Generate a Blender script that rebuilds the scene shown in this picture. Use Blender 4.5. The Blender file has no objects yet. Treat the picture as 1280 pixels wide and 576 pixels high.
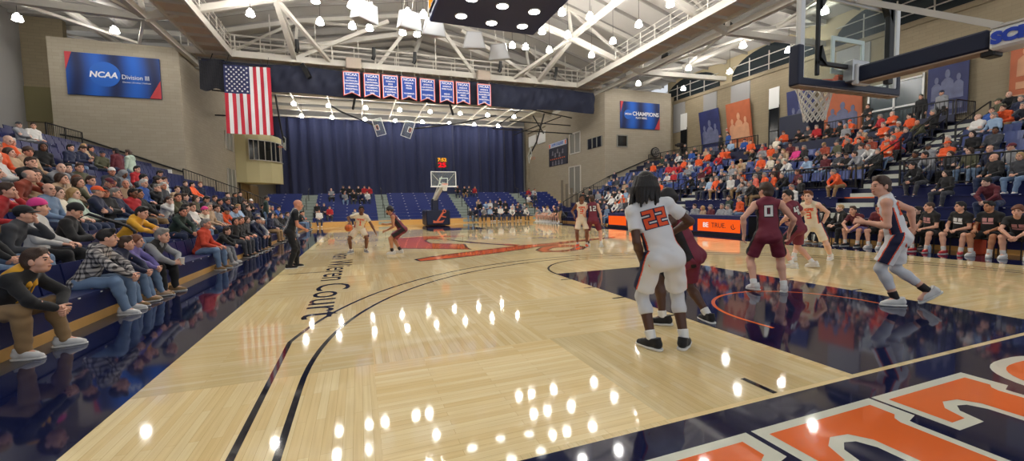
import bpy, math, random, os
import numpy as np
from mathutils import Vector, Matrix
from mathutils.bvhtree import BVHTree
random.seed(7)
S = bpy.context.scene
COL = S.collection
PI = math.pi
# ------------------------------------------------------------------ camera
cam = bpy.data.cameras.new('camera'); camo = bpy.data.objects.new('camera', cam); COL.objects.link(camo)
cam.sensor_fit = 'HORIZONTAL'; cam.sensor_width = 36.0; cam.lens = 36.0*517.63/1280.0
cam.clip_start = 0.05; cam.clip_end = 300
def _cam():
    yaw, pit, rol = 0.35312467, -0.06318847, -0.01905040
    cy, sy, cp, sp = math.cos(yaw), math.sin(yaw), math.cos(pit), math.sin(pit)
    f = Vector((sy*cp, cy*cp, sp)); r = Vector((cy, -sy, 0)); u = r.cross(f)
    r2 = r*math.cos(rol)+u*math.sin(rol); u2 = -r*math.sin(rol)+u*math.cos(rol)
    M = Matrix((r2, u2, -f)).transposed().to_4x4(); M.translation = (1.82139, -2.28142, 1.53267)
    return M
camo.matrix_world = _cam()
S.camera = camo
# ------------------------------------------------------------------ world, exposure
W = bpy.data.worlds.new('world'); S.world = W; W.use_nodes = True
_bg = W.node_tree.nodes['Background']; _bg.inputs[0].default_value = (0.80, 0.84, 0.9, 1); _bg.inputs[1].default_value = 0.42  # added ambient fill, no fixture; enters by the open end behind the camera
vs = S.view_settings; S.display_settings.display_device = 'sRGB'
vs.view_transform = 'Standard'; vs.look = 'None'; vs.gamma = 1.0; vs.exposure = 1.05
try: vs.use_curve_mapping = False
except Exception: pass
LAMP_STRENGTH = 34.0        # high bay lenses
BOARD_LAMP = 12.0           # lamps under the centre scoreboard
try:
    S.cycles.use_denoising = True
    S.cycles.max_bounces = 6; S.cycles.diffuse_bounces = 3; S.cycles.glossy_bounces = 3
    S.cycles.sample_clamp_indirect = 6.0; S.cycles.caustics_reflective = False; S.cycles.caustics_refractive = False
except Exception: pass
# the room's lamps hang in a regular grid over court, stands and the practice hall behind (x, y)
HIGH_BAYS = [(x, y, 12.5) for y in (19.9, 22.7, 25.5) for x in (-3.5, 0.1, 1.9, 2.9, 4.9, 5.8, 12.35, 13.35, 15.2, 18.7)]
HIGH_BAYS += [(x, y, 12.5) for y in (3.2, 8.8, 14.3, 17.1) for x in (-3.5, 0.1, 2.4, 12.85, 15.2, 18.7)]
HIGH_BAYS += [(27.0, y, 12.0) for y in (4.0, 9.5, 14.2, 19.5, 24.5)] + [(-11.8, y, 12.0) for y in (6.0, 14.0, 22.0)]
HIGH_BAYS += [(31.0, y, 12.0) for y in (19.2, 24.2, 29.4)] + [(-11.2, 29.2, 12.05), (-15.2, 28.8, 12.05), (25.9, 29.4, 12.05)]
HALL_BAYS = [(x, y, 11.6) for y in (43.5, 49.3) for x in (-3.7, -0.6, 2.9, 6.3, 9.5, 12.8, 16.0, 19.2)]
# ------------------------------------------------------------------ materials
_M = {}
def mat(name, col, rough=0.6, metal=0.0, bump=0.0, bscale=60.0, var=0.0, vscale=8.0, emit=0.0, coat=0.0, spec=0.5, sheen=0.0):
    if name in _M: return _M[name]
    m = bpy.data.materials.new(name); m.use_nodes = True; _M[name] = m
    nt = m.node_tree; b = nt.nodes['Principled BSDF']
    c = (col[0], col[1], col[2], 1)
    b.inputs['Base Color'].default_value = c; b.inputs['Roughness'].default_value = rough
    b.inputs['Metallic'].default_value = metal; b.inputs['Specular IOR Level'].default_value = spec
    if coat: b.inputs['Coat Weight'].default_value = coat; b.inputs['Coat Roughness'].default_value = 0.08
    if sheen: b.inputs['Sheen Weight'].default_value = sheen
    if emit: b.inputs['Emission Color'].default_value = c; b.inputs['Emission Strength'].default_value = emit
    if var or bump:
        tc = nt.nodes.new('ShaderNodeTexCoord')
    if var:
        n = nt.nodes.new('ShaderNodeTexNoise'); n.inputs['Scale'].default_value = vscale; n.inputs['Detail'].default_value = 3
        mx = nt.nodes.new('ShaderNodeMix'); mx.data_type = 'RGBA'
        mx.inputs['A'].default_value = tuple(x*(1-var) for x in col)+(1,)
        mx.inputs['B'].default_value = tuple(min(1, x*(1+var)) for x in col)+(1,)
        nt.links.new(tc.outputs['Object'], n.inputs['Vector']); nt.links.new(n.outputs[0], mx.inputs['Factor'])
        nt.links.new(mx.outputs['Result'], b.inputs['Base Color'])
    if bump:
        n2 = nt.nodes.new('ShaderNodeTexNoise'); n2.inputs['Scale'].default_value = bscale; n2.inputs['Detail'].default_value = 2
        bp = nt.nodes.new('ShaderNodeBump'); bp.inputs['Strength'].default_value = bump; bp.inputs['Distance'].default_value = 0.02
        nt.links.new(tc.outputs['Object'], n2.inputs['Vector']); nt.links.new(n2.outputs[0], bp.inputs['Height'])
        nt.links.new(bp.outputs[0], b.inputs['Normal'])
    return m
def lin(r, g, b):
    f = lambda c: (c/255.0/12.92) if c <= 10 else ((c/255.0+0.055)/1.055)**2.4
    return (f(r), f(g), f(b))
NAVY = lin(22, 28, 62); ORANGE = lin(228, 100, 36)
def wood_mat():
    m = bpy.data.materials.new('maple_parquet'); m.use_nodes = True; nt = m.node_tree; b = nt.nodes['Principled BSDF']
    N, L = nt.nodes.new, nt.links.new
    tc = N('ShaderNodeTexCoord'); sx = N('ShaderNodeSeparateXYZ'); L(tc.outputs['Object'], sx.inputs[0])
    def mth(op, a, bb=None):
        n = N('ShaderNodeMath'); n.operation = op
        for i, v in enumerate((a, bb)):
            if v is None: continue
            if isinstance(v, (int, float)): n.inputs[i].default_value = v
            else: L(v, n.inputs[i])
        return n.outputs[0]
    PX, PY = 1.22, 2.44
    cy = mth('FLOOR', mth('DIVIDE', sx.outputs[1], PX))
    xo = mth('ADD', sx.outputs[0], mth('MULTIPLY', mth('MODULO', mth('ABSOLUTE', cy), 2.0), PX))
    cx = mth('FLOOR', mth('DIVIDE', xo, PY/2))
    par = mth('MODULO', mth('ABSOLUTE', mth('ADD', mth('FLOOR', mth('DIVIDE', sx.outputs[0], 1.9)), mth('FLOOR', mth('DIVIDE', sx.outputs[1], 1.9)))), 2.0)
    # boards along y or along x, panel by panel
    sel = N('ShaderNodeMix'); sel.data_type = 'VECTOR'
    c1 = N('ShaderNodeCombineXYZ'); L(sx.outputs[1], c1.inputs[0]); L(sx.outputs[0], c1.inputs[1])
    c2 = N('ShaderNodeCombineXYZ'); L(sx.outputs[0], c2.inputs[0]); L(sx.outputs[1], c2.inputs[1])
    L(par, sel.inputs['Factor']); L(c1.outputs[0], sel.inputs[4]); L(c2.outputs[0], sel.inputs[5])
    br = N('ShaderNodeTexBrick'); L(sel.outputs[1], br.inputs['Vector'])
    br.inputs['Scale'].default_value = 1.0; br.inputs['Brick Width'].default_value = 0.95; br.inputs['Row Height'].default_value = 0.064
    br.inputs['Mortar Size'].default_value = 0.0012; br.inputs['Mortar Smooth'].default_value = 0.3; br.inputs['Bias'].default_value = 0.0
    br.inputs['Color1'].default_value = lin(246, 226, 176)+(1,); br.inputs['Color2'].default_value = lin(236, 208, 150)+(1,)
    br.inputs['Mortar'].default_value = lin(206, 172, 116)+(1,)
    wn = N('ShaderNodeTexWhiteNoise'); wn.noise_dimensions = '2D'
    cc = N('ShaderNodeCombineXYZ'); L(mth('FLOOR', mth('DIVIDE', sx.outputs[0], 1.9)), cc.inputs[0]); L(mth('FLOOR', mth('DIVIDE', sx.outputs[1], 1.9)), cc.inputs[1]); L(cc.outputs[0], wn.inputs['Vector'])
    hs = N('ShaderNodeHueSaturation'); L(br.outputs['Color'], hs.inputs['Color'])
    mr = N('ShaderNodeMapRange'); mr.inputs['To Min'].default_value = 0.86; mr.inputs['To Max'].default_value = 1.08; L(wn.outputs['Value'], mr.inputs['Value'])
    L(mr.outputs[0], hs.inputs['Value'])
    gr = N('ShaderNodeTexNoise'); mp = N('ShaderNodeMapping'); mp.inputs['Scale'].default_value = (1.6, 46, 1); L(sel.outputs[1], mp.inputs['Vector']); L(mp.outputs[0], gr.inputs['Vector'])
    gr.inputs['Scale'].default_value = 1.0; gr.inputs['Detail'].default_value = 4
    mx = N('ShaderNodeMix'); mx.data_type = 'RGBA'; mx.blend_type = 'MULTIPLY'; mx.inputs['Factor'].default_value = 0.2
    cr = N('ShaderNodeValToRGB'); cr.color_ramp.elements[0].position = 0.35; cr.color_ramp.elements[0].color = (0.62, 0.5, 0.36, 1); cr.color_ramp.elements[1].position = 0.62
    L(gr.outputs[0], cr.inputs[0]); L(hs.outputs[0], mx.inputs['A']); L(cr.outputs[0], mx.inputs['B'])
    L(mx.outputs['Result'], b.inputs['Base Color'])
    wv = N('ShaderNodeTexNoise'); wv.inputs['Scale'].default_value = 2.6; wv.inputs['Detail'].default_value = 1; L(tc.outputs['Object'], wv.inputs['Vector'])
    bp = N('ShaderNodeBump'); bp.inputs['Strength'].default_value = 0.022; bp.inputs['Distance'].default_value = 0.02; L(wv.outputs[0], bp.inputs['Height']); L(bp.outputs[0], b.inputs['Normal'])
    b.inputs['Roughness'].default_value = 0.05; b.inputs['Specular IOR Level'].default_value = 0.38
    _M['maple'] = m; return m
def gloss(name, col):
    m = mat(name, col, rough=0.05, spec=0.55, bump=0.006, bscale=3.0)
    return m
def block_mat(name, c1, c2, mortar, bw=0.61, bh=0.2):
    m = bpy.data.materials.new(name); m.use_nodes = True; nt = m.node_tree; b = nt.nodes['Principled BSDF']; N, L = nt.nodes.new, nt.links.new
    g = N('ShaderNodeNewGeometry'); sp = N('ShaderNodeSeparateXYZ'); L(g.outputs['Position'], sp.inputs[0])
    ad = N('ShaderNodeMath'); ad.operation = 'ADD'; L(sp.outputs[0], ad.inputs[0]); L(sp.outputs[1], ad.inputs[1])
    cb = N('ShaderNodeCombineXYZ'); L(ad.outputs[0], cb.inputs[0]); L(sp.outputs[2], cb.inputs[1])
    br = N('ShaderNodeTexBrick'); L(cb.outputs[0], br.inputs['Vector']); br.inputs['Scale'].default_value = 1
    br.inputs['Brick Width'].default_value = bw; br.inputs['Row Height'].default_value = bh; br.inputs['Mortar Size'].default_value = 0.008
    br.inputs['Color1'].default_value = c1+(1,); br.inputs['Color2'].default_value = c2+(1,); br.inputs['Mortar'].default_value = mortar+(1,)
    L(br.outputs['Color'], b.inputs['Base Color']); b.inputs['Roughness'].default_value = 0.75
    bp = N('ShaderNodeBump'); bp.inputs['Strength'].default_value = 0.25; bp.inputs['Distance'].default_value = 0.01; L(br.outputs['Fac'], bp.inputs['Height']); bp.invert = True; L(bp.outputs[0], b.inputs['Normal'])
    return m
MAPLE = wood_mat()
BLOCK = block_mat('tan_block', lin(164, 154, 136), lin(158, 148, 130), lin(146, 136, 119))
BLOCK_D = block_mat('tan_block_concourse', lin(150, 136, 110), lin(144, 130, 104), lin(132, 119, 96))
M_NAVYF = gloss('navy_floor_paint', NAVY); M_ORF = gloss('orange_floor_paint', lin(240, 114, 56)); M_WHF = gloss('cream_floor_paint', lin(222, 222, 204))
M_BLKF = gloss('dark_line_paint', lin(26, 26, 40))
M_STEEL = mat('painted_steel', lin(205, 200, 190), 0.55); M_ROOF = mat('roof_deck', lin(188, 184, 178), 0.8, bump=0.2, bscale=20, var=0.08, vscale=0.6)
M_TANPLY = mat('catwalk_underside', lin(206, 190, 172), 0.7, var=0.08, vscale=2); M_BLACK = mat('black_metal', lin(20, 20, 22), 0.45); M_GREYW = mat('grey_panel', lin(150, 148, 146), 0.8)
M_CURT = mat('navy_curtain', lin(33, 42, 82), 0.75, var=0.1, vscale=2, sheen=0.2); M_NAVYP = mat('navy_plastic', lin(24, 33, 84), 0.38); M_NAVYB = mat('navy_board', lin(26, 34, 88), 0.45)
M_NAVYPAD = mat('navy_vinyl_pad', lin(20, 28, 54), 0.42); M_CONC = mat('grey_step', lin(196, 198, 188), 0.8, var=0.05); M_DARK = mat('dark_deck', lin(38, 38, 44), 0.8)
M_PLINTH = mat('plinth_maple', lin(206, 160, 92), 0.4, var=0.12, vscale=5); M_CREAM = mat('cream_plaster', lin(206, 196, 152), 0.8); M_LOUV = mat('grey_louvre', lin(128, 126, 118), 0.7)
M_WHITE = mat('white_paint', lin(232, 232, 228), 0.5); M_WINDARK = mat('dark_window', lin(26, 28, 30), 0.12); M_CLERE = mat('clerestory_glass', lin(36, 44, 48), 0.2)
def lamp_mat(name, col, k):
    m = bpy.data.materials.new(name); m.use_nodes = True; nt = m.node_tree; nt.nodes.remove(nt.nodes['Principled BSDF'])
    e = nt.nodes.new('ShaderNodeEmission'); e.inputs[0].default_value = col+(1,); e.inputs[1].default_value = k
    nt.links.new(e.outputs[0], nt.nodes['Material Output'].inputs[0]); return m
M_BELL = lamp_mat('high_bay_prismatic_bell', (1.0, 0.97, 0.92), 54.0); M_LENS = lamp_mat('high_bay_lens', (1.0, 0.97, 0.92), LAMP_STRENGTH); M_DISC = lamp_mat('scoreboard_lamp_lens', (0.98, 1.0, 0.97), BOARD_LAMP)
# ------------------------------------------------------------------ mesh builder
class MB:
    def __init__(s): s.v = []; s.f = []; s.mi = []; s.cur = 0
    def add(s, vs, fs):
        o = len(s.v); s.v += [tuple(v) for v in vs]; s.f += [tuple(i+o for i in f) for f in fs]; s.mi += [s.cur]*len(fs); return s
    def box(s, x0, x1, y0, y1, z0, z1):
        return s.add([(x0,y0,z0),(x1,y0,z0),(x1,y1,z0),(x0,y1,z0),(x0,y0,z1),(x1,y0,z1),(x1,y1,z1),(x0,y1,z1)],
                     [(0,3,2,1),(4,5,6,7),(0,1,5,4),(1,2,6,5),(2,3,7,6),(3,0,4,7)])
    def rbox(s, x0, x1, y0, y1, z0, z1, b=0.02):   # box with chamfered edges
        xs, ys, zs = (x0, x1), (y0, y1), (z0, z1); v = []; idx = {}
        for i in (0, 1):
            for j in (0, 1):
                for k in (0, 1):
                    sx, sy, sz = (1, -1)[i], (1, -1)[j], (1, -1)[k]
                    for a in range(3):
                        p = [xs[i]+sx*b, ys[j]+sy*b, zs[k]+sz*b]; p[a] = (xs[i], ys[j], zs[k])[a]
                        idx[i, j, k, a] = len(v); v.append(p)
        f = []
        for a in range(3):
            o = [q for q in range(3) if q != a]
            for e in (0, 1):
                ring = []
                for p, q in ((0, 0), (1, 0), (1, 1), (0, 1)):
                    k = [0]*3; k[a] = e; k[o[0]] = p; k[o[1]] = q; ring.append(idx[tuple(k)+(a,)])
                f.append(ring if (e == 1) == (a != 1) else ring[::-1])
            for p in (0, 1):
                for q in (0, 1):
                    k0 = [0]*3; k0[a] = 0; k0[o[0]] = p; k0[o[1]] = q; k1 = list(k0); k1[a] = 1
                    f.append([idx[tuple(k0)+(o[0],)], idx[tuple(k1)+(o[0],)], idx[tuple(k1)+(o[1],)], idx[tuple(k0)+(o[1],)]])
        for i in (0, 1):
            for j in (0, 1):
                for k in (0, 1): f.append([idx[i, j, k, 0], idx[i, j, k, 1], idx[i, j, k, 2]])
        return s.add(v, f)
    def bar(s, a, b, w, h=None, up=(0, 0, 1)):      # rectangular bar from a to b
        h = h or w; a, b = Vector(a), Vector(b); d = (b-a).normalized(); u = Vector(up)
        if abs(d.dot(u)) > 0.98: u = Vector((1, 0, 0))
        r = d.cross(u).normalized()*w/2; u2 = r.cross(d).normalized()*h/2
        v = [a-r-u2, a+r-u2, a+r+u2, a-r+u2, b-r-u2, b+r-u2, b+r+u2, b-r+u2]
        return s.add(v, [(3,2,1,0),(4,5,6,7),(0,1,5,4),(1,2,6,5),(2,3,7,6),(3,0,4,7)])
    def tube(s, pts, r, seg=8, closed=False, r1=None):
        pts = [Vector(p) for p in pts]; n = len(pts); rings = []; prev = None
        for i, p in enumerate(pts):
            a = pts[(i-1) % n] if (i > 0 or closed) else p; b = pts[(i+1) % n] if (i < n-1 or closed) else p
            d = (b-a).normalized()
            if prev is None:
                u = Vector((0, 0, 1)) if abs(d.z) < 0.9 else Vector((1, 0, 0)); u = (u-d*u.dot(d)).normalized()
            else: u = (prev-d*prev.dot(d)).normalized()
            prev = u; w = d.cross(u); rr = r if r1 is None else r+(r1-r)*i/max(1, n-1)
            rings.append([p+(u*math.cos(2*PI*k/seg)+w*math.sin(2*PI*k/seg))*rr for k in range(seg)])
        v = [q for g in rings for q in g]; f = []
        for i in range(n if closed else n-1):
            for k in range(seg):
                k2 = (k+1) % seg; j = (i+1) % n
                f.append((i*seg+k, i*seg+k2, j*seg+k2, j*seg+k))
        if not closed: f += [tuple(range(seg))[::-1], tuple((n-1)*seg+k for k in range(seg))]
        return s.add(v, f)
    def cyl(s, c, r, z0, z1, seg=24, r1=None):
        r1 = r if r1 is None else r1
        v = [(c[0]+math.cos(2*PI*k/seg)*r, c[1]+math.sin(2*PI*k/seg)*r, z0) for k in range(seg)]+[(c[0]+math.cos(2*PI*k/seg)*r1, c[1]+math.sin(2*PI*k/seg)*r1, z1) for k in range(seg)]
        return s.add(v, [tuple(range(seg))[::-1], tuple(range(seg, 2*seg))]+[(k, (k+1) % seg, seg+(k+1) % seg, seg+k) for k in range(seg)])
    def prism(s, poly, fn, t0, t1):                 # poly in 2D, fn(u, v, t) -> 3D
        n = len(poly); v = [fn(u, w, t0) for u, w in poly]+[fn(u, w, t1) for u, w in poly]
        return s.add(v, [tuple(range(n))[::-1], tuple(range(n, 2*n))]+[(k, (k+1) % n, n+(k+1) % n, n+k) for k in range(n)])
    def flat(s, poly, z):
        return s.add([(x, y, z) for x, y in poly], [tuple(range(len(poly)))])
    def grid(s, fn, nu, nv):
        v = [fn(i/nu, j/nv) for i in range(nu+1) for j in range(nv+1)]
        return s.add(v, [(i*(nv+1)+j, (i+1)*(nv+1)+j, (i+1)*(nv+1)+j+1, i*(nv+1)+j+1) for i in range(nu) for j in range(nv)])
    def ball(s, c, r, n=16, m=10, sz=(1, 1, 1)):
        v = [(c[0]+r*sz[0]*math.sin(PI*j/m)*math.cos(2*PI*i/n), c[1]+r*sz[1]*math.sin(PI*j/m)*math.sin(2*PI*i/n), c[2]+r*sz[2]*math.cos(PI*j/m)) for j in range(m+1) for i in range(n)]
        return s.add(v, [(j*n+i, (j+1)*n+i, (j+1)*n+(i+1) % n, j*n+(i+1) % n) for j in range(m) for i in range(n)])
    def mesh(s, name, org=(0, 0, 0), smooth=False):
        me = bpy.data.meshes.new(name); ox, oy, oz = org
        me.from_pydata([(x-ox, y-oy, z-oz) for x, y, z in s.v], [], s.f)
        if any(s.mi): me.polygons.foreach_set('material_index', s.mi)
        if smooth: me.polygons.foreach_set('use_smooth', [True]*len(s.f))
        me.update(); return me
    def build(s, name, m, parent=None, org=None, smooth=False, fix=False):
        if org is None: org = tuple(parent.matrix_world.translation) if parent is not None else (0, 0, 0)
        if parent is not None:
            o = bpy.data.objects.new(name, s.mesh(name, tuple(parent['_o']) if '_o' in parent else org, smooth)); o.parent = parent
            o['_o'] = tuple(parent['_o']) if '_o' in parent else org
        else:
            o = bpy.data.objects.new(name, s.mesh(name, org, smooth)); o.location = org; o['_o'] = org
        for mm in (m if isinstance(m, (list, tuple)) else [m]): o.data.materials.append(mm)
        COL.objects.link(o); return o
def thing(name, label, cat, loc=(0, 0, 0), group=None):
    o = bpy.data.objects.new(name, None); COL.objects.link(o); o.location = loc; o['_o'] = tuple(loc); o.empty_display_size = 0.2
    return tag(o, label, cat, group)
def tag(o, label=None, cat=None, group=None, kind=None):
    if label: o['label'] = label
    if cat: o['category'] = cat
    if group: o['group'] = group
    if kind: o['kind'] = kind
    return o
def struct(name, mb, m, parent=None, **k):
    return tag(mb.build(name, m, parent, **k), kind='structure')
def text(name, s, size, m, loc, rx, rz, parent=None, depth=0.004, align='CENTER', sx=1.0, bold=0.0, shear=0.0):
    cu = bpy.data.curves.new(name, 'FONT'); cu.body = s; cu.size = size; cu.extrude = depth; cu.align_x = align; cu.align_y = 'CENTER'; cu.offset = bold; cu.shear = shear
    cu.resolution_u = 3
    t_ = bpy.data.objects.new(name, cu); COL.objects.link(t_); bpy.context.view_layer.update()
    me = bpy.data.meshes.new_from_object(t_.evaluated_get(bpy.context.evaluated_depsgraph_get())); bpy.data.objects.remove(t_)
    o = bpy.data.objects.new(name, me); COL.objects.link(o); me.materials.clear(); me.materials.append(m)
    M = Matrix.Translation(loc) @ Matrix.Rotation(rz, 4, 'Z') @ Matrix.Rotation(rx, 4, 'X') @ Matrix.Diagonal((sx, 1, 1, 1))
    if parent is not None:
        o.parent = parent; po = Vector(parent['_o']) if '_o' in parent else Vector((0, 0, 0)); M = Matrix.Translation(-po) @ M
    o.matrix_local = M
    return o
def copy_tree(o, parent=None):
    c = o.copy(); COL.objects.link(c)
    if parent is not None: c.parent = parent
    for ch in o.children: copy_tree(ch, c)
    return c
# ================================================================== floor and its markings
fl = struct('floor', MB().grid(lambda u, v: (-18+u*52, -8+v*62, 0), 1, 1), MAPLE)
def paint(name, mb, m): o = struct(name, mb, m, fl); return o
mb = MB(); Z1 = 0.0012
mb.flat([(-1.9, -8), (0, -8), (0, 28.65), (-1.9, 28.65)], Z1); mb.flat([(0, -8), (17.4, -8), (17.4, -0.05), (0, -0.05)], Z1)
mb.flat([(15.24, -0.05), (17.4, -0.05), (17.4, 28.65), (15.24, 28.65)], Z1); mb.flat([(-1.9, 28.7), (17.4, 28.7), (17.4, 29.9), (-1.9, 29.9)], Z1)
paint('apron_paint', mb, M_NAVYF)
mb = MB(); mb.flat([(-1.9, -8), (-1.42, -8), (-1.42, 28.65), (-1.9, 28.65)], 0.002); paint('apron_edge_strip', mb, mat('dark_grey_strip', lin(64, 62, 66), .3))
mb = MB(); mb.flat([(5.79, 0), (9.45, 0), (9.45, 5.79), (5.79, 5.79)], Z1); mb.flat([(5.79, 22.86), (9.45, 22.86), (9.45, 28.65), (5.79, 28.65)], Z1)
paint('lane_paint', mb, M_NAVYF)
def band(mb, pts, w, z):
    pts = [Vector((x, y, 0)) for x, y in pts]; n = len(pts); vs = []
    for i, p in enumerate(pts):
        d = (pts[min(i+1, n-1)]-pts[max(i-1, 0)]).normalized(); k = Vector((-d.y, d.x, 0))*w/2
        vs += [(p.x+k.x, p.y+k.y, z), (p.x-k.x, p.y-k.y, z)]
    mb.add(vs, [(2*i, 2*i+1, 2*i+3, 2*i+2) for i in range(n-1)])
def arc(cx, cy, r, a0, a1, n=64): return [(cx+r*math.cos(a0+(a1-a0)*i/n), cy+r*math.sin(a0+(a1-a0)*i/n)) for i in range(n+1)]
mb = MB(); Z2 = 0.0024
for far in (0, 1):
    T = (lambda p: [(x, y) for x, y in p]) if not far else (lambda p: [(15.24-x, 28.65-y) for x, y in p])
    a = math.acos(6.6/6.75)
    band(mb, T([(14.22, 0)]+arc(7.62, 1.575, 6.75, math.asin(1.415/6.75), PI-math.asin(1.415/6.75), 80)+[(1.02, 0)]), 0.05, Z2)
    band(mb, T([(13.95, 0)]+arc(7.62, 1.575, 6.33, 0, PI, 80)+[(1.29, 0)]), 0.05, Z2)
    band(mb, T(arc(7.62, 5.79, 1.81, 0, PI, 40)), 0.05, Z2)
    for x in (4.86, 10.38): band(mb, T([(x, 0.0), (x, 0.30)]), 0.05, Z2)
    for sx in (0, 1):
        for yy in (2.13, 3.3, 4.2, 5.1): band(mb, T([((5.57, 9.45)[sx], yy), ((5.79, 9.67)[sx], yy)]), 0.05, Z2)
band(mb, [(0, 14.325), (3.0, 14.325)], 0.05, Z2); band(mb, [(9.4, 14.325), (15.24, 14.325)], 0.05, Z2)
band(mb, [(0.0, 8.53), (1.0, 8.53)], 0.05, Z2)
paint('dark_court_lines', mb, M_BLKF)
mb = MB()
for far in (0, 1):
    T = (lambda p: p) if not far else (lambda p: [(15.24-x, 28.65-y) for x, y in p])
    band(mb, T([(8.84, 1.2)]+arc(7.62, 1.575, 1.22, 0, PI, 40)+[(6.40, 1.2)]), 0.05, Z2)
paint('restricted_arc_line', mb, M_ORF)
# centre logo: orange anchor with dark edges
LG_A = [(3.46,18.09),(4.73,18.76),(6.8,18.32),(6.64,17.65),(5.28,17.65),(5.64,15.37),(6.67,13.23),(7.52,12.3),(7.21,11.89),(6.07,14.03),(5.41,16.41),(4.76,16.99),(4.51,16.08),(4.51,14.74),(5.67,13.66),(5.42,12.19),(5.44,11.62),(3.15,13.34),(3.13,14.51)]
LG_B = [(3.29,9.78),(3.92,10.31),(5.56,11.11),(7.38,11.95),(8.44,12.14),(10.11,12.66),(12.42,13.37),(12.2,13.06),(10.03,12.19),(7.7,11.14),(6.53,10.52),(5.67,10.05),(3.94,9.43),(3.37,9.35)]
LG_C = [(7.3,10.27),(7.76,10.92),(8.5,11.4),(9.22,11.05),(9.17,10.27),(8.67,9.66),(7.8,9.4),(7.23,9.66)]; LG_D = [(7.6,10.1),(8.02,10.57),(8.72,10.73),(8.8,10.3),(8.33,9.85),(7.7,9.78)]
mb = MB()
for P in (LG_A, LG_B): mb.flat(P, Z2)
mb.add([(x, y, Z2) for x, y in LG_C]+[(x, y, Z2) for x, y in LG_D+[LG_D[-1], LG_D[-1]]], [(i, (i+1) % 8, 8+min((i+1) % 8, 5), 8+min(i, 5)) for i in range(5)]+[(5, 6, 13), (6, 7, 13), (7, 0, 8, 13)])
paint('centre_court_logo', mb, M_ORF)
mb = MB(); Z3 = 0.0036
for P, idx in ((LG_B, list(range(14))+[0]), (LG_C, list(range(8))+[0]), (LG_D, list(range(6))+[0]), (LG_A, [5, 8, 9, 10, 11, 12, 13, 14]), (LG_A, [14, 15, 16, 17])):
    band(mb, [P[i] for i in idx], 0.09, Z3)
paint('centre_court_logo_edge', mb, M_BLKF)
t = text('court_name_lettering', 'Van Wieren Court', 0.86, M_BLKF, (1.27, 8.35, 0.002), 0, -PI/2, fl, depth=0.0006, sx=1.32); t['kind'] = 'structure'
# baseline apron lettering, read from the court
def apron_letter(x, white, orange, holes_w=(), holes_n=()):
    f = lambda P: [(x-u, -0.33-v) for u, v in P]
    mw.flat(f(white), Z2)
    mo.flat(f(orange), Z3)
    for h in holes_n: mn.flat(f(h), 0.0048)
    for h in holes_w: mw2.flat(f(h), 0.0042)
mw, mo, mn, mw2 = MB(), MB(), MB(), MB()
L_W = [(0,0),(1.22,0),(1.22,.50),(.93,.50),(.88,.36),(.80,.31),(.72,.33),(.67,.42),(.67,.96),(.80,1.0),(.80,1.28),(0,1.28),(0,1.0),(.13,.96),(.13,.36),(.12,.31),(0,.28)]
L_O = [(.11,.07),(1.14,.07),(1.14,.43),(.99,.43),(.93,.30),(.82,.24),(.68,.26),(.60,.36),(.60,1.02),(.72,1.07),(.72,1.21),(.08,1.21),(.08,1.07),(.20,1.02),(.20,.30),(.17,.25),(.11,.22)]
E_W = [(0,0),(1.22,0),(1.22,.50),(.93,.50),(.88,.36),(.80,.31),(.72,.33),(.67,.42),(.67,.52),(.9,.52),(.9,.80),(.67,.80),(.67,.92),(.8,1.0),(.93,.85),(1.22,.85),(1.22,1.28),(0,1.28),(0,1.0),(.13,.96),(.13,.36),(.12,.31),(0,.28)]
E_O = [(.11,.07),(1.14,.07),(1.14,.43),(.99,.43),(.93,.30),(.82,.24),(.68,.26),(.60,.36),(.60,.6),(.83,.6),(.83,.73),(.6,.73),(.60,.95),(.75,1.08),(.98,.95),(1.14,.95),(1.14,1.21),(.08,1.21),(.08,1.07),(.20,1.02),(.20,.30),(.17,.25),(.11,.22)]
def oval(cx, cy, rx, ry, n=40, p=2.6): return [(cx+rx*math.copysign(abs(math.cos(2*PI*i/n))**(2/p), math.cos(2*PI*i/n)), cy+ry*math.copysign(abs(math.sin(2*PI*i/n))**(2/p), math.sin(2*PI*i/n))) for i in range(n)]
apron_letter(6.67, L_W, L_O); apron_letter(5.42, L_W, L_O); apron_letter(4.155, E_W, E_O)
for ox in (8.02, 9.3): apron_letter(ox, oval(.62, .64, .66, .66), oval(.62, .64, .57, .57), [oval(.62, .64, .31, .36)], [oval(.62, .64, .23, .29)])
paint('apron_lettering_edge', mw, M_WHF); paint('apron_lettering', mo, M_ORF); paint('apron_letter_counter_edge', mw2, M_WHF); paint('apron_letter_counter', mn, M_NAVYF)
# ================================================================== walls, towers, roof
RISE, TREAD = 0.38, 0.84; NR = 13
XW, XE = -1.95, 17.7          # seat lines of the two side stands, row 0
# corner blocks in front of the practice hall
mb = MB(); mb.box(-15.7, -9.05, 31.95, 36.1, 0, 12.35); struct('wall_west_block', mb, BLOCK)
mb = MB(); mb.box(-9.5, -9.05, 36.1, 53, 0, 13.5); struct('wall_west_hall', mb, BLOCK)
mb = MB(); mb.box(24.0, 31.8, 31.95, 36.1, 0, 12.35); struct('wall_east_block', mb, BLOCK)
mb = MB(); mb.box(24.0, 24.5, 36.1, 44.7, 0, 13.5); mb.box(24.35, 24.5, 44.7, 52.2, 0, 13.5); mb.box(24.0, 24.35, 44.7, 45.2, 0, 13.5); mb.box(24.0, 24.35, 51.4, 52.2, 0, 13.5); mb.box(24.0, 24.35, 45.2, 51.4, 11.2, 13.5); mb.box(24.1, 24.35, 45.2, 51.4, 2.6, 4.6); struct('wall_east_hall', mb, BLOCK)
mb = MB(); mb.box(-10, 25, 53, 53.4, 0, 16); struct('wall_north', mb, M_GREYW)
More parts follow.
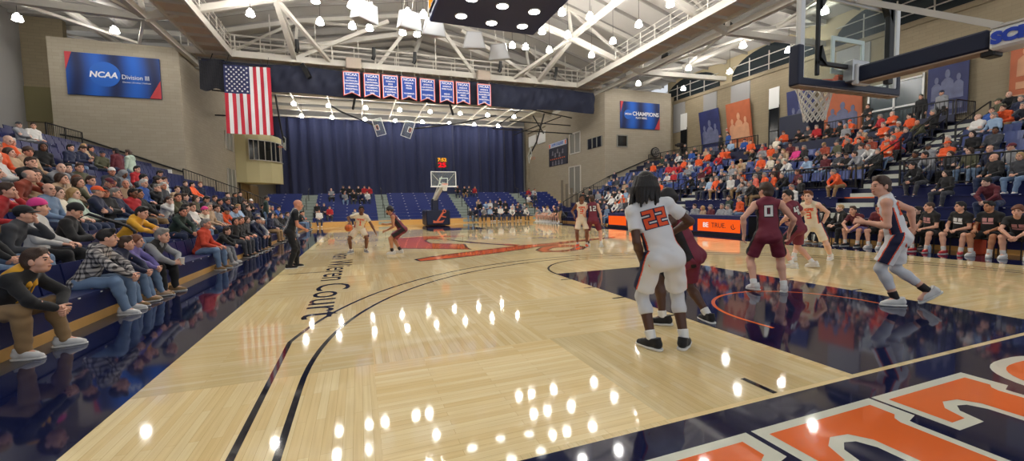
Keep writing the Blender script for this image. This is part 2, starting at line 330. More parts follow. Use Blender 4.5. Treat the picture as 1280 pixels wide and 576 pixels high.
mb = MB(); mb.box(33.0, 33.4, -8, 33, 0, 11.8); mb.box(32.9, 33.0, -8, 33, 11.55, 11.85); mb.box(31.8, 33.4, 33, 36.1, 0, 12.35); struct('wall_east', mb, BLOCK_D)
mb = MB(); mb.box(-18.2, -17.8, -8, 34, 0, 14); struct('wall_west', mb, M_GREYW)
mb = MB(); mb.box(-17.8, -15.7, 33.6, 34, 0, 14); struct('wall_west_end', mb, BLOCK_D)
# clerestory over the east wall: dark segmental windows between cream piers
mb = MB(); mb.box(33.15, 33.3, -8, 34, 11.8, 15.5); struct('wall_east_clerestory', mb, mat('clerestory_wall', lin(186, 172, 140), 0.8))
n = 0
for y0 in (1.6, 10.0, 18.4, 26.8):
    n += 1; yc, hw = y0+3.9, 3.55
    P = [(yc-hw, 11.9)]+[(yc+hw*math.cos(PI-PI*i/16), 11.9+2.0*math.sin(PI*i/16)**0.8) for i in range(17)]+[(yc+hw, 11.9)]
    mb = MB(); mb.prism(P, lambda u, w, t: (t, u, w), 33.08, 33.14); w_ = struct('window_%d' % n, mb, M_CLERE)
    mb = MB()
    for zz in (12.35, 13.1): mb.box(33.02, 33.08, yc-hw*.96, yc+hw*.96, zz-.03, zz+.03)
    for k in (-1, 0, 1): mb.box(33.02, 33.08, yc+k*hw*.5-.03, yc+k*hw*.5+.03, 11.9, 13.4)
    struct('window_frame', mb, M_STEEL, w_)
# tall acoustic panels and slit windows of the concourse wall
mb = MB()
for y0, y1 in ((31.3, 32.9), (27.35, 28.9), (23.9, 25.8), (15.2, 17.2), (6.5, 8.4)): mb.box(32.93, 33.0, y0, y1, 8.6, 11.5)
struct('trim_1', mb, M_GREYW)
for k, y0 in enumerate((31.0, 21.3)):
    mb = MB(); mb.box(32.92, 33.02, y0, y0+.75, 5.0, 8.9); w_ = struct('window_%d' % (10+k), mb, M_WINDARK)
    mb = MB(); mb.box(32.86, 32.93, y0-.05, y0+.8, 8.7, 10.3); struct('window_blind', mb, M_WHITE, w_)
    mb = MB(); mb.box(32.88, 32.93, y0-.06, y0, 5.0, 8.9); mb.box(32.88, 32.93, y0+.75, y0+.81, 5.0, 8.9); mb.box(32.88, 32.93, y0, y0+.75, 6.9, 6.96); struct('window_frame', mb, M_BLACK, w_)
mb = MB(); mb.box(32.92, 33.02, 12.4, 15.2, 5.0, 8.6); w_ = struct('window_12', mb, mat('teal_glass', lin(52, 68, 72), 0.15))
mb = MB()
for y in (12.4, 13.8, 15.15): mb.box(32.84, 32.93, y-.05, y+.05, 5.0, 8.7)
for z in (7.0, 8.55): mb.box(32.84, 32.93, 12.4, 15.2, z-.05, z+.05)
struct('window_frame', mb, M_WHITE, w_)
# roof
RP = [(-18, 14.0), (-9, 14.6), (-2, 16.6), (7.62, 18.4), (17.3, 16.6), (24.2, 14.6), (33.4, 14.0)]
mb = MB()
for i in range(6):
    (xa, za), (xb, zb) = RP[i], RP[i+1]; mb.add([(xa, -8, za), (xb, -8, zb), (xb, 54, zb), (xa, 54, za)], [(0, 1, 2, 3)])
struct('ceiling', mb, M_ROOF)
mb = MB()
for y in np.arange(-5, 53, 2.1):
    for i in range(6):
        (xa, za), (xb, zb) = RP[i], RP[i+1]; mb.bar((xa, y, za-.12), (xb, y, zb-.12), .1, .2)
struct('ceiling_purlin', mb, mat('purlin_grey', lin(150, 146, 140), 0.7))
# roof trusses
def truss(y):
    N = [(33, 12.35), (24, 12.1), (17.6, 14.1), (7.62, 16.6), (-2.36, 14.1), (-8.76, 12.1), (-17.8, 12.35)]
    T = [(33, 13.8), (24.2, 14.3), (17.3, 16.2), (7.62, 18.0), (-2.1, 16.2), (-9, 14.3), (-17.8, 13.8)]
    mb = MB()
    for A, w in ((N, .36), (T, .3)):
        for i in range(6): mb.bar((A[i][0], y, A[i][1]), (A[i+1][0], y, A[i+1][1]), w*.9, w)
    for i in range(1, 6): mb.bar((N[i][0], y, N[i][1]), (T[i][0], y, T[i][1]), .2)
    for i, j in ((1, 0), (1, 2), (3, 2), (3, 4), (5, 4), (5, 6)): mb.bar((N[i][0], y, N[i][1]), (T[j][0], y, T[j][1]), .17)
    return struct('ceiling_truss', mb, M_STEEL)
for y in (1.3, 9.7, 18.1, 26.5, 34.9, 43.3): truss(y)
mb = MB()
for x, z in ((24, 12.15), (17.6, 14.15), (7.62, 16.6), (-2.36, 14.15), (-8.76, 12.15)): mb.bar((x, -6, z), (x, 43.5, z), .3, .34)
for x in (28.4, -13.2): mb.tube([(x, -6, 13.0), (x, 34.9, 13.0)], .22, 10)
struct('ceiling_beam', mb, M_STEEL)
mb = MB()
for x, s in ((17.6, 1), (-2.36, -1)):
    mb.bar((x, 26.5, 14.1), (x-.2*s, 32.5, 12.5), .3); mb.bar((x, 26.5, 14.1), (x-2.6*s, 32.5, 12.5), .22)
    mb.bar((x-.2*s, 32.5, 12.5), (x-7*s, 33, 16.3), .26); mb.bar((x-6*s, 32.5, 12.5), (x-9*s, 33, 16.6), .26)
for (xa, ya, za), (xb, yb, zb) in [((24, 18.1, 12.1), (28.4, 26.5, 13)), ((24, 9.7, 12.1), (28.4, 18.1, 13)), ((24, 26.5, 12.1), (25.6, 31.9, 12.4)), ((24, 26.5, 12.1), (28.4, 18.1, 13)), ((-8.76, 26.5, 12.1), (-11.1, 31.9, 12.4)), ((-11.1, 31.9, 12.4), (-16.5, 25, 12.6)), ((-8.76, 26.5, 12.1), (-13.2, 18.1, 13))]:
    mb.bar((xa, ya, za), (xb, yb, zb), .14)
struct('ceiling_brace', mb, M_STEEL)
def duct(name, pts, r):
    mb = MB(); mb.tube(pts, r, 20)
    for a, b in zip(pts[:-1], pts[1:]):
        for k in range(1, 6):
            p = Vector(a).lerp(Vector(b), k/6); d = (Vector(b)-Vector(a)).normalized()*.05; mb.tube([p-d, p+d], r*1.03, 20)
    o = mb.build(name, mat('galvanised_duct', lin(150, 146, 140), 0.5), smooth=False)
    return o
for k, x in enumerate((26.6, -11.6)):
    d = duct('ceiling_duct', [(x, -6, 13.9), (x, 31.4, 13.9)], .75); tag(d, kind='structure')
    mb = MB()
    for y in (8, 14, 20, 26): mb.ball((x-.55*(1 if k == 0 else -1), y, 13.5), .42, 16, 8, (.5, 1.3, .7))
    struct('duct_grille', mb, M_WINDARK, d)
d = duct('ceiling_duct', [(-8.5, 38, 14.6), (23.5, 38, 14.6)], .8); tag(d, kind='structure')
# catwalk ring
def catwalk(x0, x1, y0, y1, z, name, label, rails):
    o = thing(name, label, 'catwalk', ((x0+x1)/2, (y0+y1)/2, z))
    mb = MB(); mb.box(x0, x1, y0, y1, z-.1, z-.02); mb.build('deck', M_TANPLY, o)
    mb = MB()
    if x1-x0 > y1-y0:
        for yy in (y0, y1): mb.box(x0, x1, yy-.06, yy+.06, z-.32, z+.12)
        for x in np.arange(x0+.5, x1, 2.0): mb.box(x-.05, x+.05, y0, y1, z-.26, z-.1)
    else:
        for xx in (x0, x1): mb.box(xx-.06, xx+.06, y0, y1, z-.32, z+.12)
        for y in np.arange(y0+.5, y1, 1.5): mb.box(x0, x1, y-.05, y+.05, z-.26, z-.1)
    mb.build('edge_beam', M_STEEL, o)
    for (ax, ay), (bx, by) in rails:
        mb = MB(); L = math.hypot(bx-ax, by-ay); n = int(L/1.5)
        for i in range(n+1):
            x, y = ax+(bx-ax)*i/n, ay+(by-ay)*i/n; mb.bar((x, y, z), (x, y, z+1.15), .06)
        for h in (.42, .78, 1.15): mb.tube([(ax, ay, z+h), (bx, by, z+h)], .028, 6)
        mb.build('guard_rail', M_STEEL, o)
    return o
catwalk(-9.0, 23.9, 32.35, 33.7, 12.55, 'catwalk', 'pale steel catwalk with rails crossing above the navy banner curtain', [((-9, 32.35), (23.9, 32.35)), ((-9, 33.7), (23.9, 33.7))])
catwalk(21.3, 22.9, -6, 32.3, 12.5, 'catwalk', 'pale steel catwalk with tan underside running above the bench-side seats', [((21.3, -6), (21.3, 32.3)), ((22.9, -6), (22.9, 32.3))])
catwalk(-7.7, -6.1, -6, 32.3, 12.5, 'catwalk', 'pale steel catwalk with tan underside leading towards the flag', [((-6.1, -6), (-6.1, 32.3)), ((-7.7, -6), (-7.7, 32.3))])
mb = MB()
for x in np.arange(-7, 23, 3.1): mb.bar((x, 33.9, 12.5), (x, 33.9, 16.2), .07)
for z in (13.9, 14.35): mb.tube([(-8.9, 34.1, z), (24, 34.1, z)], .06, 6)
struct('ceiling_pipe', mb, M_STEEL)
# practice hall beyond: joists, curtain, balcony, end stand
mb = MB()
for y in (37, 40, 43.2, 46.4, 49.6): mb.bar((-9, y, 12.6), (24, y, 12.6), .22, .4); mb.bar((-9, y, 13.6), (24, y, 13.6), .16, .2)
for x in np.arange(-7, 24, 3.2): mb.bar((x, 36, 12.4), (x, 53, 12.4), .1, .16)
struct('ceiling_joist', mb, mat('hall_steel', lin(206, 198, 182), 0.6))
mb = MB()
def cur(u, v):
    x = -7.0+u*30.6; a = .10+.10*v
    return (x, 51.6+a*math.sin(x*5.1+.8*math.sin(x*1.3))+.12*math.sin(x*1.7+2*v)+.06*math.sin(x*9+3*v), 0.03+v*11.92)
mb.grid(cur, 260, 14)
tag(mb.build('divider_curtain', M_CURT, smooth=True), 'huge navy divider curtain hanging behind the end bleachers', 'curtain')
mb = MB(); mb.box(-7, 23.6, 51.2, 51.5, 11.95, 12.15); tag(mb.build('curtain_track', M_STEEL), 'steel track along the top of the huge navy curtain', 'curtain track')
mb = MB()
def val(u, v):
    x = -7.9+u*30.9; s = .10*math.sin(x*2.1+6*v)+.07*math.sin(x*5.3-4*v+1)+.04*math.sin(x*11+9*v)
    return (x, 32.28-.3*math.sin(PI*v)+s*math.sin(PI*min(1, v*1.0+.02)), 11.9-1.95*v-.06*math.sin(x*.9))
mb.grid(val, 220, 16)
tag(mb.build('raised_curtain', mat('navy_valance', lin(28, 33, 54), 0.8), smooth=True), 'gathered navy curtain hoisted under the catwalk behind the title banners', 'curtain')
mb = MB(); P = [(-9.07, 44.4), (-8.2, 44.5), (-7.2, 45.0), (-6.3, 45.9), (-5.75, 47.2), (-5.7, 48.6), (-9.07, 48.6)]
mb.prism(P, lambda u, w, t: (u, w, t), 4.15, 8.95)
bal = tag(mb.build('balcony', M_CREAM), 'cream curved balcony box jutting from the block wall beside the navy curtain', 'balcony')
mb = MB(); P2 = [(-7.95, 44.56), (-7.2, 44.95), (-6.25, 45.86), (-5.7, 47.16), (-5.65, 48.5)]
for a, b in zip(P2[:-1], P2[1:]): mb.add([(a[0]+.02, a[1]-.06, 6.35), (b[0]+.02, b[1]-.06, 6.35), (b[0]+.02, b[1]-.06, 8.3), (a[0]+.02, a[1]-.06, 8.3)], [(0, 1, 2, 3)])
mb.build('ribbon_window', M_WINDARK, bal)
mb = MB()
for a, b in zip(P2[:-1], P2[1:]):
    for k in (0, .5): x, y = a[0]+(b[0]-a[0])*k, a[1]+(b[1]-a[1])*k; mb.bar((x+.03, y-.1, 6.35), (x+.03, y-.1, 8.3), .07)
    for z in (6.35, 8.3): mb.bar((a[0]+.03, a[1]-.1, z), (b[0]+.03, b[1]-.1, z), .07)
mb.build('window_frame', M_STEEL, bal)
mb = MB(); mb.box(-8.9, -8.85, 45, 52.5, 0, 4.1); struct('wall_balcony_recess', mb, mat('tan_recess', lin(150, 126, 92), 0.8))
# louvres and windows in the block walls
k = 20
for (y0, y1, z0, z1) in ((41.3, 43.6, 6.95, 8.55), (41.4, 43.8, 3.0, 5.25)):
    mb = MB(); mb.box(-9.07, -9.0, y0, y1, z0, z1); w_ = struct('window_%d' % k, mb, M_LOUV); k += 1
    mb = MB(); mb.box(-9.04, -8.96, (y0+y1)/2-.05, (y0+y1)/2+.05, z0, z1)
    for y in (y0, y1): mb.box(-9.04, -8.96, y-.05, y+.05, z0, z1)
    struct('window_frame', mb, M_STEEL, w_)
for (y0, y1, z0, z1) in ((36.5, 38.8, 6.9, 9.05), (36.5, 39.0, 2.6, 5.5)):
    mb = MB(); mb.box(23.95, 24.02, y0, y1, z0, z1); w_ = struct('window_%d' % k, mb, M_LOUV); k += 1
    mb = MB()
    for y in (y0, (y0+y1)/2, y1): mb.box(23.9, 23.98, y-.06, y+.06, z0, z1)
    for z in (z0, z1): mb.box(23.9, 23.98, y0, y1, z-.06, z+.06)
    struct('window_frame', mb, M_STEEL, w_)
mb = MB(); mb.box(23.95, 24.02, 32.4, 35.0, 6.95, 7.95); w_ = struct('window_30', mb, M_WINDARK)
mb = MB()
for y in (32.4, 33.25, 34.1, 35.0): mb.box(23.9, 23.98, y-.06, y+.06, 6.95, 7.95)
struct('window_frame', mb, M_LOUV, w_)
mb = MB(); mb.box(25.35, 26.5, 31.9, 31.97, 6.88, 7.97); w_ = struct('window_31', mb, M_WINDARK)
mb = MB()
for x in (25.35, 26.5): mb.box(x-.05, x+.05, 31.86, 31.94, 6.88, 7.97)
for z in (6.88, 7.97): mb.box(25.35, 26.5, 31.86, 31.94, z-.05, z+.05)
struct('window_frame', mb, M_LOUV, w_)
for y0 in (45.6, 48.6):
    mb = MB(); mb.box(24.18, 24.24, y0, y0+2.5, 9.3, 10.7); w_ = struct('window_%d' % (40+int(y0)), mb, mat('frosted_glass', lin(226, 226, 222), 0.4))
# far corner of the flag-side concourse
mb = MB(); mb.box(-17.7, -15.72, 31.6, 33.6, 5.0, 5.3); struct('wall_concourse_floor', mb, M_CREAM)
mb = MB(); mb.box(-17.79, -15.72, 33.5, 33.6, 7.4, 9.6); struct('wall_concourse_panel', mb, mat('olive_panel', lin(120, 112, 78), 0.8))
# ================================================================== seating
def xr(side, i): return (XW-TREAD*i) if side < 0 else (XE+TREAD*i)
def side_stand(side, y0, y1, aisles, name, label, nb, backs):
    o = thing(name, label, 'bleachers', (xr(side, 0), (y0+y1)/2, 0))
    def X(i, d): return xr(side, i)+d*side      # d > 0 is away from the court
    def bx(mb, i, d0, d1, ya, yb, z0, z1):
        a, b = sorted((X(i, d0), X(i, d1))); mb.box(a, b, ya, yb, z0, z1)
    mb = MB()
    for i in range(1, NR): bx(mb, i, -.62, .22 if i < NR-1 else .6, y0, y1, 0.0 if i == 1 else RISE*(i-1)-.05, RISE*i)
    mb.build('deck', M_DARK, o)
    mb = MB()
    for i in range(1, NR): bx(mb, i, -.645, -.622, y0, y1, RISE*(i-1)+.02, RISE*i-.01)
    mb.build('riser_board', mat('dark_navy_riser', lin(24, 29, 58), .6), o)
    segs = []; c = y0
    for a, b in aisles: segs.append((c, a)); c = b
    segs.append((c, y1))
    mb = MB(); bx(mb, 0, -.25, -.2, y0, y1, 0, .13); mb.build('plinth', M_PLINTH, o)
    for i in range(nb):
        mb = MB()
        for a, b in segs:
            mb.cur = 0
            bx(mb, i, -.27, .2, a, b, RISE*i+.37, RISE*i+.43); bx(mb, i, -.24, -.2, a, b, RISE*i+(.13 if i == 0 else .03), RISE*i+.36)
            mb.cur = 1
            for y in np.arange(a+.25, b-.2, .5): bx(mb, i, -.283, -.272, y-.02, y+.02, RISE*i+.395, RISE*i+.412)
        mb.build('bench_seat', [M_NAVYP, M_WHITE], o)
        if backs:
            for a, b in segs:
                mb = MB()
                for y in np.arange(a, b-.3, .5):
                    P = [(.22, .43), (.25, .43), (.31, .80), (.28, .80)]
                    mb.prism(P, lambda u, w, t: (X(i, u), t, RISE*i+w), y+.02, y+.48)
                mb.build('backrest', M_NAVYP, o)
    for a, b in aisles:
        mb = MB()
        for i in range(NR):
            bx(mb, i, -.30, .22, a, b, RISE*i, RISE*i+.19); bx(mb, i, -.62, -.3, a, b, RISE*i, RISE*i+.01)
        mb.build('aisle_stairs', M_CONC, o)
    return o
west = side_stand(-1, -6, 31.3, [(21.0, 22.1)], 'bleachers', 'navy bleachers packed with spectators beside the referee', NR, True)
AIS = [(7.6, 8.9), (17.2, 18.4)]
east = side_stand(1, 0.2, 31.3, AIS, 'bleachers', 'tall navy stand behind the team bench and scoring table', 5, False)
mb = MB(); mb.box(20.42, 20.5, 6.6, 9.6, 1.42, 1.56); mb.build('edge_strip', mat('orange_edge', ORANGE, .5), east)
mb = MB()
for i in (10, 11, 12):
    s = MB()
    for a, b in ((0.2, 7.6), (8.9, 17.2), (18.4, 31.3)): s.box(xr(1, i)-.26, xr(1, i)+.2, a, b, RISE*i+.37, RISE*i+.43); s.box(xr(1, i)+.2, xr(1, i)+.26, a, b, RISE*i+.1, RISE*i+.78)
    s.build('bench_seat', mat('dark_navy_plastic', lin(24, 30, 60), .5), east)
# individual tip-up chairs of the middle rows
ch = thing('stadium_chair', 'blue plastic stadium chair with white seat tag in the middle rows facing the flag side', 'stadium chair', (0, 0, 0), 'blue chairs of the bench-side stand')
M_CHAIR = mat('blue_plastic', lin(42, 62, 124), .35)
mb = MB(); mb.prism([(-.22, .41), (.18, .38), (.2, .40), (.19, .43), (-.2, .45), (-.25, .43)], lambda u, w, t: (u, t, w), -.235, .235); mb.build('seat', M_CHAIR, ch)
mb = MB(); mb.grid(lambda u, v: (.21+.10*v+.04*(2*u-1)**2*-1, -.235+.47*u, .44+.40*v), 6, 4); mb.grid(lambda u, v: (.235+.10*v+.04*(2*u-1)**2*-1, -.235+.47*u, .43+.42*v), 6, 4); mb.build('backrest', M_CHAIR, ch)
mb = MB(); mb.box(-.262, -.252, -.05, .05, .415, .44); mb.build('number_tag', M_WHITE, ch)
mb = MB(); mb.box(.1, .22, -.03, .03, 0.0, .40); mb.build('bracket', M_BLACK, ch)
CH_PARTS = [c for c in COL.objects if c.parent == ch]
first = True
for i in range(5, 10):
    y = 3.6+.35*(i-5)
    while y < 31.0:
        if not any(a-.26 < y < b+.26 for a, b in AIS):
            if first: r = ch; first = False
            else:
                r = ch.copy(); COL.objects.link(r)
                for q in CH_PARTS:
                    c = q.copy(); COL.objects.link(c); c.parent = r
            r.location = (xr(1, i), y, RISE*i)
        y += .58
# end stand below the curtain
EY0, ER, ET, EN = 33.2, 0.262, 0.70, 10
o = thing('bleachers', 'empty-looking navy end bleachers below the divider curtain', 'bleachers', (7.62, EY0, 0))
EAIS = [(-2.9, -1.6), (3.3, 4.4), (10.3, 11.6), (16.9, 18.1)]
mb = MB(); mb.box(-5.6, 21.4, EY0-.25, EY0-.2, 0, .42); mb.build('plinth', M_PLINTH, o)
mb = MB()
for i in range(EN): mb.box(-5.6, 21.4, EY0+ET*i-.2, EY0+ET*(i+1), 0 if i == 0 else ER*(i)-.05, ER*i+.1)
mb.build('deck', mat('shade_black_deck', lin(18, 20, 34), .8), o)  # deck colour darkened to paint in the shade between rows
for i in range(EN):
    mb = MB(); c = -5.6
    for a, b in EAIS+[(21.4, 21.4)]:
        mb.cur = 0; mb.box(c, a, EY0+ET*i-.22, EY0+ET*i+.16, ER*i+.42, ER*i+.48); mb.box(c, a, EY0+ET*i-.2, EY0+ET*i-.17, ER*i+.22, ER*i+.42)
        mb.cur = 1
        for x in np.arange(c+.3, a-.2, 1.1): mb.box(x-.06, x+.06, EY0+ET*i-.235, EY0+ET*i-.222, ER*i+.44, ER*i+.465)
        c = b
    mb.build('bench_seat', [mat('lit_royal_navy_plastic', lin(36, 50, 118), .38), M_WHITE], o)  # royal navy brightened in colour so bench tops read as lit
for a, b in EAIS:
    mb = MB()
    for i in range(EN): mb.box(a, b, EY0+ET*i-.26, EY0+ET*i+.2, ER*i+.1, ER*i+.34); mb.box(a, b, EY0+ET*i+.2, EY0+ET*(i+1)-.26, ER*i+.1, ER*i+.12)
    mb.build('aisle_stairs', mat('sage_step', lin(150, 160, 150), .8), o)
for a, b in EAIS:
    mb = MB()
    x = (a+b)/2
    for i in (1, 4, 7): mb.bar((x, EY0+ET*i, ER*i+.3), (x, EY0+ET*i, ER*i+1.25), .05); mb.bar((x, EY0+ET*i+1, ER*i+1.5), (x, EY0+ET*i, ER*i+1.25), .05)
    mb.build('handrail', M_BLACK, o)
mb = MB()
for k in range(6): mb.box(21.5+.3*k, 21.75+.3*k, 36.2-.45*k, 36.26-.45*k, 0, 3.9-.42*k)
tag(mb.build('folded_end_panel', mat('grey_fin', lin(120, 112, 98), .7)), 'stepped row of grey upright panels closing the end bleachers by the block wall', 'end panel')
# mezzanine floors and rails
mb = MB(); mb.box(28.2, 33.0, 0.2, 31.9, 4.75, 5.0); struct('floor_mezzanine_east', mb, M_DARK)
mb = MB(); mb.box(28.14, 28.2, 0.2, 31.9, 3.6, 5.02); struct('trim_2', mb, mat('mezz_fascia', lin(28, 32, 52), .6))
mb = MB(); mb.box(-17.8, -12.6, -6, 31.9, 4.75, 5.0); struct('floor_mezzanine_west', mb, M_DARK)
def railing(name, label, pts, h=1.05, gap=.16, post=1.6, mid=(), bal=True, m=M_BLACK):
    o = thing(name, label, 'railing', pts[0])
    mb = MB()
    mb.tube([(x, y, z+h) for x, y, z in pts], .028, 8); mb.tube([(x, y, z+.12) for x, y, z in pts], .02, 6)
    for q in mid: mb.tube([(x, y, z+q) for x, y, z in pts], .02, 6)
    mb.build('rail', m, o)
    mp, mq = MB(), MB()
    for a, b in zip(pts[:-1], pts[1:]):
        a, b = Vector(a), Vector(b); L = (b-a).length; n = max(1, int(round(L/post)))
        for i in range(n+1): p = a.lerp(b, i/n); mp.bar(p, p+Vector((0, 0, h)), .05)
        if bal:
            n = int(L/gap)
            for i in range(1, n): p = a.lerp(b, i/n); mq.bar(p+Vector((0, 0, .12)), p+Vector((0, 0, h)), .016)
    mp.build('post', m, o)
    if bal: mq.build('baluster_lattice', m, o)
    return o
railing('guard_rail', 'black baluster railing along the concourse edge near the wheelchair seats', [(28.3, 9.1, 5.0), (28.3, 15.2, 5.0)])
railing('guard_rail', 'black concourse railing in front of the orange and blue player posters', [(28.3, 19.3, 5.0), (28.3, 31.0, 5.0)])
railing('guard_rail', 'black rail with looped end at the top landing of the grey stairs', [(28.3, 9.0, 5.0), (29.9, 9.0, 5.0)])
railing('front_rail', 'black rail across the front of the blue chairs before the stairs', [(21.25, 1.0, 1.9), (21.25, 7.5, 1.9)], h=1.0, post=1.2, gap=.13)
railing('front_rail', 'long black rail fronting the blue chairs above the scoring table', [(21.25, 9.0, 1.9), (21.25, 17.1, 1.9)], h=1.0, post=1.2, gap=.13)
railing('front_rail', 'black rail fronting the blue chairs of the block nearest the end wall', [(21.25, 18.5, 1.9), (21.25, 31.2, 1.9)], h=1.0, post=1.2, bal=False, mid=(.5,))
def stair_rail(label, y, i0, i1, side=1, h=1.0):
    P = [(xr(side, i)-.3*side, y, RISE*i) for i in (i0, i1)]
    return railing('stair_handrail', label, P, h=h, bal=False, mid=(.55,), post=1.7)
stair_rail('black handrail on the near edge of the grey stairs, upper flight', 7.55, 9, 12)
stair_rail('black handrail on the near edge of the grey stairs, lower flight', 7.55, 5, 8)
stair_rail('black handrail on the far edge of the grey stairs, upper flight', 8.95, 9, 12)
stair_rail('black handrail on the far edge of the grey stairs, lower flight', 8.95, 5, 8)
stair_rail('black handrail beside the second grey stairs near the pony of blue seats', 18.45, 4, 7)['label'] = 'black handrail of the stairs past the scoring table'
railing('end_fence', 'sloping black baluster fence ending the flag-side bleachers', [(-9.0, 31.22, 2.95), (-5.4, 31.22, 1.4), (-3.4, 31.22, .4)], h=1.35)
railing('end_fence', 'sloping black baluster fence ending the bench-side stand under the record board', [(24.0, 31.22, 2.7), (20.6, 31.22, 1.1), (19.2, 31.22, .4)], h=1.3)
mb = MB(); mb.tube([(-15.4, 31.86, 6.4), (-14.4, 31.86, 6.2), (-9.2, 31.86, 4.15)], .05, 8); tag(mb.build('wall_handrail', M_BLACK), 'black handrail sloping down the block wall under the blue division board', 'handrail')
mb = MB(); mb.tube([(30.6, 31.86, 5.9), (29.3, 31.86, 5.85), (24.2, 31.86, 3.95)], .05, 8); tag(mb.build('wall_handrail', M_BLACK), 'black handrail sloping down the block wall under the champions board', 'handrail')
railing('guard_rail', 'short black baluster rail at the top corner of the flag-side stand', [(-12.7, 25.5, 5.0), (-12.7, 28.4, 5.0)], gap=.14)
mb = MB(); mb.rbox(29.0, 30.5, 16.3, 18.3, 5.0, 7.1, .05); o = mb.build('equipment_cover', M_NAVYPAD); tag(o, 'big navy covered box standing on the concourse beside the slit window', 'cover')
# portable aisle loops on the flag-side stand
for k, (y, i) in enumerate(((5.75, 2), (8.2, 1), (12.6, 1))):
    mb = MB(); x = xr(-1, i); z = RISE*i
    mb.tube([(x+.35, y, z), (x+.35, y, z+.75), (x+.25, y, z+.86), (x-.35, y, z+1.12), (x-.5, y, z+1.05), (x-.5, y, z+.35), (x-.3, y, z+.3), (x+.35, y, z+.42)], .03, 8)
    tag(mb.build('aisle_rail_loop', M_BLACK), ('black tube aisle loop beside the purple coat spectator', 'black tube aisle loop beside the navy jacket and orange cap spectator', 'black tube aisle loop behind the grey haired man in orange-red sweater')[k], 'aisle rail')
# ================================================================== lamps
def high_bay():
    o = thing('high_bay_lamp', 'round white high bay lamp hanging from the roof over the arena', 'lamp', (0, 0, 0), 'high bay lamps over the arena')
    mb = MB(); mb.cyl((0, 0), .20, -.02, .0, 16); mb.build('lens', M_LENS, o)
    mb = MB(); mb.cyl((0, 0), .22, .0, .24, 16, .16); mb.build('bell', M_BELL, o)
    mb = MB(); mb.cyl((0, 0), .1, .24, .38, 12); mb.build('housing', M_WHITE, o)
    mb = MB(); mb.tube([(0, 0, 0), (0, 0, 1.0)], .012, 5); c = mb.build('cord', M_BLACK, o); c.location = (0, 0, .38)
    return o
HB = []; hb = high_bay(); HP = [c for c in COL.objects if c.parent == hb]
for k, (x, y, z) in enumerate(HIGH_BAYS+HALL_BAYS):
    if k == 0: r = hb
    else:
        r = hb.copy(); COL.objects.link(r)
        for q in HP: c = q.copy(); COL.objects.link(c); c.parent = r
        if k >= len(HIGH_BAYS): r['label'] = 'round white lamp hanging in the practice hall before the navy curtain'; r['group'] = 'practice hall lamps'
    r.location = (x, y, z); HB.append((r, x, z))
def roof_z(x): return float(np.interp(x, [p[0] for p in RP], [p[1] for p in RP]))
CORD = {}
for c in COL.objects:
    if c.name.startswith('cord') and c.parent is not None: CORD[c.parent.name] = c
for r, x, z in HB: CORD[r.name].scale = (1, 1, roof_z(x)+.03-z-.38)
# ================================================================== centre scoreboard
o = thing('hanging_scoreboard', 'navy square scoreboard hung over centre court with white lamps underneath', 'scoreboard', (7.62, 14.25, 9.7))
mb = MB(); mb.rbox(5.1, 10.15, 11.75, 16.75, 9.7, 12.6, .06); mb.build('cabinet', mat('scoreboard_navy', lin(38, 46, 90), .45), o)
mb = MB(); mb.box(5.03, 5.09, 12.1, 16.4, 9.95, 12.4); mb.build('screen', M_BLACK, o)
mb = MB()
for y, z in ((16.0, 10.3), (15.5, 10.3), (16.0, 11.2), (15.5, 11.2), (13.5, 10.6), (13.0, 10.6)):
    for zz in (-.25, 0, .25): mb.box(5.0, 5.03, y-.15, y+.15, z+zz-.03, z+zz+.03)
    mb.box(5.0, 5.03, y-.15, y-.1, z-.25, z+.25); mb.box(5.0, 5.03, y+.1, y+.15, z-.25, z+.25)
mb.build('digit_segments', lamp_mat('amber_led', lin(255, 150, 40), .7), o)
for x, y in ((6.3, 15.7), (7.75, 15.95), (9.2, 15.85), (6.35, 14.1), (7.7, 14.3), (9.15, 14.35), (6.3, 12.6), (7.7, 12.6), (9.1, 12.6)):
    mb = MB(); mb.cyl((x, y), .23, 9.66, 9.69, 24); l = mb.build('lamp_lens', M_DISC, o)
    mb = MB(); mb.tube([(x+.25*math.cos(a*PI/12), y+.25*math.sin(a*PI/12), 9.68) for a in range(24)], .03, 6, True); mb.build('lamp_rim', M_WHITE, l)
mb = MB()
for x in (5.6, 9.6):
    for y in (12.3, 16.2): mb.tube([(x, y, 12.6), (x, y, 17.5)], .03, 6)
mb.build('cable', M_STEEL, o)
def speaker(px, py, pz, rz, name, label):
    o = thing('loudspeaker', label, 'loudspeaker', (px, py, pz), 'white ceiling loudspeakers')
    v = [(-.34, -.5, .42), (.34, -.5, .42), (.55, -.55, -.28), (-.55, -.55, -.28), (-.2, .45, .42), (.2, .45, .42), (.28, .35, -.35), (-.28, .35, -.35)]
    mb = MB(); mb.add(v, [(0, 1, 2, 3), (5, 4, 7, 6), (4, 5, 1, 0), (3, 2, 6, 7), (1, 5, 6, 2), (4, 0, 3, 7)]); mb.build('cabinet', mat('speaker_grey_white', lin(176, 178, 180), .6), o)
    mb = MB(); mb.add([(-.3, -.525, .38), (.3, -.525, .38), (.49, -.57, -.24), (-.49, -.57, -.24)], [(0, 1, 2, 3)]); mb.build('grille', mat('white_grille', lin(196, 200, 204), .6), o)
    mb = MB(); mb.tube([(-.2, 0, .4), (-.2, 0, 3.2)], .012, 5); mb.tube([(.2, 0, .4), (.2, 0, 3.2)], .012, 5); mb.build('cable', M_STEEL, o)
    for c in COL.objects:
        if c.parent == o: c['_o'] = (0, 0, 0); c.data.transform(Matrix.Translation((px, py, pz)))
    o.rotation_euler = (math.radians(20), 0, rz); o.scale = (1.25, 1.25, 1.25)
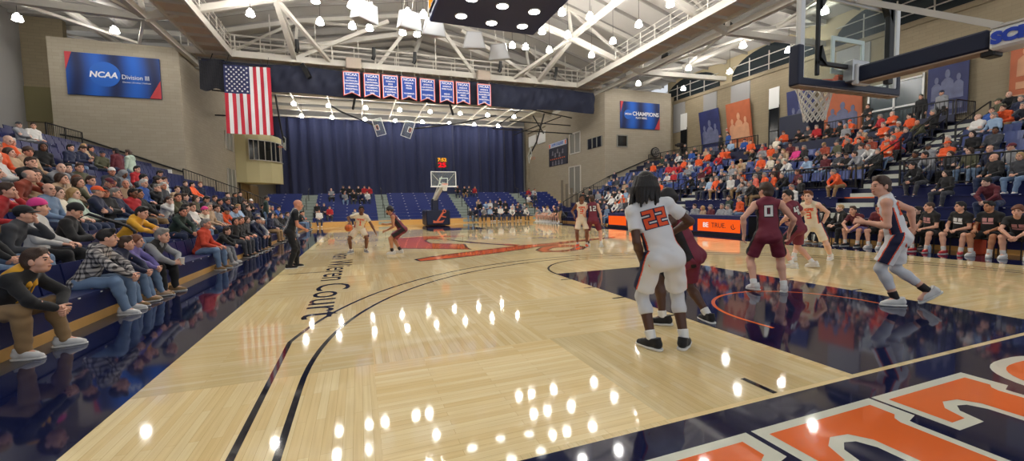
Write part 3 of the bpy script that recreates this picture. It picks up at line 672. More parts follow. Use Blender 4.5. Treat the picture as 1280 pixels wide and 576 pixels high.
SPK = [(2.4, 22.3, 12.1, .7, 'leftmost in the arc'), (4.75, 22.1, 11.85, .35, ''), (6.1, 21.9, 11.55, .1, ''), (8.6, 22.1, 11.2, -.2, ''), (10.4, 22.3, 10.8, -.6, '')]
for k, (x, y, z, r, _) in enumerate(SPK):
    speaker(x, y, z, r, '', ('tilted white loudspeaker first in the hanging arc on the flag side', 'white loudspeaker second in the hanging arc from the flag side', 'white loudspeaker hanging just beside the corner of the centre scoreboard', 'white loudspeaker partly hidden under the centre scoreboard edge', 'tilted white loudspeaker last in the arc on the bench side')[k])
for k, x in enumerate((1.9, 12.1)):
    mb = MB(); mb.rbox(x-.55, x+.55, 31.6, 32.1, 11.95, 12.75, .04); o = mb.build('speaker_box', mat('beige_box', lin(176, 162, 148), .7)); tag(o, ('beige box fixed to the catwalk above the first title banners', 'beige box fixed to the catwalk above the last title banner')[k], 'box')
for k, x in enumerate((-7.7, -6.95, -2.0, 3.3, 6.4, 13.6, 18.9)):
    mb = MB(); mb.tube([(x, 32.2, 12.9), (x+.1, 32.1, 13.15), (x+.1, 31.95, 13.75)], .14, 8); mb.bar((x, 32.3, 13.3), (x, 32.0, 13.3), .08)
    tag(mb.build('spotlight', M_BLACK), 'small black spotlight clamped on the crossing catwalk rail', 'spotlight', 'catwalk spotlights')
mb = MB(); mb.bar((-1.6, 31.9, 12.0), (-1.15, 31.7, 11.0), .26, .3); tag(mb.build('projector_mount', M_BLACK), 'black angled fixture under the catwalk right beside the flag', 'fixture')
# ================================================================== flag, banners, boards
FR, FW, FB = mat('flag_red', lin(190, 40, 58), .8), mat('flag_white', lin(222, 222, 224), .8), mat('flag_blue', lin(38, 44, 88), .8)
o = thing('american_flag', 'large hanging flag of red and white stripes with starred blue field', 'flag', (-5.0, 31.5, 9.0))
x0, x1, zt, zb = -6.45, -3.62, 11.42, 6.75
def fy(x, z): return 31.5+.05*math.sin(x*4+z*.7)+.03*math.sin(x*9-z)
sw = (x1-x0)/13; zc = zt-(zt-zb)*.41; xc = x0+(x1-x0)*.54
mbs = MB()
for k in range(13):
    a, b = x0+sw*k, x0+sw*(k+1); top = zc if (a+b)/2 < xc else zt
    mbs.cur = 0 if k % 2 == 0 else 1
    mbs.grid(lambda u, v: (a+(b-a)*u, fy(a+(b-a)*u, zb+(top-zb)*v), zb+(top-zb)*v), 3, 12)
mbs.build('stripes', [FR, FW], o)
mb = MB(); mb.grid(lambda u, v: (x0+(xc-x0)*u, fy(x0+(xc-x0)*u, zc+(zt-zc)*v), zc+(zt-zc)*v), 10, 10); mb.build('canton', FB, o)
mb = MB()
for r in range(11):
    for c in range(9):
        if (r+c) % 2 == 0:
            cx, cz = x0+(xc-x0)*(c+1)/10, zc+(zt-zc)*(r+1)/12; P = []
            for q in range(10): a = PI/2+q*PI/5; rr = .085 if q % 2 == 0 else .035; P.append((cx+rr*math.cos(a), fy(cx, cz)-.02, cz+rr*math.sin(a)))
            mb.add(P, [tuple(range(10))])
mb.build('stars_pattern', FW, o)
mb = MB(); mb.tube([(x0-.1, 31.5, zt+.03), (x1+.1, 31.5, zt+.03)], .035, 8)
for q in (x0+.2, x1-.2): mb.bar((q, 31.5, zt+.03), (q, 32.36, 12.45), .025)
mb.build('pole', M_BLACK, o)
mb = MB(); mb.grid(lambda u, v: (-7.9+1.4*u, 31.75+.06*math.sin(9*u+5*v), 11.7-2.0*v-.1*math.sin(7*u)), 12, 8); mb.bar((-7.9, 31.75, 11.75), (-6.4, 31.75, 11.75), .05); mb.bar((-7.2, 31.75, 11.75), (-7.2, 32.4, 12.45), .04); tag(mb.build('black_drape', mat('black_cloth', lin(22, 22, 30), .8)), 'dark drape hanging beside the starred corner of the flag', 'drape')
B_BLUE, B_RED, B_WHT = mat('banner_blue', lin(36, 72, 158), .7), mat('banner_orange_red', lin(222, 78, 62), .7), mat('banner_white', lin(232, 232, 236), .7)
BAN = [(1.1, ['NCAA', 'DIVISION III', 'NATIONAL', 'CHAMPIONS', 'WOMEN\'S', 'BASKETBALL', '1990']), (2.55, ['NCAA', 'DIVISION III', 'NATIONAL', 'CHAMPIONS', 'WOMEN\'S', 'BASKETBALL', '2006']), (3.9, ['NCAA', 'DIVISION III', '2010', 'RUNNER-UP', 'WOMEN\'S', 'BASKETBALL', '2009-10']), (5.3, ['NCAA', 'DIVISION III', 'FINAL', 'FOUR', '', 'WOMEN\'S', '2008']), (6.75, ['NCAA', 'DIVISION III', 'NATIONAL', 'CHAMPION', '', 'VOLLEYBALL', '2014']), (8.3, ['NCAA', 'DIVISION III', 'THIRD PLACE', '', 'MEN\'S', 'BASKETBALL', '2008']), (9.65, ['NCAA', 'DIVISION III', 'NATIONAL', 'RUNNER-UP', 'MEN\'S', 'BASKETBALL', '1998']), (11.45, ['NCAA', 'DIVISION III', 'NATIONAL', 'RUNNER-UP', 'MEN\'S', 'BASKETBALL', '1996'])]
ORD = ['first', 'second', 'third', 'fourth', 'fifth', 'sixth', 'seventh', 'eighth', 'ninth', 'tenth', 'eleventh', 'twelfth', 'thirteenth', 'fourteenth', 'fifteenth', 'sixteenth', 'seventeenth', 'eighteenth', 'nineteenth', 'twentieth', 'twenty-first', 'twenty-second', 'twenty-third', 'twenty-fourth', 'twenty-fifth', 'twenty-sixth', 'twenty-seventh', 'twenty-eighth', 'twenty-ninth', 'thirtieth']
for k, (x, lines) in enumerate(BAN):
    z1 = 11.68-.012*k; z0 = z1-1.82; w = 1.2
    o = thing('title_banner', 'blue swallow-tailed title banner, %s in the row counting from the flag' % ORD[k] if k < 7 else 'blue swallow-tailed title banner hanging apart at the end of the row', 'banner', (x+w/2, 31.6, z0), 'title banners under the catwalk')
    def shp(e): return [(x+e, z1-e), (x+e, z0+e*1.3), (x+w/2, z0+.27+e*.6), (x+w-e, z0+e*1.3), (x+w-e, z1-e)]
    mb = MB(); mb.prism(shp(0), lambda u, q, t: (u, t, q), 31.58, 31.62); mb.build('border', B_RED, o)
    mb = MB(); mb.prism(shp(.055), lambda u, q, t: (u, t, q), 31.565, 31.59); mb.build('inner_border', B_WHT, o)
    mb = MB(); mb.prism(shp(.10), lambda u, q, t: (u, t, q), 31.55, 31.58); mb.build('field', B_BLUE, o)
    zz = z1-.24
    for j, s in enumerate(lines):
        sz = .25 if j == 0 else .15
        if s: text('lettering', s, sz, B_WHT, (x+w/2, 31.545, zz), PI/2, 0, o, sx=min(1.15, .95/(len(s)*sz*.62)), bold=.004)
        zz -= .25 if j == 0 else .20
    mb = MB(); mb.tube([(x, 31.6, z1), (x+w, 31.6, z1)], .02, 6); mb.build('rod', M_STEEL, o)
    mb = MB()
    for q in (x+.1, x+w-.1): mb.bar((q, 31.6, z1), (q, 32.36, 12.45), .02)
    mb.build('hanger_wire', M_STEEL, o)
def swirl_mat():
    m = bpy.data.materials.new('blue_board_print'); m.use_nodes = True; nt = m.node_tree; b = nt.nodes['Principled BSDF']; N, L = nt.nodes.new, nt.links.new
    tc = N('ShaderNodeTexCoord'); wv = N('ShaderNodeTexWave'); wv.inputs['Scale'].default_value = .16; wv.inputs['Distortion'].default_value = 2.2; wv.inputs['Detail'].default_value = 1
    L(tc.outputs['Object'], wv.inputs['Vector']); cr = N('ShaderNodeValToRGB'); cr.color_ramp.elements[0].color = lin(10, 28, 74)+(1,); cr.color_ramp.elements[1].color = lin(20, 92, 190)+(1,)
    L(wv.outputs[0], cr.inputs[0]); L(cr.outputs[0], b.inputs['Base Color']); b.inputs['Roughness'].default_value = .6; return m
M_SWIRL = swirl_mat(); M_BRED = mat('board_red', lin(186, 56, 62), .6); M_BBLUE = mat('emblem_blue', lin(28, 96, 190), .6)
def board(label, x0, x1, z0, z1, cx, cr_, txt, y=31.9):
    o = thing('wall_board', label, 'board', ((x0+x1)/2, y, z0))
    mb = MB(); mb.box(x0, x1, y-.05, y+.03, z0, z1); mb.build('panel', M_SWIRL, o)
    mb = MB(); w, h = x1-x0, z1-z0
    mb.prism([(x0, z1), (x0+w*.07, z1), (x0, z1-h*.42)], lambda u, q, t: (u, t, q), y-.075, y-.05); mb.prism([(x1, z0), (x1-w*.13, z0), (x1, z0+h*.45)], lambda u, q, t: (u, t, q), y-.075, y-.05); mb.build('corner_flash', M_BRED, o)
    mb = MB(); mb.prism([(cx+cr_*math.cos(2*PI*i/40), (z0+z1)/2+.05+cr_*math.sin(2*PI*i/40)) for i in range(40)], lambda u, q, t: (u, t, q), y-.085, y-.05); mb.build('round_emblem', M_BBLUE, o)
    for s, sz, dx, dz, sxx, bo in txt: text('lettering', s, sz, B_WHT, (x0+w*dx, y-.1, z0+h*dz), PI/2, 0, o, sx=sxx, bold=bo, shear=.18 if s == 'NCAA' else 0)
    return o
board('wide blue board with round emblem on the block wall left of the flag'.replace('left of', 'beside'), -14.85, -10.1, 8.9, 11.5, -12.95, .78, [('NCAA', .50, .385, .5, 1.0, .015), ('Division III', .40, .73, .48, .84, .0), ('Discover | Develop | Dedicate', .12, .74, .36, 1, 0)])
board('blue champions board on the block wall above the small square window', 25.7, 30.3, 8.66, 11.2, 26.55, .45, [('CHAMPIONS', .52, .63, .55, 1.05, .012), ('PLAY HERE.', .24, .52, .40, 1.1, .006), ('NCAA', .24, .185, .53, 1.1, .01)])
# record board on the east hall wall
o = thing('record_board', 'dark record board with white heading and rows of pictures on the block wall', 'board', (23.95, 41.7, 6.0))
mb = MB(); mb.box(23.9, 23.98, 39.35, 44.05, 6.0, 8.75); mb.build('panel', mat('record_navy', lin(26, 28, 48), .6), o)
mb = MB(); mb.box(23.87, 23.9, 39.4, 44.0, 8.15, 8.72); mb.build('heading_strip', mat('pale_strip', lin(190, 196, 214), .6), o)
text('lettering', 'HOPE COLLEGE', .42, M_BBLUE, (23.86, 41.7, 8.43), PI/2, -PI/2, o, bold=.01)
mb = MB()
for y in (39.65, 43.75): mb.box(23.86, 23.87, y-.15, y+.15, 8.2, 8.65)
for k in range(8): mb.box(23.87, 23.9, 39.9+k*.5, 40.1+k*.5, 6.72, 6.85)
mb.build('orange_mark', mat('board_orange', ORANGE, .6), o)
mb = MB()
for y, z in ((40.4, 7.6), (41.2, 7.3), (41.7, 7.75), (42.3, 7.35), (43.0, 7.6), (40.6, 6.4), (41.4, 6.4), (42.2, 6.4), (43.0, 6.4)): mb.ball((23.9, y, z), .17, 10, 6, (.2, 1, 1.1)); mb.box(23.87, 23.9, y-.2, y+.2, z-.35, z-.16)
mb.build('portrait_print', mat('print_grey', lin(120, 118, 128), .7), o)
# tall player posters on the concourse wall
def poster(label, y0, y1, z0, z1, base, fig, lean=0.0, xx=32.7):
    o = thing('wall_poster', label, 'poster', (xx, (y0+y1)/2, z0))
    T = lambda u, q, t: (xx-t, u+lean*(q-z0)/(z1-z0), q)
    mb = MB(); mb.prism([(y0, z0), (y1, z0), (y1, z1), (y0, z1)], T, 0, .05); mb.build('panel', base, o)
    mb = MB(); c = (y0+y1)/2; w = y1-y0; h = z1-z0
    for dy, s in ((0, 1.0), (-.27*w, .8), (.27*w, .8)):
        yc = c+dy; zb = z0+h*.28
        P = [(yc-.16*w*s, zb), (yc+.16*w*s, zb), (yc+.15*w*s, zb+.3*h*s), (yc+.06*w*s, zb+.36*h*s), (yc-.06*w*s, zb+.36*h*s), (yc-.15*w*s, zb+.3*h*s)]
        mb.prism(P, T, .05, .06+.005*s); mb.prism([(yc+.065*w*s*math.cos(2*PI*i/16), zb+.43*h*s+.075*h*s*math.sin(2*PI*i/16)) for i in range(16)], T, .05, .07)
    mb.build('figure_print', fig, o)
    mb = MB(); mb.prism([(y0, z0), (y1, z0), (y1, z0+.02*h), (y0, z0+.02*h)], T, .05, .08); mb.prism([(y0+.1*w, z0+.1*h), (y1-.1*w, z0+.1*h), (y1-.1*w, z0+.2*h), (y0+.1*w, z0+.2*h)], T, .05, .08); mb.build('lower_band', fig, o)
PB, PO = mat('poster_blue', lin(34, 42, 92), .6, var=.5, vscale=1.3), mat('poster_orange', lin(176, 92, 54), .6, var=.25, vscale=1.6)
PG, PT = mat('poster_pale', lin(104, 108, 136), .7, var=.6, vscale=2.2), mat('poster_tan', lin(206, 152, 116), .7, var=.25, vscale=2.5)
poster('tilted dark blue poster of players on the concourse wall', 26.3, 28.6, 5.6, 9.9, PB, PG, .6)
poster('tilted orange poster with pale figure on the concourse wall', 23.2, 25.6, 5.6, 9.95, PO, PT, .5)
poster('blue poster seen behind the hanging net', 18.2, 20.2, 5.6, 9.6, PB, PG, .3)
poster('orange poster behind the basket net and dark seats', 15.4, 17.7, 5.4, 8.7, PO, PG)
poster('blue poster of players between pale piers beyond the basket arm', 10.4, 12.1, 6.0, 9.2, PB, PG)
poster('orange poster at the edge of the view above the top seats', 6.6, 8.9, 6.4, 9.8, PO, PT)
for y, z in ((9.6, 9.0), (26.05, 7.6)):
    mb = MB(); mb.rbox(32.85, 32.98, y-.16, y+.16, z, z+.34, .02); o = mb.build('alarm_strobe', M_WHITE); tag(o, 'white alarm strobe with red face on the concourse wall %s' % ('above the stair landing' if y < 20 else 'between the two tilted posters'), 'alarm')
    mb = MB(); mb.box(32.83, 32.85, y-.12, y+.12, z+.06, z+.28); mb.build('red_face', mat('alarm_red', lin(210, 110, 100), .5), o)
mb = MB(); mb.rbox(-10.1, -9.85, 31.85, 31.97, 3.9, 4.3, .02); tag(mb.build('wall_sensor', M_WHITE), 'small white box on the block wall by the black fence', 'sensor')
# ================================================================== baskets
M_GLASS = bpy.data.materials.new('backboard_glass'); M_GLASS.use_nodes = True
_nt = M_GLASS.node_tree; _b = _nt.nodes['Principled BSDF']; _tr = _nt.nodes.new('ShaderNodeBsdfTransparent'); _mx = _nt.nodes.new('ShaderNodeMixShader')
_tr.inputs[0].default_value = (.90, .94, .92, 1); _b.inputs['Base Color'].default_value = (.85, .9, .88, 1); _b.inputs['Roughness'].default_value = .03
_mx.inputs[0].default_value = .07; _nt.links.new(_tr.outputs[0], _mx.inputs[1]); _nt.links.new(_b.outputs[0], _mx.inputs[2]); _nt.links.new(_mx.outputs[0], _nt.nodes['Material Output'].inputs[0])
M_RIM = mat('rim_orange', lin(226, 92, 40), .4); M_NET = mat('net_cord', lin(232, 230, 222), .8); M_ALU = mat('aluminium', lin(190, 190, 190), .35, .7); M_ORPAD = mat('orange_emblem', lin(226, 110, 74), .5)
def net(mb, c, r0, z0, n=12, rows=7, L=.46, s=1.0):
    def P(k, j): # alternating diamonds
        t = j/rows; r = r0*(1-.48*t**.7) if j < rows else r0*.55; a = 2*PI*(k+.5*(j % 2))/n
        return (c[0]+r*math.cos(a), c[1]+r*math.sin(a), z0-L*(t**.85))
    for k in range(n):
        for j in range(rows):
            for d in (0, 1) if j % 2 else (-1, 0): mb.tube([P(k, j), P(k+d, j+1)], .0085*s, 5)
def hoop(parent, c, z, yb, s=1.0):
    mb = MB(); mb.tube([(c[0]+.228*math.cos(2*PI*k/32), c[1]+.228*math.sin(2*PI*k/32), z) for k in range(32)], .011*s, 8, True)
    for dx in (-.09, .09): mb.bar((c[0]+dx*.9, c[1]+(yb-c[1])*.8, z-.01), (c[0]+dx, yb, z-.02), .03, .03)
    mb.box(c[0]-.12, c[0]+.12, min(yb, yb+.04*np.sign(c[1]-yb)), max(yb, yb+.04*np.sign(c[1]-yb)), z-.12, z+.02)
    r = mb.build('rim', M_RIM, parent)
    mb = MB(); net(mb, c, .222, z-.012, s=s); n = mb.build('net', M_NET, parent); return r
def backboard(o, y, front):   # front = +1 court lies at larger y
    x0, x1, z0, z1 = 6.71, 8.53, 2.9, 3.97
    mb = MB(); mb.box(x0, x1, y-.006, y+.006, z0, z1); mb.build('glass_pane', M_GLASS, o)
    mb = MB(); w = .05
    for a in ((x0, x0+w, z0+w, z1-w), (x1-w, x1, z0+w, z1-w), (x0, x1, z0, z0+w), (x0, x1, z1-w, z1)): mb.box(a[0], a[1], y-.012, y+.012, a[2], a[3])
    mb.build('board_border', M_WHITE, o)
    mb = MB(); a0, a1, b0, b1 = 7.315, 7.925, 3.06, 3.51; w = .05
    for a in ((a0, a0+w, b0+w, b1-w), (a1-w, a1, b0+w, b1-w), (a0, a1, b0, b0+w), (a0, a1, b1-w, b1)): mb.box(a[0], a[1], y-.009, y+.009, a[2], a[3])
    mb.build('target_square', mat('target_pale', lin(210, 224, 216), .5), o)
    return (x0, x1, z0, z1)
# near basket: portable unit reaching in from beyond the baseline
o = thing('basketball_hoop', 'near basketball hoop with navy padded glass backboard and netted orange rim', 'basketball hoop', (7.62, 1.22, 2.9))
backboard(o, 1.22, 1)
mb = MB()
for x in (6.73, 8.51): mb.rbox(x-.035, x+.035, 1.16, 1.205, 2.95, 3.99, .006)
mb.rbox(6.7, 8.54, 1.16, 1.205, 3.94, 4.0, .006); mb.build('frame_tube', M_WHITE, o)
mb = MB(); x = 6.9
mb.rbox(6.93, 6.97, 1.12, 1.16, 2.98, 3.95, .006); mb.rbox(8.22, 8.32, 1.10, 1.16, 2.98, 3.95, .006); mb.rbox(6.93, 8.3, 1.12, 1.16, 3.10, 3.15, .006); mb.build('rear_frame', M_BLACK, o)
mb = MB()
for sx in (1, -1):
    c = 7.62+sx*-.66
    mb.prism([(c, 3.18), (c+.11*sx, 3.10), (c+.02*sx, 3.32)], lambda u, q, t: (u, t, q), 1.10, 1.17); mb.prism([(c, 3.94), (c+.13*sx, 3.94), (c, 3.72)], lambda u, q, t: (u, t, q), 1.10, 1.17)
mb.build('gusset', M_BLACK, o)
mb = MB(); mb.rbox(7.47, 7.77, 1.06, 1.18, 2.94, 3.2, .01); mb.build('mounting_plate', M_ALU, o)
P = [(6.66, 3.32), (6.66, 2.86), (8.58, 2.86), (8.58, 3.32), (8.50, 3.32), (8.50, 2.95), (7.95, 2.95), (7.85, 2.97), (7.39, 2.97), (7.29, 2.95), (6.75, 2.95), (6.75, 3.32)]
mb = MB(); mb.prism(P, lambda u, q, t: (u, t, q), 1.15, 1.28); pd = mb.build('edge_pad', M_NAVYPAD, o); bv = pd.modifiers.new('bevel', 'BEVEL'); bv.width = .018; bv.segments = 3
mb = MB(); mb.box(6.68, 8.56, 1.155, 1.275, 2.848, 2.859)
for x in np.arange(6.95, 8.5, .28): mb.box(x, x+.03, 1.15, 1.28, 2.842, 2.86)
mb.build('pad_underside', mat('pad_canvas', lin(160, 140, 124), .8), pd)
hoop(o, (7.62, 1.575+.03), 3.05, 1.25)
# boom arm
o2 = thing('boom_arm', 'navy padded boom arm carrying the near backboard out over the baseline', 'boom arm', (7.62, .5, 3.0))
mb = MB(); mb.rbox(7.52, 7.72, -.06, 1.05, 2.925, 3.115, .02); mb.build('padded_beam', M_NAVYPAD, o2)
mb = MB(); mb.box(7.53, 7.71, -.06, 1.04, 2.91, 2.926); mb.build('beam_underside', mat('pad_canvas', lin(160, 140, 124), .8), o2)
mb = MB(); mb.rbox(7.5, 7.74, 1.03, 1.1, 2.9, 3.14, .01); mb.build('end_bracket', M_WHITE, o2)
mb = MB(); mb.rbox(7.5, 7.74, -1.6, -.07, 2.90, 3.10, .025); b = mb.build('white_beam', M_WHITE, o2)
mb = MB(); mb.box(7.50, 7.74, -1.6, -.08, 3.10, 3.118)
for y in (-.15, -.3, -.45): mb.cyl((7.62, y), .03, 3.11, 3.15, 8)
mb.build('bolt_plate', M_STEEL, b)
text('lettering', 'SCHELDE', .14, mat('logo_blue', lin(36, 72, 190), .5), (7.495, -.09, 3.0), PI/2, -PI/2, b, align='LEFT', bold=.010, sx=1.05)
mb = MB(); mb.bar((7.62, 1.12, 3.93), (7.62, -.1, 3.14), .05, .06); mb.build('upper_strut', M_STEEL, o2)
mb = MB(); mb.rbox(7.54, 7.7, -.1, .0, 2.86, 2.92, .01); mb.build('pivot', M_BLACK, o2)
for a, b_ in (((7.4, 1.12, 3.7), (7.62, -.1, 3.12)), ((7.84, 1.12, 3.7), (7.62, -.1, 3.12))): pass
mb = MB(); mb.rbox(7.3, 7.94, -3.4, -1.55, 0, .45, .03); mb.bar((7.62, -1.5, 3.0), (7.62, -2.6, .45), .26); mb.build('base', M_NAVYPAD, o2)
# far basket
o = thing('basketball_hoop', 'far basketball hoop on a white post with shot clock above', 'basketball hoop', (7.62, 27.43, 2.9))
backboard(o, 27.43, -1); hoop(o, (7.62, 27.06), 3.05, 27.4, 1.8)
mb = MB()
for sx in (-1, 1): mb.bar((7.62+sx*.82, 27.5, 3.85), (7.62+sx*.12, 27.5, 3.05), .05, .03)
mb.rbox(7.5, 7.74, 27.46, 27.56, 2.9, 3.2, .01); mb.build('rear_frame', M_STEEL, o)
mb = MB(); mb.box(6.68, 8.56, 27.36, 27.5, 2.85, 2.93); mb.build('edge_pad', M_WHITE, o)
o = thing('hoop_stanchion', 'navy padded stanchion with orange anchor emblem under the far hoop', 'stanchion', (7.55, 29.6, 0))
mb = MB(); mb.rbox(6.55, 8.35, 29.0, 31.2, 0.05, 1.2, .08); base = mb.build('padded_base', M_NAVYPAD, o)
mb = MB(); T = lambda u, q, t: (7.5+u, t, .66+q)
mb.bar((7.3, 28.97, .28), (7.85, 28.97, 1.08), .13, .05, (0, 1, 0)); mb.prism([(-.45, -.42), (.25, -.42), (.4, -.2), (.15, -.28), (-.2, -.3), (-.45, -.2)], T, 28.95, 29.0); mb.prism([(.1, .05), (.5, -.05), (.55, .02), (.15, .14)], T, 28.95, 29.0)
mb.tube([(7.9+.11*math.cos(k*PI/8), 28.97, 1.1+.11*math.sin(k*PI/8)) for k in range(16)], .035, 6, True); mb.build('anchor_emblem', M_ORPAD, base)
mb = MB(); mb.rbox(7.02, 7.5, 29.1, 29.7, 1.15, 2.05, .06); mb.build('padded_column', M_NAVYPAD, o)
mb = MB(); mb.bar((7.2, 29.25, 1.2), (7.2, 29.2, 2.1), .14); mb.bar((7.25, 29.2, 2.0), (7.56, 27.6, 2.95), .24, .22); mb.bar((7.1, 29.2, 2.0), (7.5, 27.55, 3.6), .06); mb.build('boom', M_WHITE, o)
o = thing('shot_clock', 'shot clock over the far backboard showing red digits under amber ones', 'shot clock', (7.55, 27.5, 4.2))
mb = MB(); mb.rbox(7.12, 7.98, 27.44, 27.6, 4.22, 4.95, .02); mb.bar((7.5, 27.55, 3.9), (7.5, 27.55, 4.3), .06); mb.build('case', M_BLACK, o)
M_AMB, M_RLED = lamp_mat('amber_digits', lin(255, 170, 40), .6), lamp_mat('red_digits', lin(255, 30, 40), .6)
text('amber_digits', '7:52', .32, M_AMB, (7.55, 27.43, 4.79), PI/2, 0, o, bold=.012, sx=1.15); text('red_digits', '25', .46, M_RLED, (7.55, 27.43, 4.42), PI/2, 0, o, bold=.016, sx=1.25)
# practice hoops folded up under the hall roof
def folded(label, x, y, z, rz, roll, arm):
    o = thing('folded_hoop', label, 'folded hoop', (x, y, z))
    R = Matrix.Translation((x, y, z)) @ Matrix.Rotation(rz, 4, 'Z') @ Matrix.Rotation(roll, 4, 'Y')
    def tr(mb): mb.v = [tuple(R @ Vector(v)) for v in mb.v]; return mb
    mb = MB(); mb.box(-.9, .9, -.01, .01, -.6, .6); tr(mb).build('glass_pane', M_GLASS, o)
    mb = MB()
    for a in ((-.9, -.84, -.6, .6), (.84, .9, -.6, .6), (-.9, .9, -.6, -.54), (-.9, .9, .54, .6), (-.3, -.25, -.45, .0), (.25, .3, -.45, 0), (-.3, .3, -.45, -.4), (-.3, .3, -.05, 0)): mb.box(a[0], a[1], -.03, .03, a[2], a[3])
    tr(mb).build('board_border', M_WHITE, o)
    mb = MB(); mb.tube([(.228*math.cos(2*PI*k/20), -.35+.228*math.sin(2*PI*k/20), -.45) for k in range(20)], .02, 6, True); tr(mb).build('rim', M_RIM, o)
    mb = MB(); mb.tube([(x, y+.1, z)]+arm, .09, 8); mb.build('folding_mast', M_BLACK, o)
folded('folded practice hoop hanging tilted before the curtain, nearest the flag', 4.2, 44.5, 10.0, .5, 1.25, [(.6, 44.7, 11.4), (-.6, 46.4, 12.39)])
folded('folded practice hoop hanging tilted before the curtain, beside the one nearest the flag', 7.2, 44.5, 9.9, -.5, -1.2, [(13.2, 44.6, 10.9), (18, 46.4, 12.39)])
folded('folded practice hoop seen edge-on by the record board wall', 22.2, 46, 7.6, 1.4, .5, [(22.9, 45.5, 9.2), (23.0, 43.2, 12.39)])
folded('folded practice hoop with red rim beside the curved balcony', -5.0, 45.6, 8.2, -1.3, .3, [(-5.2, 45.4, 9.6), (-5.2, 43.2, 12.39)])
mb = MB()
for a, b in (((-8.3, 36.6, 12), (-5.0, 38, 9.2)), ((-5.0, 38, 9.2), (-8.8, 38, 9.2)), ((-6.6, 37.4, 10.6), (-7.2, 38, 9.2)), ((-8.6, 36.8, 10.9), (-6.2, 37.3, 10.9)), ((-6.2, 37.3, 10.9), (-4.7, 38.1, 9.1)), ((-6.2, 37.3, 10.9), (-6.2, 37, 12.39))): mb.bar(a, b, .1)
tag(mb.build('folding_backstop', M_BLACK), 'black folding backstop frame under the roof just beyond the flag', 'frame')
mb = MB()
for a, b in (((14.5, 37.2, 9.0), (17.8, 36.8, 11.2)), ((14.5, 37.2, 9.0), (23.5, 37.4, 8.9)), ((17.8, 37, 11.2), (23.8, 38, 10.7)), ((16.4, 37.4, 9.9), (23.4, 37.6, 9.8)), ((17, 38, 8.6), (23, 39, 11)), ((19, 37.5, 10.6), (20.2, 37.5, 8.8)), ((17.8, 36.8, 11.2), (17.8, 37, 12.39))): mb.bar(a, b, .09)
tag(mb.build('folding_backstop', M_BLACK), 'black folding backstop frame under the roof by the record board wall', 'frame')
mb = MB()
for x, s in ((2.2, -1), (9.9, 1)): mb.bar((x, 37, 12.39), (x+.5*s, 36.2, 9.9), .14)
tag(mb.build('backstop_strut', M_BLACK), 'pair of black struts hanging below the banner curtain', 'strut')
# ================================================================== scoring table and courtside furniture
M_LEDO = lamp_mat('led_orange', lin(244, 92, 30), .5); M_LEDW = lamp_mat('led_white', (1, .95, .9), .42); M_LEDB = mat('led_navy', lin(58, 28, 36), .5)
o = thing('scoring_table', 'long navy scoring table with glowing orange front screens', 'table', (16.75, 15.2, 0))
mb = MB(); mb.box(16.62, 17.3, 10.15, 20.2, .82, .87); mb.box(16.6, 16.64, 10.15, 20.2, .06, .86); mb.build('tabletop', M_NAVYB, o)
mb = MB(); mb.box(16.65, 17.25, 10.15, 10.2, 0, .84); mb.box(16.65, 17.25, 20.15, 20.2, 0, .84); mb.box(16.56, 16.7, 10.15, 20.2, 0, .1); mb.build('base', M_BLACK, o)
for k, (y0, y1) in enumerate(((10.5, 12.78), (13.1, 15.38), (15.7, 17.98), (18.3, 20.1))):
    mb = MB(); mb.box(16.575, 16.6, y0, y1, .15, .7); s = mb.build('screen', M_LEDO, o)
    c = (y0+y1)/2
    if y1-y0 > 2:
        text('lettering', 'BE', .30, M_LEDW, (16.57, c+.66, .43), PI/2, -PI/2, s, bold=.004); text('lettering', 'TRUE.', .30, M_LEDB, (16.57, c-.06, .43), PI/2, -PI/2, s)
        mb = MB(); mb.tube([(16.572, c-.82+.1*math.cos(a), .40+.1*math.sin(a)) for a in np.linspace(PI*1.1, PI*2.2, 8)], .018, 5); mb.bar((16.572, c-.84, .36), (16.572, c-.80, .52), .02); mb.build('anchor_emblem', M_LEDB, s)
def tchair(x, y, label, m=M_BLACK):
    o = thing('folding_chair', label, 'chair', (x, y, 0), 'black team bench chairs')
    mb = MB(); mb.rbox(x-.21, x+.21, y-.22, y+.22, .42, .46, .012); mb.build('seat', m, o)
    mb = MB(); mb.rbox(x+.2, x+.24, y-.22, y+.22, .55, .86, .012); mb.build('backrest', m, o)
    for sx, sy in ((-1, -1), (-1, 1), (1, -1), (1, 1)):
        mb = MB(); mb.tube([(x+.19*sx, y+.19*sy, 0), (x+.19*sx, y+.19*sy, .43 if sx < 0 else .85)], .013, 6); mb.build('leg', m, o)
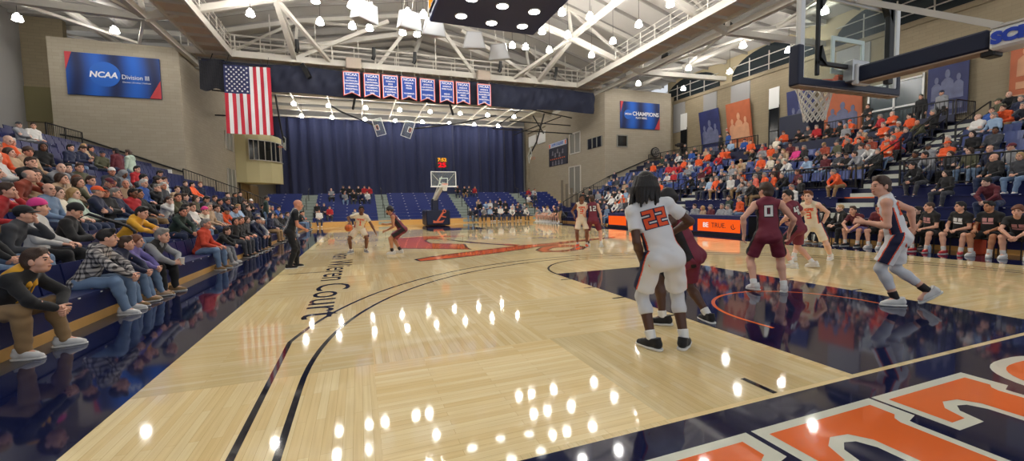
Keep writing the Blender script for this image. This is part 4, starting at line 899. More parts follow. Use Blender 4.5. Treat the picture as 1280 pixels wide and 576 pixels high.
# ================================================================== people: distance-field bodies
def _n(v): v = np.asarray(v, float); return v/max(1e-9, np.linalg.norm(v))
class F:      # list of blended solids
    def __init__(s): s.p = []
    def cap(s, a, b, ra, rb, k=.03, flat=None, fs=1.0): s.p.append(('c', np.asarray(a, float), np.asarray(b, float), ra, rb, k, flat, fs)); return s
    def ell(s, c, r, R=None, k=.03, sub=False): s.p.append(('e', np.asarray(c, float), np.asarray(r, float), np.eye(3) if R is None else np.asarray(R, float), k, sub)); return s
    def ext(s, o): s.p += o.p; return s
def field(prims, h, cuts=(), wav=0.0, seed=0, pad=.03, lo=None, hi=None, cutw=0.0):
    if lo is None:
        L, H = [], []
        for p in prims:
            if p[0] == 'c': r = max(p[3], p[4])*max(1, 1/p[7] if p[7] < 1 else 1); L.append(np.minimum(p[1], p[2])-r); H.append(np.maximum(p[1], p[2])+r)
            elif not p[5]: r = max(p[2]); L.append(p[1]-r); H.append(p[1]+r)
        lo = np.min(L, 0)-pad-2*h; hi = np.max(H, 0)+pad+2*h
    n = np.ceil((hi-lo)/h).astype(int)+1
    ax = [(lo[i]+h*np.arange(n[i])).astype(np.float32) for i in range(3)]
    f = np.full(n, .2, np.float32)
    for p in prims:
        if p[0] == 'c':
            _, a, b, ra, rb, k, fl_, fs = p; r = max(ra, rb)*(1/fs if fs < 1 else 1)+k+2*h; bl, bh = np.minimum(a, b)-r, np.maximum(a, b)+r
        else:
            _, a, rr, R, k, sub = p; r = max(rr)+k+2*h; bl, bh = a-r, a+r
        i0 = np.clip(np.floor((bl-lo)/h).astype(int), 0, n); i1 = np.clip(np.ceil((bh-lo)/h).astype(int)+1, 0, n)
        if np.any(i1 <= i0): continue
        sl = tuple(slice(i0[q], i1[q]) for q in range(3))
        X = ax[0][sl[0]][:, None, None]; Y = ax[1][sl[1]][None, :, None]; Z = ax[2][sl[2]][None, None, :]
        if p[0] == 'c':
            d = b-a; L2 = float(d@d) or 1e-9
            px, py, pz = X-a[0], Y-a[1], Z-a[2]
            t = np.clip((px*d[0]+py*d[1]+pz*d[2])/L2, 0, 1)
            qx, qy, qz = px-t*d[0], py-t*d[1], pz-t*d[2]
            if fl_ is not None:
                w = qx*fl_[0]+qy*fl_[1]+qz*fl_[2]; e = (1/fs-1)*w; qx, qy, qz = qx+e*fl_[0], qy+e*fl_[1], qz+e*fl_[2]
            D = np.sqrt(qx*qx+qy*qy+qz*qz)-(ra+(rb-ra)*t)
        else:
            px, py, pz = X-a[0], Y-a[1], Z-a[2]
            u = [(px*R[q][0]+py*R[q][1]+pz*R[q][2])/rr[q] for q in range(3)]
            k0 = np.sqrt(u[0]**2+u[1]**2+u[2]**2); k1 = np.sqrt((u[0]/rr[0])**2+(u[1]/rr[1])**2+(u[2]/rr[2])**2)
            D = k0*(k0-1)/np.maximum(k1, 1e-6)
            if sub:
                g = f[sl]; hh = np.maximum(k-np.abs(g+D), 0)/k; f[sl] = np.maximum(g, -D)+hh*hh*k*.25; continue
        g = f[sl]; hh = np.maximum(k-np.abs(g-D), 0)/k
        f[sl] = np.minimum(g, D)-hh*hh*k*.25
    X, Y, Z = ax[0][:, None, None], ax[1][None, :, None], ax[2][None, None, :]
    if wav:
        s = seed*1.7
        f = f+wav*(np.sin(X*23+3*np.sin(Z*9+s)+s)*np.sin(Z*31+2*np.sin(Y*14+s))+.7*np.sin(Y*27+2.5*np.sin(Z*13+X*8)+s)*np.sin(X*17-Z*12+s))
    nz = cutw*(np.sin(X*95+2*np.sin(Z*60))*np.sin(Z*80+Y*50)+.8*np.sin(Y*120+X*40)) if cutw else 0
    for c in cuts:
        pt, nn = c; f = np.maximum(f, ((X-pt[0])*nn[0]+(Y-pt[1])*nn[1]+(Z-pt[2])*nn[2]+nz).astype(np.float32))
    return f, lo, h
def nets(f, lo, h):
    s = f < 0; n = np.array(f.shape)
    c = np.zeros(n-1, np.int8)
    for dx in (0, 1):
        for dy in (0, 1):
            for dz in (0, 1): c += s[dx:n[0]-1+dx, dy:n[1]-1+dy, dz:n[2]-1+dz]
    act = (c > 0) & (c < 8); I = np.argwhere(act)
    if len(I) == 0: return np.zeros((0, 3)), np.zeros((0, 4), int)
    idx = np.full(n-1, -1, np.int32); idx[act] = np.arange(len(I))
    acc = np.zeros((len(I), 3)); cnt = np.zeros(len(I))
    C = [(a, b, d) for a in (0, 1) for b in (0, 1) for d in (0, 1)]
    for i, a in enumerate(C):
        for b in C[i+1:]:
            if sum(abs(p-q) for p, q in zip(a, b)) != 1: continue
            fa = f[I[:, 0]+a[0], I[:, 1]+a[1], I[:, 2]+a[2]]; fb = f[I[:, 0]+b[0], I[:, 1]+b[1], I[:, 2]+b[2]]
            m = (fa < 0) != (fb < 0); t = np.where(m, fa/np.where(m, fa-fb, 1), 0)[:, None]
            acc += np.where(m[:, None], np.array(a)+t*(np.array(b)-np.array(a)), 0); cnt += m
    V = lo+h*(I+acc/cnt[:, None]); Q = []
    for ax_ in range(3):
        sh = [slice(None)]*3; sh[ax_] = slice(0, -1); s0 = s[tuple(sh)]; sh[ax_] = slice(1, None); s1 = s[tuple(sh)]
        E = np.argwhere(s0 != s1); u, v = (ax_+1) % 3, (ax_+2) % 3
        E = E[(E[:, u] > 0) & (E[:, v] > 0) & (E[:, u] < n[u]-1) & (E[:, v] < n[v]-1)]
        if not len(E): continue
        def g(du, dv): K = E.copy(); K[:, u] += du; K[:, v] += dv; return idx[K[:, 0], K[:, 1], K[:, 2]]
        q = np.stack([g(-1, -1), g(0, -1), g(0, 0), g(-1, 0)], 1); fl_ = ~s0[E[:, 0], E[:, 1], E[:, 2]]
        q[fl_] = q[fl_][:, ::-1]; Q.append(q)
    return V, np.concatenate(Q)
def npmesh(name, V, Q, mi=None):
    me = bpy.data.meshes.new(name); me.vertices.add(len(V)); me.vertices.foreach_set('co', np.asarray(V, np.float32).ravel())
    me.loops.add(len(Q)*4); me.loops.foreach_set('vertex_index', np.asarray(Q, np.int32).ravel())
    me.polygons.add(len(Q)); me.polygons.foreach_set('loop_start', np.arange(len(Q), dtype=np.int32)*4)
    me.polygons.foreach_set('use_smooth', np.ones(len(Q), bool))
    if mi is not None: me.polygons.foreach_set('material_index', np.asarray(mi, np.int32))
    me.update(calc_edges=True); return me
def solid(F_, h, **k): return nets(*field(F_.p, h, **k))
def pieces(parts, h, k=.03, wav=0.0, seed=0):      # parts: (F, cuts) on one grid, blended softly
    allp = [q for F_, _ in parts for q in F_.p]; L, H = [], []
    for p in allp:
        r = max(p[3], p[4])*max(1, 1/p[7]) if p[0] == 'c' else max(p[2])
        if p[0] == 'c': L.append(np.minimum(p[1], p[2])-r); H.append(np.maximum(p[1], p[2])+r)
        elif not p[5]: L.append(p[1]-r); H.append(p[1]+r)
    lo, hi = np.min(L, 0)-.03-2*h, np.max(H, 0)+.03+2*h; f = None
    for F_, cuts in parts:
        g, _, _ = field(F_.p, h, cuts=cuts, wav=wav, seed=seed, lo=lo, hi=hi)
        if f is None: f = g
        else: hh = np.maximum(k-np.abs(f-g), 0)/k; f = np.minimum(f, g)-hh*hh*k*.25
    return nets(f, lo, h)
def ik(a, b, l1, l2, pole):
    a, b = np.asarray(a, float), np.asarray(b, float); d = b-a; D = np.linalg.norm(d); m = (l1+l2)*.999
    if D > m: b = a+d/D*m; d = b-a; D = m
    x = (l1*l1-l2*l2+D*D)/(2*D); y = math.sqrt(max(0, l1*l1-x*x)); u = d/D; p = np.asarray(pole, float); p = _n(p-u*(p@u))
    return a+u*x+p*y, b
def rotm(yaw, pitch=0, roll=0):      # rows: right, forward, up of a head / chest facing +y when all are 0 (yaw > 0 turns to its left)
    f = np.array([-math.sin(yaw)*math.cos(pitch), math.cos(yaw)*math.cos(pitch), math.sin(pitch)]); r = _n(np.cross(f, [0, 0, 1])); u = np.cross(r, f)
    return np.array([r*math.cos(roll)+u*math.sin(roll), f, -r*math.sin(roll)+u*math.cos(roll)])
class Sk: pass
def skel(h=1.8, pel=(0, 0, .97), neck=(0, .0, .53), cyaw=0.0, head=(0, 0, 0), feet=None, hands=None, knee=None, elbow=None, pyaw=0.0, hpos=None, fat=1.0, lift=0.0):
    """local frame: faces +y, right hand at +x. feet: {'L': (x,y,z,yaw,pitch)}, hands: {'L': (x,y,z)}; z of feet = ankle height offset."""
    s = h/1.8; k = Sk(); k.s = s; k.fat = fat; k.hs = s*1.045
    k.pel = np.array(pel, float); k.neck = k.pel+_n(neck)*.53*s; k.up = _n(k.neck-k.pel)
    R = rotm(cyaw); k.cr = _n(R[0]-k.up*(R[0]@k.up)); k.cf = np.cross(k.up, k.cr)
    pr = rotm(pyaw)[0]; k.pr = pr
    k.H = rotm(*head); k.hc = (k.neck+_n(k.up*.6+np.array([0, 0, .5])+k.H[1]*.25)*.165*s) if hpos is None else np.array(hpos, float)
    k.j = {}
    for sd, g in (('L', -1), ('R', 1)):
        sh = k.neck+k.cr*g*.168*s-k.up*.055*s+np.array([0, 0, lift]); hp = k.pel+pr*g*.095*s-np.array([0, 0, .02*s])
        F_ = feet[sd]; ank = np.array(F_[:3], float); fy = F_[3] if len(F_) > 3 else 0; fp = F_[4] if len(F_) > 4 else 0
        fd = np.array([-math.sin(fy)*math.cos(fp), math.cos(fy)*math.cos(fp), math.sin(fp)])
        kn, ank = ik(hp, ank, .435*s, .43*s, (knee or {}).get(sd, (g*.15-math.sin(fy), math.cos(fy)*1.0, .35)))
        el, wr = ik(sh, hands[sd][:3], .30*s, .27*s, (elbow or {}).get(sd, (g*.6, -.7, -.5)))
        k.j[sd] = dict(sh=sh, hp=hp, kn=kn, an=ank, fd=fd, fp=fp, fy=fy, el=el, wr=wr, hand=hands[sd])
    return k
def body_parts(k, legs=True, hand_r=True, neck_full=True):
    s, ft = k.s, k.fat; B = {}
    t = F(); u, r, f = k.up, k.cr, k.cf
    P = lambda a, b=0, c=0: k.pel+u*a*s+(k.pr if a < .1 else r)*b*s+f*c*s
    t.ell(P(0, 0, -.005), np.array([.158, .108*ft, .12])*s*ft**.5, (k.pr, np.cross(u, k.pr), u), .04)
    for g in (-1, 1): t.ell(P(-.04, g*.08, -.05), np.array([.088, .085, .095])*s, None, .05)
    t.cap(P(.02), P(.26), .136*s*ft, .130*s*ft, .04, f, .70)
    t.cap(P(.26), P(.41), .134*s*ft, .140*s*ft**.5, .04, f, .68)
    for g in (-1, 1): t.ell(P(.36, g*.075, .055), np.array([.080, .042, .070])*s, (r, f, u), .04)
    t.cap(k.j['L']['sh'], k.j['R']['sh'], .056*s, .056*s, .04, None, 1)
    for g, sd in ((-1, 'L'), (1, 'R')): t.cap(k.neck+u*.02*s, k.j[sd]['sh'], .050*s, .042*s, .05)
    B['torso'] = t
    n = F().cap(k.neck-u*.03*s, k.hc-k.H[2]*.05*s-k.H[1]*.02*s, .058*s, .056*s, .03); B['neck'] = n
    for sd in 'LR':
        j = k.j[sd]; a = F()
        a.cap(j['sh'], j['sh']+(j['el']-j['sh'])*.45, .053*s, .049*s, .025); a.cap(j['sh']+(j['el']-j['sh'])*.4, j['el'], .047*s, .038*s, .02)
        m = j['el']+(j['wr']-j['el'])*.28
        a.cap(j['el'], m, .038*s, .042*s, .02); a.cap(m, j['wr'], .041*s, .026*s, .02); B['arm'+sd] = a
        if legs:
            l = F(); c = j['kn']+(j['an']-j['kn'])*.30; bk = _n(np.cross(np.cross(j['kn']-j['hp'], j['an']-j['kn']), j['an']-j['kn'])) if np.linalg.norm(np.cross(j['kn']-j['hp'], j['an']-j['kn'])) > 1e-4 else np.zeros(3)
            fwd = _n(j['fd']*np.array([1, 1, 0])+1e-6)
            l.cap(j['hp'], j['hp']+(j['kn']-j['hp'])*.5, .088*s*ft**.5, .078*s, .035); l.cap(j['hp']+(j['kn']-j['hp'])*.45, j['kn'], .078*s, .055*s, .03)
            l.cap(j['kn'], c-_n(fwd)*.012*s, .056*s, .06*s, .03); l.cap(c-_n(fwd)*.012*s, j['an'], .058*s, .037*s, .03)
            l.cap(j['an'], j['an']+j['fd']*.10*s-np.array([0, 0, .045*s]), .038*s, .034*s, .03); B['leg'+sd] = l
    return B
def head_prims(k, k_=.02):
    s = k.hs; H = k.H; c = k.hc; Q = lambda x, y, z: c+(H[0]*x+H[1]*y+H[2]*z)*s; E = lambda p, r, kk=.02, sub=False: g.ell(Q(*p), np.array(r)*s, H, kk*s, sub)
    g = F()
    E((0, -.008, .03), (.075, .096, .090)); E((0, .022, -.035), (.060, .070, .085), .03); E((0, .045, -.088), (.042, .040, .030), .03)
    for x in (-1, 1):
        E((x*.045, .045, -.03), (.026, .030, .03), .02); E((x*.077, -.008, -.012), (.011, .022, .032), .008)
        E((x*.031, .098, .004), (.018, .018, .012), .014, True); E((x*.031, .079, .004), (.0125, .0125, .0115), .002)
    g.cap(Q(-.03, .084, .026), Q(.03, .084, .026), .011*s, .011*s, .012*s)
    g.cap(Q(0, .090, .010), Q(0, .110, -.026), .008*s, .0135*s, .01*s)
    for x in (-1, 1): E((x*.011, .099, -.029), (.008, .01, .007), .006)
    E((0, .091, -.060), (.026, .012, .0065), .005); E((0, .090, -.070), (.022, .012, .007), .004)
    return g
def face_index(V, Q, k):
    c = V[Q].mean(1)-k.hc; s = k.hs; x, y, z = (c@k.H[0])/s, (c@k.H[1])/s, (c@k.H[2])/s; ax_ = np.abs(x); m = np.zeros(len(Q), int)
    near = (np.abs(x) < .1) & (y > .06) & (np.abs(z) < .12)
    m[near & (np.abs(ax_-.031) < .0125) & (np.abs(z-.004) < .0065)] = 1
    m[near & (np.abs(ax_-.032) < .018) & (np.abs(z-.027) < .0055) & (y > .07)] = 2
    m[near & (ax_ < .024) & (np.abs(z+.065) < .0095) & (y > .085)] = 3
    return m
def hand_field(k, sd, curl=.6, spread=.13, ball=None):
    j = k.j[sd]; s = k.s; g = -1 if sd == 'L' else 1; w = np.asarray(j['wr']); opt = j['hand'][3] if len(j['hand']) > 3 else {}
    d = _n(opt.get('dir', j['wr']-j['el'])); pn = np.asarray(opt.get('palm', (-g*.8, 0, -.3)), float); pn = _n(pn-d*(pn@d)); curl = opt.get('curl', curl); spread = opt.get('spread', spread)
    sd_ = np.cross(d, pn)*(1 if g > 0 else -1)     # towards the thumb
    P = lambda a, b, c=0: w+(d*a+sd_*b+pn*c)*s; h = F()
    h.cap(P(-.03, 0), P(.015, 0), .028*s, .026*s, .02, pn, .75)
    for b in (-.026, -.009, .009, .026): h.cap(P(.01, b*.7), P(.085, b), .0155*s, .0135*s, .018*s)
    for b, L, q in ((-.030, .062, -1.4), (-.0105, .078, -.45), (.0105, .084, .45), (.030, .074, 1.4)):
        p0 = np.array([.086, b, 0.]); a = 0; yv = spread*q*-1*-.9
        seg = (.46, .30, .24)
        for i, fr in enumerate(seg):
            a += curl*(.75, .95, .7)[i]; step = L*fr*1.0
            p1 = p0+np.array([math.cos(a)*math.cos(yv), math.sin(yv)*math.cos(a), math.sin(a)])*step
            h.cap(P(*p0), P(*p1), (.0098, .0088, .0080)[i]*s, (.0088, .0080, .0070)[i]*s, .005*s); p0 = p1
    t0, t1 = np.array([.02, .026, .006]), np.array([.058, .052, .018]); t2 = t1+np.array([.030, .012+.012*(1-curl), .012*curl]); t3 = t2+np.array([.024, .002, .012*curl])
    h.cap(P(*t0), P(*t1), .016*s, .0115*s, .012*s); h.cap(P(*t1), P(*t2), .011*s, .0098*s, .005*s); h.cap(P(*t2), P(*t3), .0098*s, .008*s, .004*s)
    return h
def make_body(name, k, h=.009, legs=True, hd=.0062, hn=.0052):
    B = body_parts(k, legs); a = F().ext(B['torso'])
    for q in ('armL', 'armR', 'neck')+(('legL', 'legR') if legs else ()): a.ext(B[q])
    if h > .0085:
        V, Q = solid(a, h); Vh, Qh = solid(F().ext(B['neck']).ext(head_prims(k)), hd); V, Q = np.concatenate([V, Vh]), np.concatenate([Q, Qh+len(V)])
    else:
        a.ext(head_prims(k)); V, Q = solid(a, h)
    for sd in 'LR':
        Vh, Qh = solid(hand_field(k, sd), hn); Q = np.concatenate([Q, Qh+len(V)]); V = np.concatenate([V, Vh])
    return npmesh(name, V, Q, face_index(V, Q, k)), B
# ---- hair and hats, built once in head space (unit scale)
HK = Sk(); HK.s = 1; HK.hs = 1; HK.H = np.eye(3); HK.hc = np.zeros(3)
def hair_mesh(style, hh=.0062):
    g = F(); cuts = [((0, .082, .070), _n((0, .74, -.67)))]; wav = .002
    E = lambda c, r, k=.02: g.ell(c, r, None, k)
    if style == 'short':
        E((0, -.012, .036), (.083, .103, .100)); E((0, -.045, -.035), (.073, .068, .07)); g.cap((-.035, .055, .105), (.04, .05, .108), .026, .028, .03); wav = .006
        for x in (-1, 1): g.cap((x*.072, .018, .02), (x*.073, .022, -.03), .012, .007, .012)
    elif style == 'buzz': E((0, -.009, .032), (.079, .100, .0935)); wav = 0
    elif style == 'curly': E((0, -.014, .045), (.098, .112, .108)); wav = .012; cuts = [((0, .085, .05), _n((0, .675, -.738)))]
    elif style == 'quiff': E((0, -.012, .036), (.085, .103, .097)); g.cap((-.04, .06, .105), (.045, .065, .11), .03, .032, .03); wav = .004
    elif style == 'bald': E((0, -.012, .028), (.081, .101, .094)); cuts = [((0, -.01, .035), _n((0, .55, .83))), ((0, .02, -.05), _n((0, .6, -.8)))]; wav = .001
    elif style in ('long', 'bob'):
        E((0, -.014, .036), (.090, .106, .100)); L = -.24 if style == 'long' else -.10
        for x in (-1, 1): g.cap((x*.072, -.01, .02), (x*.08, .01, L), .036, .030, .03)
        g.cap((0, -.07, .02), (0, -.085, L-.03), .075, .07, .04, (0, 1, 0), .6); cuts = [((0, .078, .072), _n((0, .86, -.5)))]; wav = .004
    elif style == 'pony': E((0, -.012, .034), (.083, .102, .096)); g.cap((0, -.10, .06), (0, -.15, -.02), .03, .034, .02); g.cap((0, -.15, -.02), (0, -.14, -.14), .034, .014, .02); wav = .002
    elif style == 'beanie': E((0, -.012, .045), (.091, .110, .108)); cuts = [((0, .08, .045), _n((0, .18, -.98)))]; wav = .001
    elif style == 'cap':
        E((0, -.012, .042), (.086, .105, .095)); cuts = [((0, 0, .040), (0, 0, -1))]; wav = 0
    elif style == 'hood': E((0, -.025, .02), (.103, .118, .125)); g.cap((0, -.04, -.06), (0, -.06, -.14), .09, .11, .04); cuts = [((0, .045, 0), _n((0, .96, -.28)))]; wav = .004
    elif style == 'locs':
        E((0, -.014, .045), (.094, .110, .104)); rr = random.Random(3)
        for i in range(46):
            a = 2*PI*i/46+.1*rr.random(); 
            if abs(((a-PI/2+PI) % (2*PI))-PI) < .55: continue
            r0 = .085; p0 = (r0*math.cos(a), -.015+.10*math.sin(a), .07+.02*rr.random()); L = -.10-.09*rr.random()
            p1 = (.118*math.cos(a), -.025+.125*math.sin(a), -.01); p2 = (.122*math.cos(a)+.02*rr.uniform(-1, 1), -.03+.13*math.sin(a), L)
            g.cap(p0, p1, .016, .0145, .006); g.cap(p1, p2, .0145, .011, .004)
        cuts = [((0, .09, .03), _n((0, .9, -.3)))]; wav = .003
    V, Q = solid(g, hh, cuts=cuts, wav=wav, cutw=0 if style in ('cap', 'beanie', 'hood') else .005)
    me = npmesh('hair_'+style, V, Q)
    return me
def brim_mesh(back=False):
    s = -1 if back else 1; mb = MB()
    mb.grid(lambda u, v: ((u-.5)*.165*(1-.25*v*v), s*(.075*math.cos((u-.5)*2.2)+.085*v*math.cos((u-.5)*1.9)), .052-.02*v-.05*(u-.5)**2+.006), 10, 5)
    mb.grid(lambda u, v: ((u-.5)*.165*(1-.25*v*v), s*(.075*math.cos((u-.5)*2.2)+.085*v*math.cos((u-.5)*1.9)), .046-.02*v-.05*(u-.5)**2+.006), 10, 5)
    return mb.mesh('brim', smooth=True)
def shoe_mesh(h=.0065):
    g = F(); V0 = []
    g.cap((0, -.065, -.028), (0, .03, -.036), .040, .040, .03); g.cap((0, .03, -.036), (0, .135, -.052), .040, .030, .03); g.cap((0, -.06, -.02), (0, -.045, .03), .040, .044, .02); g.cap((0, .0, .0), (0, .08, -.035), .040, .034, .03)
    V, Q = solid(g, h, cuts=[((0, 0, -.0655), (0, 0, -1)), ((0, -.04, .028), _n((0, .25, 1)))])
    a = F().cap((0, -.07, -.068), (0, .03, -.068), .046, .045, .02).cap((0, .03, -.068), (0, .14, -.066), .046, .034, .02)
    V2, Q2 = solid(a, h, cuts=[((0, 0, -.084), (0, 0, -1)), ((0, 0, -.060), (0, 0, 1))])
    m = np.concatenate([np.zeros(len(Q), int), np.ones(len(Q2), int)])
    c = V[Q].mean(1); m[:len(Q)][(c[:, 1] > .0) & (c[:, 1] < .085) & (np.abs(c[:, 0]) < .014) & (c[:, 2] > -.04)] = 2
    return npmesh('shoe', np.concatenate([V, V2]), np.concatenate([Q, Q2+len(V)]), m)
HAIR = {}
def hair(style, lo=False):
    if (style, lo) not in HAIR: HAIR[style, lo] = hair_mesh(style, .0105 if lo else .0062)
    return HAIR[style, lo]
BRIM, BRIMB, SHOE, SHOE_LO = brim_mesh(), brim_mesh(True), shoe_mesh(.0075), shoe_mesh(.0125)
def kid(name, me, parent, mats, M=None):
    o = bpy.data.objects.new(name, me); COL.objects.link(o); o.parent = parent
    if M is not None: o.matrix_local = M
    n = len(me.materials)
    while len(me.materials) < len(mats): me.materials.append(None)
    for i, m in enumerate(mats): o.material_slots[i].link = 'OBJECT'; o.material_slots[i].material = m
    return o
def head_matrix(k): M = Matrix(((*[float(k.H[q][0]) for q in range(3)], 0), (*[float(k.H[q][1]) for q in range(3)], 0), (*[float(k.H[q][2]) for q in range(3)], 0), (0, 0, 0, 1))); M.translation = Vector(k.hc); return M @ Matrix.Scale(k.hs, 4)
def foot_matrix(k, sd): j = k.j[sd]; return Matrix.Translation(Vector(j['an'])) @ Matrix.Rotation(j['fy'], 4, 'Z') @ Matrix.Rotation(j['fp'], 4, 'X') @ Matrix.Scale(k.s*1.04, 4)
# ---- clothes
def inflate(Fs, t, kk=1.0):
    o = F()
    for p in Fs.p:
        if p[0] == 'c': o.p.append(('c', p[1], p[2], p[3]+t, p[4]+t, p[5]*kk, p[6], p[7]))
        else: o.p.append(('e', p[1], p[2]+t, p[3], p[4]*kk, p[5]))
    return o
def top_mesh(k, B, kind='sweater', h=.010, seed=0, t=.015, hem=-.12):
    s = k.s; u = k.up; sl = []; g = inflate(B['torso'], t); hemp = k.pel+u*hem*s
    g.cap(k.pel+u*.0*s, k.pel+u*.2*s, .150*s*k.fat, .140*s*k.fat, .05, k.cf, .78)
    cuts = [(hemp, -u)]
    for sd in 'LR':
        j = k.j[sd]
        if kind in ('sweater', 'hoodie', 'jacket'):
            e = .006 if kind != 'jacket' else .016
            g.cap(j['sh'], j['el'], .056*s+e, .050*s+e, .03); g.cap(j['el'], j['el']+(j['wr']-j['el'])*.92, .050*s+e, .038*s+e, .02)
        elif kind == 'tee':
            e = j['sh']+(j['el']-j['sh'])*.62; d = _n(e-j['sh']); sl.append((F().cap(j['sh'], e+d*.06*s, .056*s, .068*s, .03), [(e, d)]))
        elif kind == 'tank': pass
    if kind == 'hoodie': g.cap(k.neck-k.cf*.07*s-k.cr*.06*s, k.neck-k.cf*.07*s+k.cr*.06*s, .055*s, .055*s, .04); g.cap(k.neck-k.cf*.085*s, k.neck-k.cf*.10*s-u*.10*s, .06*s, .03*s, .04)
    if kind in ('sweater', 'jacket'): g.cap(k.neck-u*.02*s, k.neck+u*.025*s, .070*s, .068*s, .02)
    if kind == 'tank':
        for sd in 'LR':
            j = k.j[sd]; sg = -1 if sd == 'L' else 1
            g.ell(j['sh']+k.cr*sg*.055*s-u*.03*s, np.array([.085, .12, .115])*s, (k.cr, k.cf, u), .02, True)
        g.ell(k.neck+k.cf*.03*s+u*.03*s, np.array([.075, .085, .075])*s, (k.cr, k.cf, u), .015, True)
    if kind == 'tee': g.ell(k.neck+k.cf*.02*s+u*.04*s, np.array([.068, .072, .055])*s, (k.cr, k.cf, u), .01, True)
    return pieces([(g, cuts)]+sl, h, .035, .005 if kind != 'jacket' else .006, seed)
def legs_mesh(k, B, kind='trousers', h=.010, seed=0, waist=.06, t=.016, end=.97):
    s = k.s; g = inflate(F().ell(k.pel, np.array([.158, .112*k.fat, .115])*s, (k.pr, np.cross(k.up, k.pr), k.up), .04), t); cuts = []; sl = []
    for q in (-1, 1): g.ell(k.pel+k.pr*q*.08*s-k.cf*.05*s-np.array([0, 0, .04*s]), np.array([.095, .092, .10])*s, None, .05)
    if kind == 'trousers':
        for sd in 'LR':
            j = k.j[sd]; e = j['kn']+(j['an']-j['kn'])*end
            g.cap(j['hp'], j['kn'], .104*s, .076*s, .04); g.cap(j['kn'], j['kn']+(e-j['kn'])*.35, .074*s, .071*s, .03); g.cap(j['kn']+(e-j['kn'])*.3, e, .070*s, .056*s, .03)
    else:
        for sd in 'LR':
            j = k.j[sd]; L = .80 if end > .9 else end
            e = j['hp']+(j['kn']-j['hp'])*L; d = _n(e-j['hp']); sl.append((F().cap(j['hp']+d*.02, e+d*.10*s, .100*s, .106*s, .03), [(e, d)]))
    return pieces([(g, cuts)]+sl, h, .05, .006 if kind == 'trousers' else .005, seed)
def seg_mesh(k, sd, a, b, r0, r1, h=.008, fromj='kn', toj='an'):
    j = k.j[sd]; p = j[fromj]+(j[toj]-j[fromj])*a; q = j[fromj]+(j[toj]-j[fromj])*b; d = _n(q-p)
    V, Q = solid(F().cap(p, q, r0*k.s, r1*k.s, .02), h, cuts=[(p, -d), (q, d)]); return npmesh('sock', V, Q)
def leg_shell(k, B, sd, a, t=.006, h=.008):   # tight legging from hip to a along the shin
    j = k.j[sd]; e = j['kn']+(j['an']-j['kn'])*a; d = _n(j['an']-j['kn']); V, Q = solid(inflate(B['leg'+sd], t), h, cuts=[(e, d)]); return npmesh('legging', V, Q)
def decal(name, bvh, org, u, v, w, hh, step, mask, parent, m, off=.004, deep=.25):
    org, u, v = Vector(org), Vector(u).normalized(), Vector(v).normalized(); n = u.cross(v).normalized(); nu, nv = int(w/step), int(hh/step); idx = {}; V = []; Q = []
    def vid(i, j):
        if (i, j) in idx: return idx[i, j]
        p = org+u*((i/nu-.5)*w)+v*((j/nv-.5)*hh); r = bvh.ray_cast(p+n*deep, -n, deep*2)
        idx[i, j] = len(V) if r[0] is not None else None
        if r[0] is not None: V.append(tuple(r[0]+n*off))
        return idx[i, j]
    for i in range(nu):
        for j in range(nv):
            x, y = ((i+.5)/nu-.5)*w, ((j+.5)/nv-.5)*hh
            if mask(x, y):
                q = [vid(i, j), vid(i+1, j), vid(i+1, j+1), vid(i, j+1)]
                if None not in q: Q.append(q)
    if not Q: return None
    return kid(name, npmesh(name, np.array(V), np.array(Q)), parent, [m])
SEG = {'0': [(0,0,1,0),(1,0,1,2),(1,2,0,2),(0,2,0,0)], '1': [(.5,0,.5,2),(.25,1.8,.5,2),(.2,0,.8,0)], '2': [(0,2,1,2),(1,2,1,1),(1,1,0,1),(0,1,0,0),(0,0,1,0)], '3': [(0,2,1,2),(1,2,1,0),(0,1,1,1),(0,0,1,0)], '4': [(0,2,0,1),(0,1,1,1),(1,2,1,0)], 'C': [(0,0,1,0),(0,0,0,2),(0,2,1,2)],
       'H': [(0,0,0,2),(1,0,1,2),(0,1,1,1)], 'O': [(0,0,1,0),(1,0,1,2),(1,2,0,2),(0,2,0,0)], 'P': [(0,0,0,2),(0,2,1,2),(1,2,1,1),(1,1,0,1)], 'E': [(0,0,0,2),(0,2,1,2),(0,1,.8,1),(0,0,1,0)]}
def digits(s, w, h, r, gap):
    sg = []; n = len(s); tot = n*w+(n-1)*gap
    for i, c in enumerate(s):
        x0 = -tot/2+i*(w+gap)
        for a, b, c_, d in SEG[c]: sg.append((x0+a*w, (b-1)*h/2, x0+c_*w, (d-1)*h/2))
    def mask(x, y, e=0):
        for x0, y0, x1, y1 in sg:
            dx, dy = x1-x0, y1-y0; L = dx*dx+dy*dy; t = 0 if L == 0 else max(0, min(1, ((x-x0)*dx+(y-y0)*dy)/L))
            if max(abs(x-x0-t*dx), abs(y-y0-t*dy)) < r+e: return True
        return False
    return mask
SKIN_C = [lin(226, 172, 146), lin(232, 188, 166), lin(214, 146, 118), lin(190, 132, 98), lin(122, 78, 54), lin(84, 54, 40)]
HAIR_C = {'k': lin(26, 22, 22), 'b': lin(66, 46, 34), 'l': lin(176, 142, 92), 'g': lin(140, 136, 130), 'w': lin(205, 202, 196), 'r': lin(110, 62, 38)}
EYE = mat('eye_dark', lin(40, 30, 26), .3)
CLOTH = {}
def cloth(key):
    if key not in CLOTH: n, c = CC[key]; CLOTH[key] = mat('cloth_'+n.replace(' ', '_'), c, .85, bump=.12, bscale=220, var=.07, vscale=18, sheen=.15)
    return CLOTH[key]
